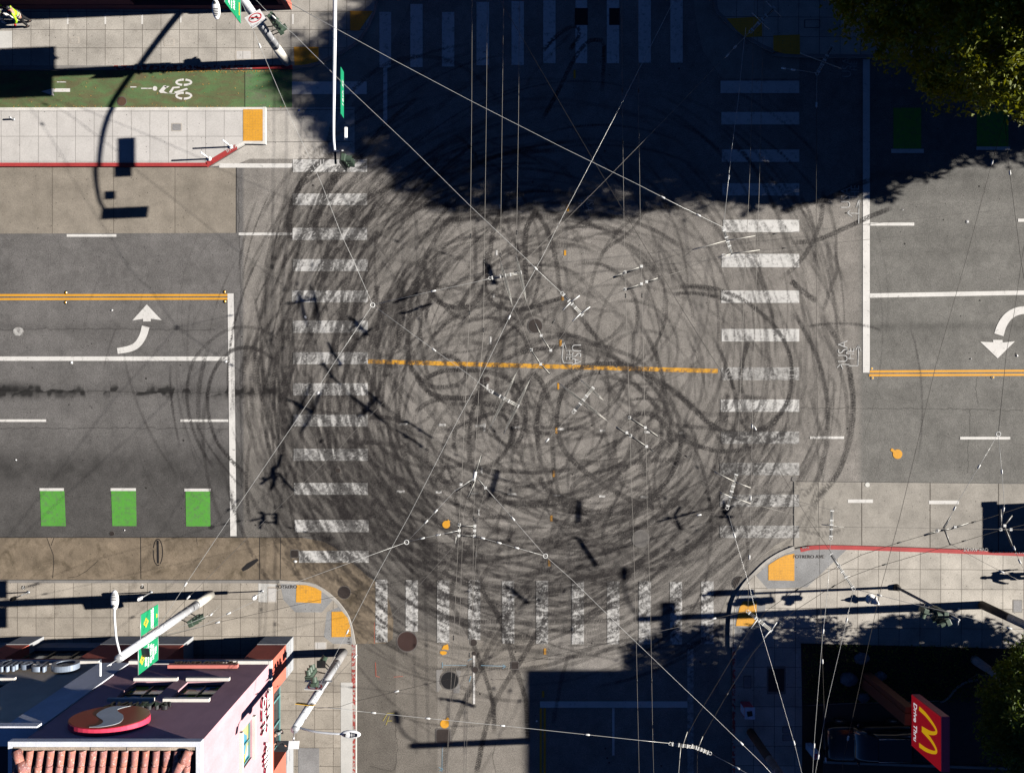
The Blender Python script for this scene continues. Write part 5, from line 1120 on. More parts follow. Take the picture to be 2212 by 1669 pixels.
# P5 and P7: dark-footed poles in the lower right
b5 = (25.3, -11.75, .12)
P5 = pole("pole with dark foot at the far right edge of the sidewalk", b5, 10.0, .22, .17, split=2.3, mats=(m_poled, m_pole))
lamp(P5, (b5[0], b5[1], 10.0), (0, 1), 2.5)
MB().box(25.2, 25.24, -13.0, -10.9, 8.9, 9.35).build("street_plate", m_sgn, P5)
b7 = (12.85, -18.6, .12)
P7 = pole("shaded pole with dark foot beside the newspaper box", b7, 9.9, .22, .17, split=2.9, mats=(m_poled, m_poleg), bands=12)
lamp(P7, (b7[0], b7[1], 9.7), (-.25, 1), 1.6)
# P6: thin dark signal post
x, y = 20.7, -10.8
P6 = empty("signal_post", (x, y, .12), "thin dark signal post with a white signal hood on the right sidewalk", "traffic signal")
MB().tube([(x, y, .12), (x, y, .32)], [.19, .15], 14).build("foot", m_poled, P6); MB().tube([(x, y, .32), (x, y, 5.7)], [.075, .06], 12).build("shaft", m_poleg, P6)
sighead(P6, (x-.15, y-.35, 3.1), 250, 1, name="pedestrian_signal", s=.5, arm_to=(x, y, 0)); sighead(P6, (x+.05, y-.4, 4.3), 205, arm_to=(x, y, 0)); sighead(P6, (x-.3, y+.05, 4.7), 180, name="rear_signal_head", arm_to=(x, y, 0))
MB().tube([(x, y, 5.65), (x, y-.25, 5.6)], .035, 8).build("end_bracket", m_gal, P6)
# mast-arm signal reaching in from the top edge
bm_ = (-8.2, 22.6, .12)
PM = empty("mast_arm_signal", bm_, "long white mast arm with green street sign reaching in from the top", "traffic signal")
MB().tube([bm_, (-8.2, 22.6, 4.2)], [.17, .14], 16).build("mast", m_pole, PM)
MP = [(-8.2, 22.6, 4.0), (-8.17, 21.4, 4.9), (-8.1, 20.2, 5.6), (-7.95, 17.8, 6.7), (-7.72, 15.2, 7.75), (-7.68, 12.7, 8.05), (-7.72, 10.9, 7.95), (-7.7, 10.2, 7.8)]
Q = catmull3(MP, 6); MB().tube(Q, [.13-.08*i/len(Q) for i in range(len(Q))], 14).build("mast_arm", m_pole, PM)
mb = MB()
for i in range(3, len(Q)-4, 3): mb.tube([Q[i], tuple(Vector(Q[i])*.985+Vector(Q[i+1])*.015)], .135-.08*i/len(Q), 14)
mb.build("arm_bands", m_gal, PM)
s_ = MB().box(-7.50, -7.47, 11.9, 13.95, 7.1, 7.62).build("street_name_sign", m_sgn, PM)
text_mesh("street_name", "16th St", .34, frame((-7.455, 12.9, 7.36), (0, 1, 0), (0, 0, 1)), m_white, s_, depth=.002, sx=1.2)
sighead(PM, (-7.35, 9.95, 7.35), -8, back=True, name="signal_head")
MB().tube([(-7.7, 10.2, 7.85), (-7.3, 10.2, 7.95)], .03, 8).build("hanger", m_gal, PM); MB().tube([(-7.7, 9.7, 7.65), (-7.7, 10.25, 7.8)], .05, 8).build("end_cap", m_sigb, PM)
plate(PM, (-7.2, 10.95, 7.9), (0, 1, 0), (.3, 0, 1), .45, .32, m_white, "camera_box", .12)
# parking meters
GM = "parking meters along the lower left sidewalk"
for k, (X, Y, lb) in enumerate(((1700, 490, "parking meter nearest the corner ramp, white headed"), (980, 497, "parking meter beside the street lamp head, middle one"), (185, 497, "dark topped parking meter near the left edge"))):
    p = T(0, 2, X, Y, .12); e = empty("parking_meter", p, lb, "parking meter", GM)
    MB().tube([p, p+Vector((0, 0, 1.05))], .032, 8).build("post", m_gal, e); MB().tube([p, p+Vector((0, 0, .03))], .08, 10).build("foot", m_gal, e)
    h = MB().obox(p+Vector((0, 0, 1.2)), .13, .18, .3).ell(p+Vector((0, 0, 1.36)), .075, .095, .1).build("meter_head", m_white if k < 2 else m_sigb, e)
    MB().obox(p+Vector((-.07, 0, 1.3)), .01, .1, .07).build("display", m_sigb, h)
# white delineator posts on the island
for X, Y, lb in ((1495, 952, "thin white bollard near the island end, right one"), (1357, 1030, "thin white bollard at the island kerb bend, left one")):
    p = T(0, 0, X, Y, .15); e = empty("bollard", p, lb, "bollard", "white bollards on the bus island")
    MB().tube([p, p+Vector((0, 0, .04))], .12, 12).build("foot", m_white, e); MB().tube([p+Vector((0, 0, .04)), p+Vector((0, 0, 1.1))], .045, 10).build("post", m_white, e); MB().tube([p+Vector((0, 0, .8)), p+Vector((0, 0, .87))], .048, 10).build("reflective_band", m_lamp, e)
# hydrant
p = Vector((19.3, -11.42, .12)); m_hyd = simple("hydrant_white", (.80, .79, .76), .5, 0, .15, .1)
e = empty("fire_hydrant", p, "white fire hydrant casting a shadow on the right sidewalk", "fire hydrant")
prof = [(.19, 0), (.19, .05), (.13, .07), (.12, .4), (.17, .43), (.17, .47), (.14, .5), (.14, .62), (.10, .70), (.04, .76), (.04, .82)]
MB().tube([p+Vector((0, 0, z)) for r_, z in prof], [r_ for r_, z in prof], 16).build("barrel", m_hyd, e)
for a_ in (0, 120, 240):
    d_ = Vector((math.cos(R(a_+200)), math.sin(R(a_+200)), 0)); q = p+Vector((0, 0, .52)); n_ = MB().tube([q+d_*.1, q+d_*.22], .07, 10).build("outlet", m_hyd, e); MB().tube([q+d_*.22, q+d_*.26], .05, 6).build("outlet_nut", m_gal, n_)
mb = MB(); mb.tube([p+Vector((0, 0, .82)), p+Vector((0, 0, .86))], .03, 5); mb.build("top_nut", m_gal, e); MB().tube([p+Vector((0, 0, .005)), p+Vector((0, 0, .02))], .27, 18).build("ground_flange", m_hyd, e)
def add_glow(m, col, s):  # emission added so the shaded sign reads brighter, no lamp modelled
    b = [n for n in m.node_tree.nodes if n.type == 'BSDF_PRINCIPLED'][0]; b.inputs['Emission Color'].default_value = (*col, 1); b.inputs['Emission Strength'].default_value = s; return m
# ---------------- drive-thru sign ----------------
m_mred = add_glow(simple("sign_face_red", (.42, .012, .02), .4, 0, .25, .25), (1, .02, .04), .09); m_myel = add_glow(simple("arch_yellow", (.85, .50, .01), .4), (1, .55, .01), .22); m_mwht = add_glow(simple("sign_letter_white", (.8, .8, .8), .4), (1, 1, 1), .25); m_mbr = simple("sign_post_brown", (.13, .045, .025), .7); m_mrim = simple("sign_edge_pink", (.62, .07, .12), .4)
e = empty("drive_thru_sign", (19.1, -15.75, .12), "tall red drive thru sign with a yellow M on a brown post", "sign")
MB().box(18.8, 19.35, -16.2, -15.65, .1, 4.55).build("post", m_mbr, e); MB().box(18.85, 19.3, -15.63, -15.35, .1, 4.5).build("post_rib", m_mbr, e)
MB().box(19.16, 19.54, -17.2, -14.72, 4.5, 6.95).build("sign_cabinet", m_mrim, e, bevel=.02)
f_ = MB().box(19.13, 19.158, -17.17, -14.75, 4.53, 6.92).build("sign_face", m_mred, e)
F = frame((19.125, -15.96, 4.5), (0, -1, 0), (0, 0, 1))
text_mesh("sign_text", "Drive Thru", .40, frame((19.122, -15.92, 4.86), (0, -1, 0), (0, 0, 1)), m_mwht, f_, depth=.003, bold=.006)
def archband(P, ws):
    C = np.array([q[:2] for q in catmull(P, .06)]+[P[-1]]); t = np.gradient(C, axis=0); t /= np.linalg.norm(t, axis=1)[:, None]; n = np.stack([-t[:, 1], t[:, 0]], 1)
    s = np.linspace(0, 1, len(C)); w_ = np.interp(s, np.linspace(0, 1, len(ws)), ws)[:, None]/2; A, B = C+n*w_, C-n*w_
    return [[tuple(A[i]), tuple(A[i+1]), tuple(B[i+1]), tuple(B[i])] for i in range(len(C)-1)]
mb = MB()
for sx in (-1, 1):
    for q in archband([(sx*.86, .72), (sx*.80, 1.30), (sx*.62, 1.90), (sx*.46, 2.12), (sx*.30, 2.0), (sx*.12, 1.55), (sx*.03, .95)], [.2, .19, .16, .13, .16, .2, .2]): mb.xprism(q, F, 0.0+(.001 if sx > 0 else 0), .008+(.001 if sx > 0 else 0))
mb.build("arches", m_myel, f_)
# newspaper box
e = empty("newspaper_box", (12.45, -17.15, .12), "red sided newspaper box with a white scribbled top in the shade", "newspaper box")
m_nred = simple("box_red", (.45, .07, .10), .6, 0, .2, .2); m_ntop = simple("box_white", (.62, .64, .72), .6, 0, .2, .3)
x0, x1, y0, y1 = 12.23, 12.72, -17.42, -16.85
MB().box(x0, x1, y0, y1, .30, 1.1).build("cabinet", m_nred, e, bevel=.015)
MB().box(x0-.02, x1+.02, y0-.02, y1+.02, 1.1, 1.16).build("top", m_ntop, e)
MB().box(x0+.1, x1-.12, y0+.14, y1-.16, 1.161, 1.175, rz=.15).build("window", m_black, e)
mb = MB()
for sx, sy in ((x0+.05, y0+.05), (x1-.05, y0+.05), (x0+.05, y1-.05), (x1-.05, y1-.05)): mb.box(sx-.025, sx+.025, sy-.025, sy+.025, .12, .3)
mb.build("feet", m_gal, e); MB().box(x0-.012, x0-.002, y0+.08, y1-.08, .4, 1.0).build("door", m_ntop, e)
e = empty("street_box", (15.95, -19.3, .12), "small pale scribbled cabinet near the shaded pole", "street cabinet"); MB().box(15.8, 16.12, -19.5, -19.15, .12, 1.25).build("cabinet", m_ntop, e, bevel=.02); MB().box(15.84, 16.08, -19.46, -19.19, 1.2501, 1.265).build("lid", m_nred, e)
# ---------------- corner shopping building (lower left) ----------------
def stucco(name, col, var=.12, big=.1):
    m, nt, b = newmat(name); p = posn(nt)
    c = grain(nt, p, rgbn(nt, col), var, big); mp = N(nt, "ShaderNodeMapping"); nt.links.new(p, mp.inputs[0]); mp.inputs['Scale'].default_value = (1, 1, .25)
    st = ramp(nt, noise(nt, mp.outputs[0], 1.6, 6, .7), .5, .75, 0, .28); c = mixc(nt, st, c, tuple(k*.55 for k in col)); nt.links.new(c, b.inputs['Base Color']); b.inputs['Roughness'].default_value = .9
    bp = N(nt, "ShaderNodeBump"); bp.inputs['Strength'].default_value = .35; bp.inputs['Distance'].default_value = .02; nt.links.new(noise(nt, p, 18, 5, .7), bp.inputs['Height']); nt.links.new(bp.outputs[0], b.inputs['Normal'])
    return m
m_pink = stucco("stucco_pink", (.60, .35, .385)); m_salm = stucco("stucco_salmon", (.60, .15, .10)); m_beige = stucco("stucco_beige", (.72, .61, .47)); m_greyw = stucco("stucco_pale_grey", (.68, .70, .76)); m_base = stucco("plinth_grey", (.34, .35, .36)); m_trim = stucco("trim_cream", (.74, .70, .65)); m_dkred = stucco("stucco_maroon", (.16, .055, .06))
m_glass = simple("window_glass", (.02, .025, .03), .08, 0, .1, .1, .6); m_frame = simple("window_frame_dark", (.03, .035, .04), .5); m_frt = simple("window_frame_teal", (.12, .28, .28), .5); m_roofd = simple("flat_roof_dark", (.05, .05, .06), .9, 0, .3, .3)
def poster(name):
    m, nt, b = newmat(name); p = posn(nt); mp = N(nt, "ShaderNodeMapping"); nt.links.new(p, mp.inputs[0]); mp.inputs['Scale'].default_value = (1.4, 1.4, 1.8)
    v = N(nt, "ShaderNodeTexVoronoi"); v.inputs['Scale'].default_value = 1.6; nt.links.new(mp.outputs[0], v.inputs['Vector']); s = N(nt, "ShaderNodeSeparateColor"); nt.links.new(v.outputs['Color'], s.inputs[0])
    cr = N(nt, "ShaderNodeValToRGB"); cr.color_ramp.interpolation = 'CONSTANT'; E = cr.color_ramp.elements; E[0].color = (.03, .28, .42, 1); E[1].position = .3; E[1].color = (.55, .55, .05, 1)
    for ps, cc in ((.55, (.45, .6, .7, 1)), (.72, (.22, .14, .08, 1)), (.86, (.5, .42, .2, 1))): q = E.new(ps); q.color = cc
    nt.links.new(s.outputs[0], cr.inputs[0]); nt.links.new(cr.outputs[0], b.inputs['Base Color']); b.inputs['Roughness'].default_value = .12; return m
m_post = poster("window_poster_film")
def tilemat():
    m, nt, b = newmat("roof_tile_terracotta"); p = posn(nt); mp = N(nt, "ShaderNodeMapping"); nt.links.new(p, mp.inputs[0]); mp.inputs['Scale'].default_value = (1, .6, 1)
    c = mixc(nt, ramp(nt, noise(nt, p, 2.5, 4, .7), .4, .6), (.42, .16, .11), (.30, .13, .12)); c = mixc(nt, ramp(nt, noise(nt, mp.outputs[0], 11, 6, .8, .8), .55, .66), c, (.70, .60, .56)); nt.links.new(grain(nt, p, c, .3, .1), b.inputs['Base Color']); b.inputs['Roughness'].default_value = .8; return m
m_tile = tilemat()
YF, XE = -13.47, -11.8
def wallgrid(mb, F, us, vs, holes, t=.25):
    for i in range(len(us)-1):
        for j in range(len(vs)-1):
            cu, cv = (us[i]+us[i+1])/2, (vs[j]+vs[j+1])/2
            if any(h[0] < cu < h[1] and h[2] < cv < h[3] for h in holes): continue
            mb.xprism([(us[i], vs[j]), (us[i+1], vs[j]), (us[i+1], vs[j+1]), (us[i], vs[j+1])], F, -t, 0)
def trim(F, u0, u1, v, parent, h=.16, d=.14, name="window_trim", dent=True):
    w_ = MB().xprism([(u0, v), (u1, v), (u1, v+h), (u0, v+h)], F, .002, d).build(name, m_trim, parent)
    if dent:
        mb = MB(); n = int((u1-u0)/.09)
        for i in range(n): u = u0+.03+i*(u1-u0-.06)/n; mb.xprism([(u, v-.045), (u+.04, v-.045), (u+.04, v-.001), (u, v-.001)], F, .004, d*.8)
        mb.build("dentils", m_trim, w_)
def window(F, u0, u1, v0, v1, parent, glass, fr, nv=1, nh=0, depth=-.22, th=.05):
    f_ = MB(); mid = [(u0, u0+th, v0, v1), (u1-th, u1, v0, v1), (u0+th, u1-th, v0, v0+th), (u0+th, u1-th, v1-th, v1)]
    for k in range(nv): u = u0+(u1-u0)*(k+1)/(nv+1); mid.append((u-th/2, u+th/2, v0+th, v1-th))
    for a, b, c, d in mid: f_.xprism([(a, c), (b, c), (b, d), (a, d)], F, depth, depth+.06)
    for k in range(nh): v = v0+(v1-v0)*(k+1)/(nh+1); f_.xprism([(u0+th, v-th/2), (u1-th, v-th/2), (u1-th, v+th/2), (u0+th, v+th/2)], F, depth+.003, depth+.055)
    w_ = f_.build("window", fr, parent); MB().xprism([(u0, v0), (u1, v0), (u1, v1), (u0, v1)], F, depth-.03, depth-.002).build("pane", glass, w_); return w_
B1 = empty("shopping_building", (-15.3, -17, .12), "two storey corner building with pink walls and terracotta tile roof at the lower left", "building")
FN = frame((XE, YF, 0), (-1, 0, 0), (0, 0, 1))            # u runs west from the corner, north face
FE = frame((XE, YF, 0), (0, 1, 0), (0, 0, 1))             # east face, u negative to the south
W1 = 6.8
mb = MB(); wallgrid(mb, FN, [0, 1.27, 3.0, 3.65, 5.4, W1], [4.0, 6.15, 8.15, 12.05], [(1.27, 3.0, 6.15, 8.15), (3.65, 5.4, 6.15, 8.15)])
mb.build("front_wall", m_pink, B1)
mb = MB(); wallgrid(mb, frame((XE, YF-.2505, 0), (0, 1, 0), (0, 0, 1)), [-9, -6.3, -4.7, -3.08, -1.35, 0], [4.0, 6.4, 7.75, 12.05], [(-3.08, -1.35, 6.4, 7.75), (-6.3, -4.7, 6.4, 7.75)]); mb.build("east_wall", m_pink, B1)
MB().box(XE-W1, XE-.3, YF-9.2, YF-8.9, 4, 12).box(XE-W1, XE-W1+.2, YF-8.9, YF-.26, 4, 12).build("rear_walls", m_pink, B1)
window(FN, 1.27, 3.0, 6.15, 8.15, B1, m_post, m_frame, 1, 1); window(FN, 3.65, 5.4, 6.15, 8.15, B1, m_post, m_frame, 1, 1)
FE2 = frame((XE, YF-.2505, 0), (0, 1, 0), (0, 0, 1))
window(FE2, -3.08, -1.35, 6.4, 7.75, B1, m_post, m_frt, 1, 0, -.14, .07); window(FE2, -6.3, -4.7, 6.4, 7.75, B1, m_post, m_frt, 1, 0, -.14, .07)
for u0, u1 in ((1.15, 3.12), (3.53, 5.52)): trim(FN, u0, u1, 5.95, B1); trim(FN, u0, u1, 8.2, B1)
trim(FE2, -3.2, -1.25, 6.2, B1); trim(FE2, -3.2, -1.25, 7.8, B1); trim(FE2, -6.45, -4.6, 6.2, B1); trim(FE2, -6.45, -4.6, 7.8, B1)
trim(FN, .02, W1, 3.86, B1, .2, .16, "cornice"); MB().box(XE+.002, XE+.12, YF-9, YF+.16, 3.87, 4.06).build("cornice_side", m_trim, B1)
# parapet + tile roof
MB().box(XE-W1-.25, XE+.16, YF+.004, YF+.2, 12.05, 12.3).box(XE-.02, XE+.16, YF-9, YF+.003, 12.05, 12.3).box(XE-W1-.25, XE-W1-.1, YF-9, YF+.003, 12.05, 12.3).build("eave", m_greyw, B1)
r_ = MB().box(XE-W1-.1, XE-.03, YF-9, YF, 12.0, 12.12).build("roof", m_roofd, B1)
mb = MB(); mo = MB(); g_ = np.random.default_rng(4)
for i in range(17):
    xx = XE-.35-i*.395
    for j in range(14):
        yy = YF-.16-j*.52; z = 12.2+j*.12+(.015 if j % 2 else 0); P0, P1 = Vector((xx+g_.normal(0, .006), yy, z)), Vector((xx+g_.normal(0, .006), yy-.56, z+.125))
        vs = []; fs = []; n_ = 9
        for q, rr in ((P0, .135), (P1, .118)):
            for k in range(n_+1): a = math.pi*k/n_; vs.append(q+Vector((math.cos(a)*rr, 0, math.sin(a)*rr)))
        for k in range(n_): fs.append((k+n_+1, k+n_+2, k+1, k))
        fs.append(tuple(range(n_+1))); mb.add(vs, fs, 0, False)
mb.build("barrel_tiles", m_tile, r_)
m_mort = simple("mortar_rough", (.42, .34, .27), .95, 0, .5, .4); mb = MB(); rr_ = np.random.default_rng(5); xx = XE-W1-.05
while xx < XE-.1:
    L_ = rr_.uniform(.5, 1.0); mb.box(xx, min(xx+L_-.01, XE-.05), YF-.13, YF-.01, 12.125, 12.27+rr_.uniform(0, .03)); xx += L_
mb.build("mortar_course", m_mort, r_)
for sx, s_ in ((XE-.25, -1), (XE-W1+.1, 1)):
    mb = MB()
    for j in range(8): mb.tube([(sx+s_*.11*j*2, YF-.12-.4*j, 12.36+.1*j), (sx+s_*.11*(j+1.15)*2, YF-.12-.4*(j+1.15), 12.37+.1*(j+1.15))], [.17, .14], 10)
    mb.build("hip_tiles", m_tile, r_)
# ground floor: piers, recesses
def pier(u0, u1, par, top=3.3, F=FN, d=1.4, m=None): 
    MB().xprism([(u0, 0), (u1, 0), (u1, 1.33), (u0, 1.33)], F, -d, .03).build("pier_plinth", m_base, par); MB().xprism([(u0, 1.33), (u1, 1.33), (u1, top), (u0, top)], F, -d, 0).build("pier", m or m_salm, par)
MB().box(XE-1.5, XE+.03, YF-1.75, YF+.03, .1, 1.33).build("corner_plinth", m_base, B1); MB().box(XE-1.5, XE, YF-1.75, YF, 1.33, 3.3).build("corner_pier", m_salm, B1)
MB().box(XE-1.3, XE+.03, YF-12, YF-5.58, .1, 1.33).build("south_plinth", m_base, B1); MB().box(XE-1.3, XE, YF-12, YF-5.58, 1.33, 3.3).build("south_pier", m_salm, B1)
pier(5.35, 9.7, B1)
MB().box(XE-W1, XE, YF-.25, YF-.002, 3.3, 3.998).box(XE-.25, XE-.002, YF-12, YF-.26, 3.3, 3.997).build("lintel", m_salm, B1)
MB().box(XE-W1, XE-.3, YF-12, YF-.3, 3.25, 3.35).build("soffit", m_base, B1)
FNr = frame((XE, YF-1.3, 0), (-1, 0, 0), (0, 0, 1))
for a, b in ((1.5, 2.8), (2.8, 4.1), (4.1, 5.35)): window(FNr, a, b, .15, 3.25, B1, m_glass, m_frame, 0, 1)
FEr = frame((XE-.62, YF, 0), (0, 1, 0), (0, 0, 1))
for a, b in ((-3.1, -1.75), (-4.4, -3.1), (-5.58, -4.4)): window(FEr, a, b, .15, 3.25, B1, m_glass, m_frt, 0, 1, -.1)
# lettering on the building
m_gold2 = simple("letter_bronze", (.12, .09, .05), .4, .4); m_coral = simple("sign_board_coral", (.62, .20, .17), .6); m_lblack = simple("letter_black", (.02, .02, .022), .4)
b_ = MB().xprism([(1.25, 4.62), (4.55, 4.62), (4.55, 4.85), (1.25, 4.85)], FN, .1, .26).build("sign_board", m_coral, B1)
text_mesh("sign_letters", "POTRERO CENTER", .46, frame((XE-2.9, YF+.2, 4.48), (-1, 0, 0), (0, 0, 1)), m_gold2, b_, depth=.06, bold=.01, sx=.78)
text_mesh("facade_letters", "SAFEWAY", .62, frame((XE-3.85, YF+.11, 8.95), (-1, 0, 0), (0, 0, 1)), m_lblack, B1, depth=.08, bold=.02, sx=.95)
# oval shop emblem
FO = frame((XE-4.25, YF, 10.45), (-1, 0, 0), (0, 0, 1)); n_ = 40
oval = [(1.55*math.cos(6.2832*i/n_), 1.08*math.sin(6.2832*i/n_)) for i in range(n_)]
m_ored = simple("emblem_red", (.40, .02, .02), .35); m_opink = simple("emblem_edge", (.75, .06, .12), .35); m_opale = simple("emblem_pale", (.60, .66, .70), .4)
ov = MB().xprism(oval, FO, .05, .3).build("oval_emblem", m_opink, B1); MB().xprism([(a*.97, b*.96) for a, b in oval], FO, .302, .315).build("oval_face", m_ored, ov)
def Sshape():
    up = [(-.95, .80), (-.40, .86), (.10, .72), (.34, .42), (.20, .14), (-.02, -.10), (.10, -.42), (.55, -.70), (.98, -.80)]
    lo = [(.98, -.80), (.50, -.92), (-.05, -.84), (-.42, -.52), (-.40, -.18), (-.14, .10), (-.05, .38), (-.38, .66), (-.95, .80)]
    f = lambda P: [tuple(q) for q in catmull(P, .06)]
    return [(-x_, y_) for x_, y_ in f(up)+f(lo)]
Sp = Sshape()
mbS = MB(); h_ = len(Sp)//2
up_, lo_ = Sp[:h_], Sp[h_:][::-1]; k_ = 40
def rs(P, n): P = np.array(P); d = np.r_[0, np.cumsum(np.linalg.norm(np.diff(P, axis=0), axis=1))]; t = np.linspace(0, d[-1], n); return np.stack([np.interp(t, d, P[:, 0]), np.interp(t, d, P[:, 1])], 1)
_l = [(-.35,-.98),(.43,-.88),(.64,-.2),(.04,.4),(.02,.74),(.29,.93)]; _r = [(-.30,-.97),(.02,-.6),(-.51,-.07),(-.68,.54),(-.24,.88),(.29,.93)]
U_, L_ = rs([tuple(q) for q in catmull(_l, .05)]+[_l[-1]], k_), rs([tuple(q) for q in catmull(_r, .05)]+[_r[-1]], k_)
for i in range(k_-1): mbS.xprism([tuple(U_[i]), tuple(U_[i+1]), tuple(L_[i+1]), tuple(L_[i])], FO, .3155, .325)
mbS.build("oval_swirl", m_opale, ov)
# east side letters
m_lw = simple("letter_white_face", (.85, .85, .85), .4); m_lr = simple("letter_red_return", (.5, .02, .06), .4)
for t_, yc, z, s, dz in (("AUTO", -15.55, 5.12, .62, 0), ("PARTS", -15.55, 4.45, .6, 0), ("O'Reilly", -18.55, 4.75, .95, 0)):
    q = text_mesh("wall_letters", t_, s, frame((XE+.10, yc, z), (0, 1, 0), (0, 0, 1)), m_lr, B1, depth=.04, bold=.0, sx=1.1)
    text_mesh("wall_letter_faces", t_, s, frame((XE+.148, yc, z), (0, 1, 0), (0, 0, 1)), m_lw, q, depth=.004, bold=.02, sx=1.1)
# beige neighbour
B2 = empty("beige_shop_building", (-24, -17, .12), "beige stucco shop building with blue grey pilaster left of the pink corner building", "building")
F2 = frame((-18.6, YF, 0), (-1, 0, 0), (0, 0, 1))
MB().xprism([(0.002, 4), (1.45, 4), (1.45, 10.7), (0.002, 10.7)], F2, -.5, .06).build("pilaster", m_greyw, B2); MB().xprism([(-.0, 10.7), (1.65, 10.7), (1.65, 11.0), (0, 11.0)], F2, -.6, .18).build("pilaster_cap", m_greyw, B2)
mb = MB(); wallgrid(mb, F2, [1.45, 4.3, 6.2, 8.0, 10, 30], [4.0, 6.15, 8.15, 10.6], [(4.3, 6.2, 6.15, 8.15), (8.0, 10, 6.15, 8.15)]); mb.build("front_wall", m_beige, B2)
window(F2, 4.3, 6.2, 6.15, 8.15, B2, m_post, m_frame, 1, 1); window(F2, 8.0, 10, 6.15, 8.15, B2, m_post, m_frame, 1, 1)
for a, b in ((4.18, 6.3), (7.9, 10.1)): trim(F2, a, b, 5.95, B2); trim(F2, a, b, 8.2, B2)
trim(F2, 1.46, 30, 3.86, B2, .2, .16, "cornice")
MB().box(-48.6, -18.85, -25, YF-.3, 10.2, 10.3).build("roof", m_roofd, B2)
MB().box(-48.6, -18.6, YF-.25, YF-.002, 3.3, 3.998).build("lintel", m_salm, B2)
pier(6.6, 7.8, B2, F=F2); pier(11.5, 12.5, B2, F=F2)
F2r = frame((-18.6, YF-.3, 0), (-1, 0, 0), (0, 0, 1)); m_gb = simple("shop_glass_tan", (.10, .085, .065), .1, 0, .1, .2)
for a, b in ((2.9, 4.15), (4.15, 5.4), (5.4, 6.6), (7.8, 9.6), (9.6, 11.5)): window(F2r, a, b, .9, 3.25, B2, m_gb, m_frame, 0, 0)
MB().xprism([(2.9, .12), (11.5, .12), (11.5, .9), (2.9, .9)], F2r, -.3, 0).build("stall_riser", m_base, B2)
text_mesh("window_lettering", "AUTO", .5, frame((-23.0, YF-.48, 2.1), (-1, 0, 0), (0, 0, 1)), m_lr, B2, depth=.004)
m_steel = simple("letter_blue_grey", (.25, .30, .38), .35, .2)
O_ = MB(); k_ = 32; FO2 = frame((-21.15, YF, 4.9), (-1, 0, 0), (0, 0, 1))
for i in range(k_):
    a0, a1 = 6.2832*i/k_, 6.2832*(i+1)/k_; O_.xprism([(.62*math.cos(a0), .5*math.sin(a0)), (.62*math.cos(a1), .5*math.sin(a1)), (.42*math.cos(a1), .34*math.sin(a1)), (.42*math.cos(a0), .34*math.sin(a0))], FO2, .12, .38)
O_.build("letter_o", m_steel, B2); MB().xprism([(.42*math.cos(6.2832*i/k_), .34*math.sin(6.2832*i/k_)) for i in range(k_)], FO2, .13, .30).build("letter_o_core", m_lblack, B2)
MB().obox((0, 0, .31), .3, .07, .015).obox((0, 0, .312), .07, .24, .014).xf(FO2).build("letter_o_cross", m_steel, B2)
text_mesh("wall_letters", "'Reilly", 1.05, frame((-21.85, YF+.22, 4.88), (-1, 0, 0), (0, 0, 1)), m_steel, B2, depth=.12, align='LEFT', sx=1.1, bold=.01)
# wall lamp / loud hailer cluster on the corner pier
e = empty("wall_lantern", (XE-.1, YF-7.9, 5.2), "dark lantern bracket on the pink east wall near the bottom edge", "wall lamp"); MB().box(XE+.01, XE+.35, YF-7.0, YF-6.7, 5.6, 6.0).build("lantern", m_sigb, e, bevel=.02); MB().box(XE+.002, XE+.05, YF-7.1, YF-6.6, 6.02, 6.1).build("bracket", m_sigb, e)
# ---------------- upper-left building ----------------
YT = 20.32
B3 = empty("maroon_shop_building", (-24, 24, .12), "dark maroon shop building along the top left edge", "building")
F3 = frame((-11.9, YT, 0), (1, 0, 0), (0, 0, 1))
MB().xprism([(-40, .1), (-.02, .1), (-.02, .55), (-40, .55)], F3, -.3, .04).build("plinth", m_dkred, B3)
mb = MB(); wallgrid(mb, F3, [-40, -19.5, -17.8, -15.2, -14, -9.9, -8.2, -3.8, -2.6, -.5, 0], [.55, 1.15, 3.2, 7.5], [(-19.5, -17.8, .55, 3.2), (-15.2, -14, 1.15, 3.2), (-14, -9.9, 1.15, 3.2), (-8.2, -3.8, .55, 3.2), (-2.6, -.5, .55, 3.2)]); mb.build("front_wall", m_dkred, B3)
MB().box(-12.2, -11.9, YT+.31, YT+15, .1, 7.5).build("east_wall", m_dkred, B3); MB().box(-52, -12.2, YT+.31, YT+15, 7.2, 7.35).build("roof", m_roofd, B3)
m_tealg = simple("glass_teal", (.06, .14, .15), .12)
for a, b in ((-15.2, -14), (-14, -12), (-12, -9.9)): window(F3, a, b, 1.15, 3.2, B3, m_tealg, m_frame, 1, 0, -.25)
for a, b in ((-19.5, -17.8), (-8.2, -6), (-6, -3.8), (-2.6, -.5)): window(F3, a, b, .56, 3.2, B3, m_tealg if a < -5 else m_glass, m_frame, 0, 1, -.25)
MB().box(-12.15, -11.86, YT-.06, YT+.3, .1, 3.0).build("corner_pilaster", m_salm, B3)
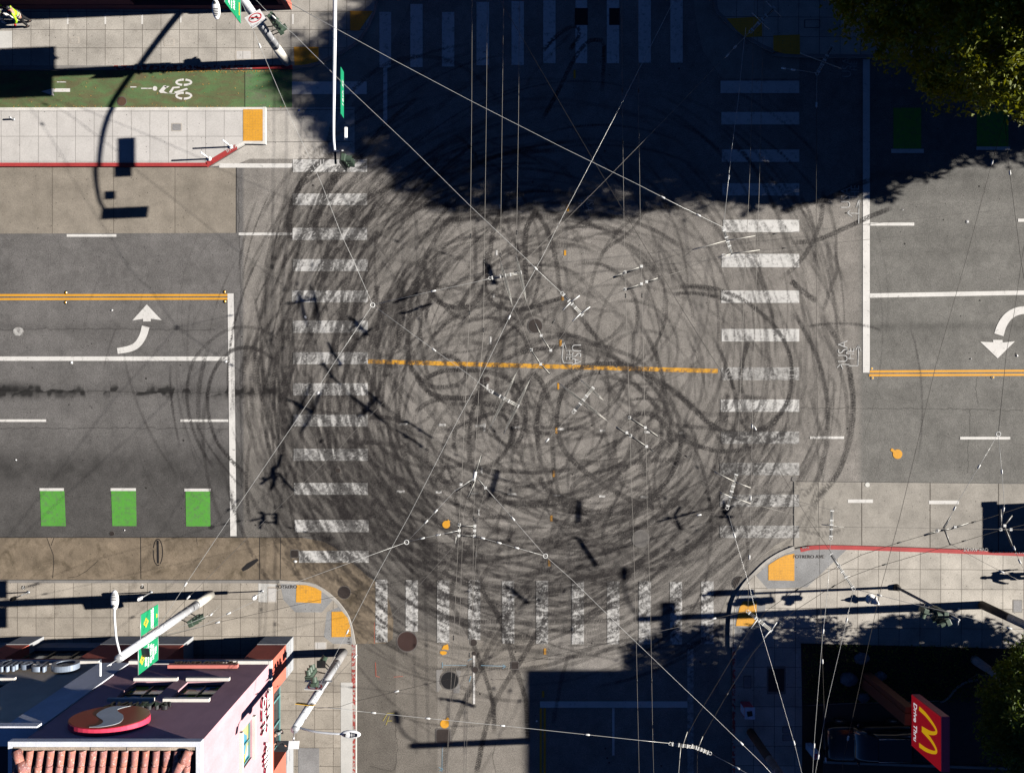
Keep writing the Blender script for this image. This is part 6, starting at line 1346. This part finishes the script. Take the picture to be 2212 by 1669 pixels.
# ---------------- buildings and bus outside the frame that cast the shade ----------------
def offblock(name, label, x0, x1, y0, y1, h, m):
    e = empty(name, ((x0+x1)/2, (y0+y1)/2, 0), label, "building"); MB().box(x0, x1, y0, y1, 0, h).build("wall", m, e); MB().box(x0-.2, x1+.2, y0-.2, y1+.2, h, h+.25).build("roof", m_roofd, e)
    F_ = frame((x0, (y0+y1)/2, 0), (0, -1, 0), (0, 0, 1)); n = max(1, int((y1-y0)/3))
    for f in range(int(h//3)):
        for i in range(n): u = -(y1-y0)/2+(i+.5)*(y1-y0)/n; window(F_, u-.6, u+.6, 1+f*3, 2.5+f*3, e, m_glass, m_frame, 1, 0, .02)
offblock("office_building", "tall office block outside the right edge, shading the lower street", 30.4, 46, -46, -14.2, 15.8, m_beige)
offblock("hall_building", "lower hall in front of the office block outside the right edge", 27.9, 30.7, -46, -13.9, 12.3, m_greyw) if False else None
offblock("apartment_block", "tall apartment block outside the upper right corner", 47, 60, 14.2, 60, 28.3, m_greyw)
# ---------------- trees ----------------
def leafmat(name, a, b2):
    m, nt, b = newmat(name); p = posn(nt); f = ramp(nt, noise(nt, p, 2.2, 4, .8), .35, .65)
    nt.links.new(mixc(nt, f, a, b2), b.inputs['Base Color']); b.inputs['Roughness'].default_value = .5; b.inputs['Specular IOR Level'].default_value = .3
    tr = N(nt, "ShaderNodeBsdfTranslucent"); tr.inputs[0].default_value = (a[0]*1.6, a[1]*1.4, a[2]*.5, 1); ms = N(nt, "ShaderNodeMixShader"); ms.inputs[0].default_value = .25
    nt.links.new(b.outputs[0], ms.inputs[1]); nt.links.new(tr.outputs[0], ms.inputs[2]); o = [n for n in nt.nodes if n.type == 'OUTPUT_MATERIAL'][0]; nt.links.new(ms.outputs[0], o.inputs[0]); return m
m_leaf = leafmat("foliage_yellow_green", (.17, .19, .008), (.10, .13, .008)); m_leaf2 = leafmat("foliage_deep_green", (.10, .15, .02), (.05, .09, .015)); m_bark = simple("bark", (.16, .12, .09), .95, 0, .4, .3); m_barkp = simple("bark_pale", (.42, .32, .28), .9, 0, .3, .3)
def tree(label, base, lobes, nleaf, mat, bark, trunk_r=.28, seed=1, leaf=.16, group=None, top=None):
    """lobes: (x,y,z,rx,ry,rz) ellipsoids; leaves fill clumps spread near each lobe's surface"""
    g = np.random.default_rng(seed); e = empty("tree", base, label, "tree", group); B = Vector(base)
    cz = sum(l[2] for l in lobes)/len(lobes); cx = sum(l[0] for l in lobes)/len(lobes); cy = sum(l[1] for l in lobes)/len(lobes); fork = Vector((B.x+(cx-B.x)*.3, B.y+(cy-B.y)*.3, max(2.2, cz*.4)))
    mb = MB(); mb.tube(catmull3([B, B.lerp(fork, .5)+Vector((.08, -.05, 0)), fork], 5), list(np.linspace(trunk_r*1.25, trunk_r*.75, 11)), 9)
    for l in lobes:
        c = Vector(l[:3]); mid = fork.lerp(c, .5)+Vector((g.normal(0, .3), g.normal(0, .3), .2)); mb.tube(catmull3([fork, mid, c], 4), list(np.linspace(trunk_r*.55, trunk_r*.12, 9)), 6)
        for k in range(5):
            d = Vector(g.normal(0, 1, 3)).normalized(); q = c+Vector((d.x*l[3]*.8, d.y*l[4]*.8, d.z*l[5]*.8)); mb.tube([c.lerp(mid, .2), q], [trunk_r*.14, trunk_r*.03], 4)
    mb.build("trunk", bark, e)
    vol = np.array([l[3]*l[4]+l[3]*l[5] for l in lobes]); vol = vol/vol.sum(); P = []
    for l, v in zip(lobes, vol):
        n = int(nleaf*v); nc = max(10, int(n/55)); d = g.normal(0, 1, (nc, 3)); d /= np.linalg.norm(d, axis=1)[:, None]; rad = g.uniform(.62, 1.04, nc)**.8
        cc = d*rad[:, None]*np.array(l[3:6])+np.array(l[:3]); cr = g.uniform(.25, .62, nc)
        k = g.integers(0, nc, n); P.append(cc[k]+np.clip(g.normal(0, 1, (n, 3)), -1.8, 1.8)*(cr[k]*.55)[:, None]*np.array((1, 1, .6)))
    P = np.vstack(P); n = len(P)
    a = g.normal(0, 1, (n, 3)); a[:, 2] *= .5; a /= np.linalg.norm(a, axis=1)[:, None]; b = g.normal(0, 1, (n, 3)); b[:, 2] *= .7; b -= a*(a*b).sum(1)[:, None]; b /= np.linalg.norm(b, axis=1)[:, None]
    s = leaf*g.uniform(.6, 1.3, n)[:, None]; V = np.stack([P-a*s, P+b*s*.42, P+a*s, P-b*s*.42], 1).reshape(-1, 3)
    me = bpy.data.meshes.new("crown"); F = np.arange(n*4).reshape(n, 4); me.vertices.add(n*4); me.vertices.foreach_set('co', (V-np.array(tuple(B))).astype(np.float32).ravel()); me.loops.add(n*4); me.loops.foreach_set('vertex_index', F.ravel().astype(np.int32)); me.polygons.add(n); me.polygons.foreach_set('loop_start', (np.arange(n)*4).astype(np.int32)); me.update(calc_edges=True); me.materials.append(mat)
    link(bpy.data.objects.new("crown", me), e)
    return e
def T1L():
    return [(22.5,19.5,12.0,7.0,6.6,4.2),(16.6,18.4,9.6,4.5,4.2,2.8),(15.0,20.8,9.0,3.7,3.4,2.4),(19.3,15.4,9.6,4.3,3.7,2.6),(23.5,14.4,9.6,4.2,3.0,2.6),(27,16,10.5,4.2,3.8,3),(20.5,23,11.5,5,5,3.5),(25.5,22,13,5,5,3.2),(18.5,18.5,13.2,3.6,3.4,2.2),(22.8,18.0,15.6,3.4,3.2,2.0),(22.3,13.6,12.6,3.4,3.3,2.3),(26.5,13.2,11.6,4,3.2,2.6),(19.6,13.2,11.8,3.0,2.7,2.0),(21.3,18.0,15.9,3.5,3.6,2.1),(20.2,15.6,14.5,2.9,2.6,1.8),(30.5,13.8,11,3.8,3.4,2.6)]
tree("huge broad tree filling the upper right corner, mostly in shade", (22.5, 19.5, .12), T1L(), 320000, m_leaf, m_bark, .45, 3, .115)
tree("bushy tree right of the drive thru sign with sunlit tips", (24.9, -14.7, .1), [(24.8,-15.3,5.6,2.5,2.1,1.7),(23.6,-14.6,5.3,1.5,1.6,1.3),(23.5,-16.5,5.4,1.5,1.4,1.3),(25.0,-13.2,5.4,1.9,1.2,1.2),(26,-16.7,6.0,1.8,1.7,1.3),(24.5,-14.0,7.3,2.5,1.7,1.2),(23.9,-13.9,8.2,2.2,1.5,.9)], 38000, m_leaf2, m_barkp, .2, 5, .10)
g2t = "trees outside the right edge"
tree("street tree outside the right edge beside the bus lane sidewalk", (33.2, -14.1, .1), [(33.2,-14.2,6.2,2.6,2.5,2.0),(31.3,-13.7,5.4,1.6,1.6,1.2),(35,-14.2,6.0,2.2,2.0,1.6)], 12000, m_leaf2, m_bark, .2, 9, .16, g2t)
tree("wide street tree outside the upper right corner", (38.5, 19.5, .1), [(36.5,18.9,10.5,4.6,4.4,3.2),(40.8,19.2,12.5,5,5,3.4),(36,24,11,5,4.5,3),(34.8,15.2,8.4,3.0,3.4,2.2),(33,13.2,10.2,3.3,2.9,2.2),(35.6,14,9.2,3.1,3,2),(41,15.6,9.0,3,2.9,2)], 95000, m_leaf, m_bark, .4, 12, .2, g2t)
tree("second street tree outside the upper right corner, further right", (50.5, 21, .1), [(48,20.4,11.5,4.6,4.8,3.4),(52,20,14,5,5,3.4),(46,16.2,9.2,3.2,3.3,2.2)], 35000, m_leaf, m_bark, .4, 15, .18, g2t)
# shaded planting bed by the lot
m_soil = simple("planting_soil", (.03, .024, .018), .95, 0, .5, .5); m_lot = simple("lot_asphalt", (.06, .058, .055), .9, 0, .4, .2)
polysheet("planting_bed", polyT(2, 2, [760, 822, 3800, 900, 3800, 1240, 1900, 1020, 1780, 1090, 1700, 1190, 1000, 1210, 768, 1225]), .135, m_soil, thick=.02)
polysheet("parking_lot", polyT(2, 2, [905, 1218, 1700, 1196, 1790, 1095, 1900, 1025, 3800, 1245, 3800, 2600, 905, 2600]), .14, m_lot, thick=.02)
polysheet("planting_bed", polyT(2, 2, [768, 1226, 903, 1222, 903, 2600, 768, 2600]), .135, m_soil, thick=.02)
strip("lot_kerb", polyT(2, 2, [905, 1592, 2212, 1640]), .12, .13, .22, m_cgrey); strip("lot_kerb", smoothP(TP(2, 2, [1660, 1205, 1710, 1180, 1770, 1110, 1830, 1075, 1900, 1060])), .09, .13, .2, m_cgrey)
g = np.random.default_rng(77); n = 3500; V = []; 
p0, p1 = T(2, 2, 770, 830), T(2, 2, 1900, 1200); X = g.uniform(p0.x, p1.x, n); Y = g.uniform(p1.y, p0.y, n); d = g.normal(0, 1, (n, 3)); d /= np.linalg.norm(d, axis=1)[:, None]; q = g.normal(0, 1, (n, 3)); q -= d*(d*q).sum(1)[:, None]; q /= np.linalg.norm(q, axis=1)[:, None]
ok = (smooth_noise(n, 1, 1, 3)[:, 0] > -1); C = np.stack([X, Y, .15+g.uniform(0, .18, n)], 1); V = np.stack([C-d*.06, C+q*.03, C+d*.06, C-q*.03], 1).reshape(-1, 3)
me = bpy.data.meshes.new("ground_cover"); me.from_pydata(V.tolist(), [], np.arange(n*4).reshape(n, 4).tolist()); me.materials.append(m_leaf2); link(bpy.data.objects.new("ground_cover", me), None, "low dark ground cover plants in the shaded planting bed", "ground cover", None, 'stuff')
m_rock = simple("pitted_rock", (.14, .15, .17), .9, 0, .6, .5)
for k, (x, y, s, lb) in enumerate(((1160,925,.42,"pitted pale rock in the shaded bed, upper one"),(1075,1060,.5,"pitted pale rock in the shaded bed, lower left one"),(1280,1040,.34,"pitted pale rock just above the brown sign post"),(1170,1180,.36,"pitted pale rock below the foot of the sign post"))):
    p = T(2, 2, x, y, .2); mb = MB(); mb.ell(p, s, s*.75, s*.45, nu=14, nv=9); rg = np.random.default_rng(k)
    mb.v = [tuple((Vector(v)-p)*(1+rg.normal(0, .08))+p) for v in mb.v]; mb.build("rock", m_rock, None, lb, "rock", "rocks in the planting bed")
# ---------------- vehicles ----------------
def loft(mb, secs, mi=0):
    n = len(secs[0]); b = len(mb.v); vs = [p for s in secs for p in s]; fs = []
    for i in range(len(secs)-1):
        for k in range(n-1): fs.append((i*n+k, i*n+k+1, (i+1)*n+k+1, (i+1)*n+k))
    fs.append(tuple(range(n))[::-1]); fs.append(tuple((len(secs)-1)*n+k for k in range(n))); mb.add(vs, fs, mi, True)
def car(label, cx, cy, z0, head):
    """head=+1: nose towards -x"""
    m_car = simple("car_paint_black", (.012, .012, .014), .18, 0, .05, .05, .6); m_tyre = simple("tyre", (.012, .012, .012), .8); m_hl = simple("headlamp_clear", (.5, .55, .6), .1); m_chr = simple("chrome_bar", (.5, .5, .5), .15, .9); m_rimc = simple("wheel_rim", (.25, .25, .26), .3, .8)
    e = empty("parked_car", (cx, cy, z0), label, "car"); L, W, s = 4.7, 1.86, -head
    prof = [(-2.35,.38,.62,.70),(-2.28,.30,.76,.84),(-2.0,.26,.90,.9),(-1.3,.24,1.0,.93),(-.95,.24,1.04,.93),(0,.24,1.06,.93),(1.2,.24,1.08,.93),(1.9,.26,1.08,.91),(2.2,.30,1.05,.86),(2.34,.38,.9,.78)]
    secs = []
    for x, zb, zt, hw in prof:
        secs.append([Vector((cx-s*-x*-1 if False else cx+(-head)*(-x)*-1, cy+v*hw, z0+z)) for v, z in ((-.80, zb), (-.98, zb+.12), (-1, (zb+zt)/2), (-.96, zt-.12), (-.84, zt), (0, zt+.03), (.84, zt), (.96, zt-.12), (1, (zb+zt)/2), (.98, zb+.12), (.80, zb))])
    mb = MB(); loft(mb, secs); body = mb.build("body", m_car, e)
    X = lambda x: cx+head*x*1.0 if head > 0 else cx+x
    cab = []
    for x, zt, hw in ((-1.0, 1.07, .80), (-.35, 1.52, .66), (.1, 1.62, .63), (1.0, 1.63, .63), (1.75, 1.52, .64), (2.1, 1.1, .76)):
        cab.append([Vector((X(x), cy+v*hw/.8 if False else cy+v*hw, z0+z)) for v, z in ((-1.12, 1.05), (-1, zt), (-.8, zt+.035), (0, zt+.05), (.8, zt+.035), (1, zt), (1.12, 1.05))])
    mb = MB(); loft(mb, cab); mb.build("cabin_glass", m_glass, e)
    MB().box(X(.0), X(1.7), cy-.6, cy+.6, z0+1.665, z0+1.70).build("roof", m_car, e, bevel=.015)
    for sy in (-.6, .6): MB().tube([(X(0), cy+sy*.98, z0+1.72), (X(1.6), cy+sy*.98, z0+1.72)], .018, 6).build("roof_rail", m_chr, e)
    for x in (-1.45, 1.4):
        for sy in (-.86, .86):
            w_ = MB().tube([(X(x), cy+sy-.1, z0+.34), (X(x), cy+sy+.1, z0+.34)], .34, 18).build("wheel", m_tyre, e); MB().tube([(X(x), cy+sy-.105, z0+.34), (X(x), cy+sy+.105, z0+.34)], .2, 12).build("rim", m_rimc, w_)
    for sy in (-.7, .7): MB().ell((X(-2.12), cy+sy, z0+.76), .2, .16, .08).build("headlight", m_hl, e)
    MB().box(X(-2.38), X(-2.33), cy-.45, cy+.45, z0+.45, z0+.62).build("grille", m_chr, e)
    for sy in (-1, 1): MB().ell((X(-.75), cy+sy*1.0, z0+1.05), .08, .13, .08).build("wing_mirror", m_car, e)
    return e
car("black car parked in the deep shade of the drive thru lot", 18.9, -18.75, .14, 1)
m_bus = simple("bus_white", (.6, .6, .58), .4); m_busr = simple("bus_red_band", (.4, .04, .03), .4)
e = empty("city_bus", (36.6, -7.4, 0), "city bus waiting in the bus lane outside the right edge", "bus")
MB().box(30.9, 42.5, -8.72, -6.15, .35, 3.05).build("body", m_bus, e, bevel=.1); MB().box(30.86, 30.895, -8.55, -6.3, 1.2, 2.7).build("windscreen", m_glass, e); MB().box(32, 42, -8.75, -6.12, 1.4, 2.4).build("side_windows", m_glass, e); MB().box(31.5, 42.45, -8.76, -6.11, .6, 1.0).build("red_band", m_busr, e)
for sy, nm in ((-6.0, "mirror"),): MB().box(30.55, 30.7, -6.28, -6.0, 2.45, 2.85).tube([(30.65, -6.2, 2.8), (31.0, -6.4, 2.95)], .03, 6).build(nm, m_sigb, e)
for x in (33, 40):
    for y in (-8.45, -6.4): MB().tube([(x, y-.13, .48), (x, y+.13, .48)], .48, 18).build("wheel", m_black, e)
# bus shelter just outside the left edge
e = empty("bus_shelter", (-29.2, 13.7, .15), "white bus shelter whose front posts stand at the left edge of the island", "bus shelter")
for y in (14.7, 12.2):
    for dx in (0, .2): MB().box(-27.9-dx*1.3, -27.82-dx*1.3, y-.05+dx*.3, y+.05+dx*.3, .15, 2.5).build("post", m_white, e)
MB().box(-31.5, -28.9, 11.9, 15.2, 2.5, 2.62).build("roof", m_white, e); MB().box(-29.6, -28.1, 13.2, 13.6, .55, .62).build("bench_seat", m_white, e); MB().box(-31, -30.9, 12, 15, .4, 2.3).build("back_panel", m_glass, e)
e = empty("small_stand", T(0, 0, 85, 772, .15), "short dark stub post on the left of the white island", "post"); p = T(0, 0, 87, 773, .15); MB().tube([p, p+Vector((0, 0, .3))], .05, 8).build("post", m_gal, e); MB().tube([p, p+Vector((0, 0, .02))], .09, 10).build("foot", m_gal, e)
# ---------------- people ----------------
m_skin = simple("skin", (.38, .22, .16), .6); m_hair = simple("hair_dark", (.02, .015, .01), .8)
m_neon = simple("vest_neon", (.42, .75, .02), .6); m_silv = simple("reflective_tape", (.55, .55, .5), .4); m_wtr = simple("cloth_pale_grey", (.62, .60, .58), .9); m_blk = simple("cloth_black", (.012, .012, .015), .9); m_glove = simple("glove_red", (.6, .03, .02), .7); m_shoe = simple("shoe_white", (.7, .7, .7), .6); m_gry = simple("cloth_grey", (.3, .3, .3), .9); m_navy = simple("cloth_navy", (.03, .04, .08), .9); m_cap = simple("helmet_dark", (.03, .03, .035), .4)
def skinmesh(name, J, E, mat, parent, sub=1):
    me = bpy.data.meshes.new(name); me.from_pydata([j[:3] for j in J], E, []); o = bpy.data.objects.new(name, me); SC.collection.objects.link(o)
    o.modifiers.new('s', 'SKIN'); me.skin_vertices or me.attributes
    for i, j in enumerate(J): me.skin_vertices[0].data[i].radius = (j[3], j[4] if len(j) > 4 else j[3])
    me.skin_vertices[0].data[0].use_root = True; ss = o.modifiers.new('u', 'SUBSURF'); ss.levels = sub; ss.render_levels = sub
    dg = bpy.context.evaluated_depsgraph_get(); dg.update(); m2 = bpy.data.meshes.new_from_object(o.evaluated_get(dg)); bpy.data.objects.remove(o); m2.name = name
    m2.materials.clear(); m2.materials.append(mat)
    for p in m2.polygons: p.use_smooth = True
    return link(bpy.data.objects.new(name, m2), parent)
def person(label, base, rz, lean=0.0, stride=.25, arms=((.25, -.1), (.25, .1)), top=None, legs=None, shoe=None, vest=False, gloves=None, hat=None, bend=0.0):
    """x forward; joints in metres"""
    global LOCAL
    LOCAL = True
    e = empty("person", base, label, "person", rz=rz); lx = lean
    hip = .93; sh = 1.42; bx = lx+bend*.5; shz = sh-bend*.28; 
    hd = Vector((lx+bend*.75, 0, shz+.22-bend*.1))
    J = [(0, 0, hip, .12, .15), (lx*.4+bend*.2, 0, 1.12-bend*.05, .105, .14), (bx*.9, 0, shz-.08, .115, .17), (bx+.01, 0, shz+.06, .06, .06), (hd.x, 0, hd.z-.04, .07, .065), (hd.x+.005, 0, hd.z+.09, .095, .08)]
    E = [(0, 1), (1, 2), (2, 3), (3, 4), (4, 5)]; hands = []
    for s, st, ar in ((1, stride, arms[0]), (-1, -stride, arms[1])):
        n = len(J); J += [(0, s*.10, hip-.06, .095), (st*.55+.03, s*.11, .50, .062), (st, s*.11, .10, .042), (st+.15, s*.12, .04, .04)]; E += [(0, n), (n, n+1), (n+1, n+2), (n+2, n+3)]
        n = len(J); fx, fy = ar; J += [(bx, s*.20, shz-.02, .062), (bx+fx*.3, s*(.26+abs(fy)), shz-.30, .045), (bx+fx, s*(.25+abs(fy)*1.3), shz-.50+abs(fx)*.35, .032), (bx+fx*1.15+.02, s*(.25+abs(fy)*1.3), shz-.58+abs(fx)*.37, .035, .02)]; E += [(2, n), (n, n+1), (n+1, n+2), (n+2, n+3)]
        h = Vector(J[-1][:3]); w_ = Vector(J[-2][:3]); d = (h-w_).normalized(); l = Vector((0, 1, 0)); hn = len(J)-1
        for k, (off, ln) in enumerate(((-.03, .075), (-.01, .085), (.01, .08), (.03, .065))):
            a = h+d*.03+l*off; b = a+d*ln*.6; c = b+(d+Vector((.4, 0, -.1))).normalized()*ln*.5; m = len(J); J += [(*a, .009), (*b, .008), (*c, .007)]; E += [(hn, m), (m, m+1), (m+1, m+2)]
        a = w_+d*.03+l*(-s*.035); b = a+d*.03+l*(-s*.02); m = len(J); J += [(*a, .011), (*b, .009)]; E += [(hn, m), (m, m+1)]; hands.append((w_, h, d))
    skinmesh("body", J, E, m_skin, e)
    T_ = [(J[0][0], 0, 1.0, .155, .18), (J[1][0], 0, J[1][2], .135, .175), (J[2][0], 0, J[2][2], .14, .205), (J[3][0], 0, J[3][2]-.03, .075)]; TE = [(0, 1), (1, 2), (2, 3)]
    for s, b in ((1, 10), (-1, 10)): pass
    k0 = [i for i, j in enumerate(J) if abs(j[3]-.062) < 1e-6 and abs(j[1]) > .19]
    for i in k0: n = len(T_); T_ += [(*J[i][:3], .082), (*J[i+1][:3], .066), (J[i+2][0], J[i+2][1], J[i+2][2], .05)]; TE += [(2, n), (n, n+1), (n+1, n+2)]
    skinmesh("jacket", T_, TE, top or m_neon, e)
    if vest:
        for z in (1.05, 1.2): MB().tube([(J[1][0]*.8, 0, z-.02), (J[1][0]*.8, 0, z+.02)], .01, 8).build("tape", m_silv, e) if False else None
        mb = MB()
        for t in (.15, .6):
            c = Vector(T_[0][:3]).lerp(Vector(T_[2][:3]), t); n_ = 16; vs = []; fs = []
            for z in (-.022, .022):
                for i in range(n_): a = 6.2832*i/n_; vs.append(c+Vector((.172*math.cos(a), .215*math.sin(a), z)))
            for i in range(n_): fs.append((i, (i+1) % n_, (i+1) % n_+n_, i+n_))
            mb.add(vs, fs)
        mb.build("reflective_bands", m_silv, e)
    Lg = [(0, 0, hip+.03, .15, .17)]; LE = []
    for s, st in ((1, stride), (-1, -stride)): n = len(Lg); Lg += [(0, s*.10, hip-.08, .115), (st*.55+.03, s*.11, .50, .085), (st, s*.11, .12, .065)]; LE += [(0, n), (n, n+1), (n+1, n+2)]
    skinmesh("trousers", Lg, LE, legs or m_blk, e)
    for s, st in ((1, stride), (-1, -stride)): MB().ell((st+.06, s*.115, .055), .15, .055, .055).build("shoe", shoe or m_shoe, e)
    hz = hd.z+.03
    MB().ell((hd.x-.02, 0, hz+.05), .105, .09, .10, nu=14).build("hair" if not hat else "helmet", hat or m_hair, e)
    f = MB(); f.ell((hd.x+.10, 0, hz), .02, .015, .025, nu=8); f.build("nose", m_skin, e)
    for s in (1, -1): MB().ell((hd.x+.088, s*.032, hz+.03), .012, .015, .01, nu=8).build("eye", m_blk, e); MB().ell((hd.x, s*.085, hz), .02, .015, .03, nu=8).build("ear", m_skin, e)
    MB().ell((hd.x+.088, 0, hz-.05), .01, .03, .008, nu=8).build("mouth", m_glove, e)
    if gloves:
        for w_, h, d in hands: MB().tube([w_, h+d*.08], [.04, .055], 8).build("glove", gloves, e)
    LOCAL = False
    return e
person("person in neon vest and pale trousers walking at the far left by the maroon building", (-26.95, 19.62, .12), R(170), .05, .30, ((.2, .1), (-.15, .1)), m_neon, m_wtr, m_shoe, True, None, m_cap)
person("person in neon vest with black trousers and red gloves near the maroon building", (-25.95, 19.5, .12), R(200), .03, .10, ((.25, .12), (.3, .15)), m_neon, m_blk, m_blk, True, m_glove, m_cap)
person("person in black jacket and grey trousers bending in the pink building doorway", (-12.55, -18.35, .12), R(-70), .1, .18, ((.35, .1), (.3, .1)), m_blk, m_gry, m_blk, False, None, m_gry, .45)
person("person walking outside the right edge whose shadow falls on the sidewalk", (28.6, -10.15, .12), R(185), .05, .3, ((.2, .08), (-.2, .08)), m_navy, m_navy, m_blk, False, None, None)
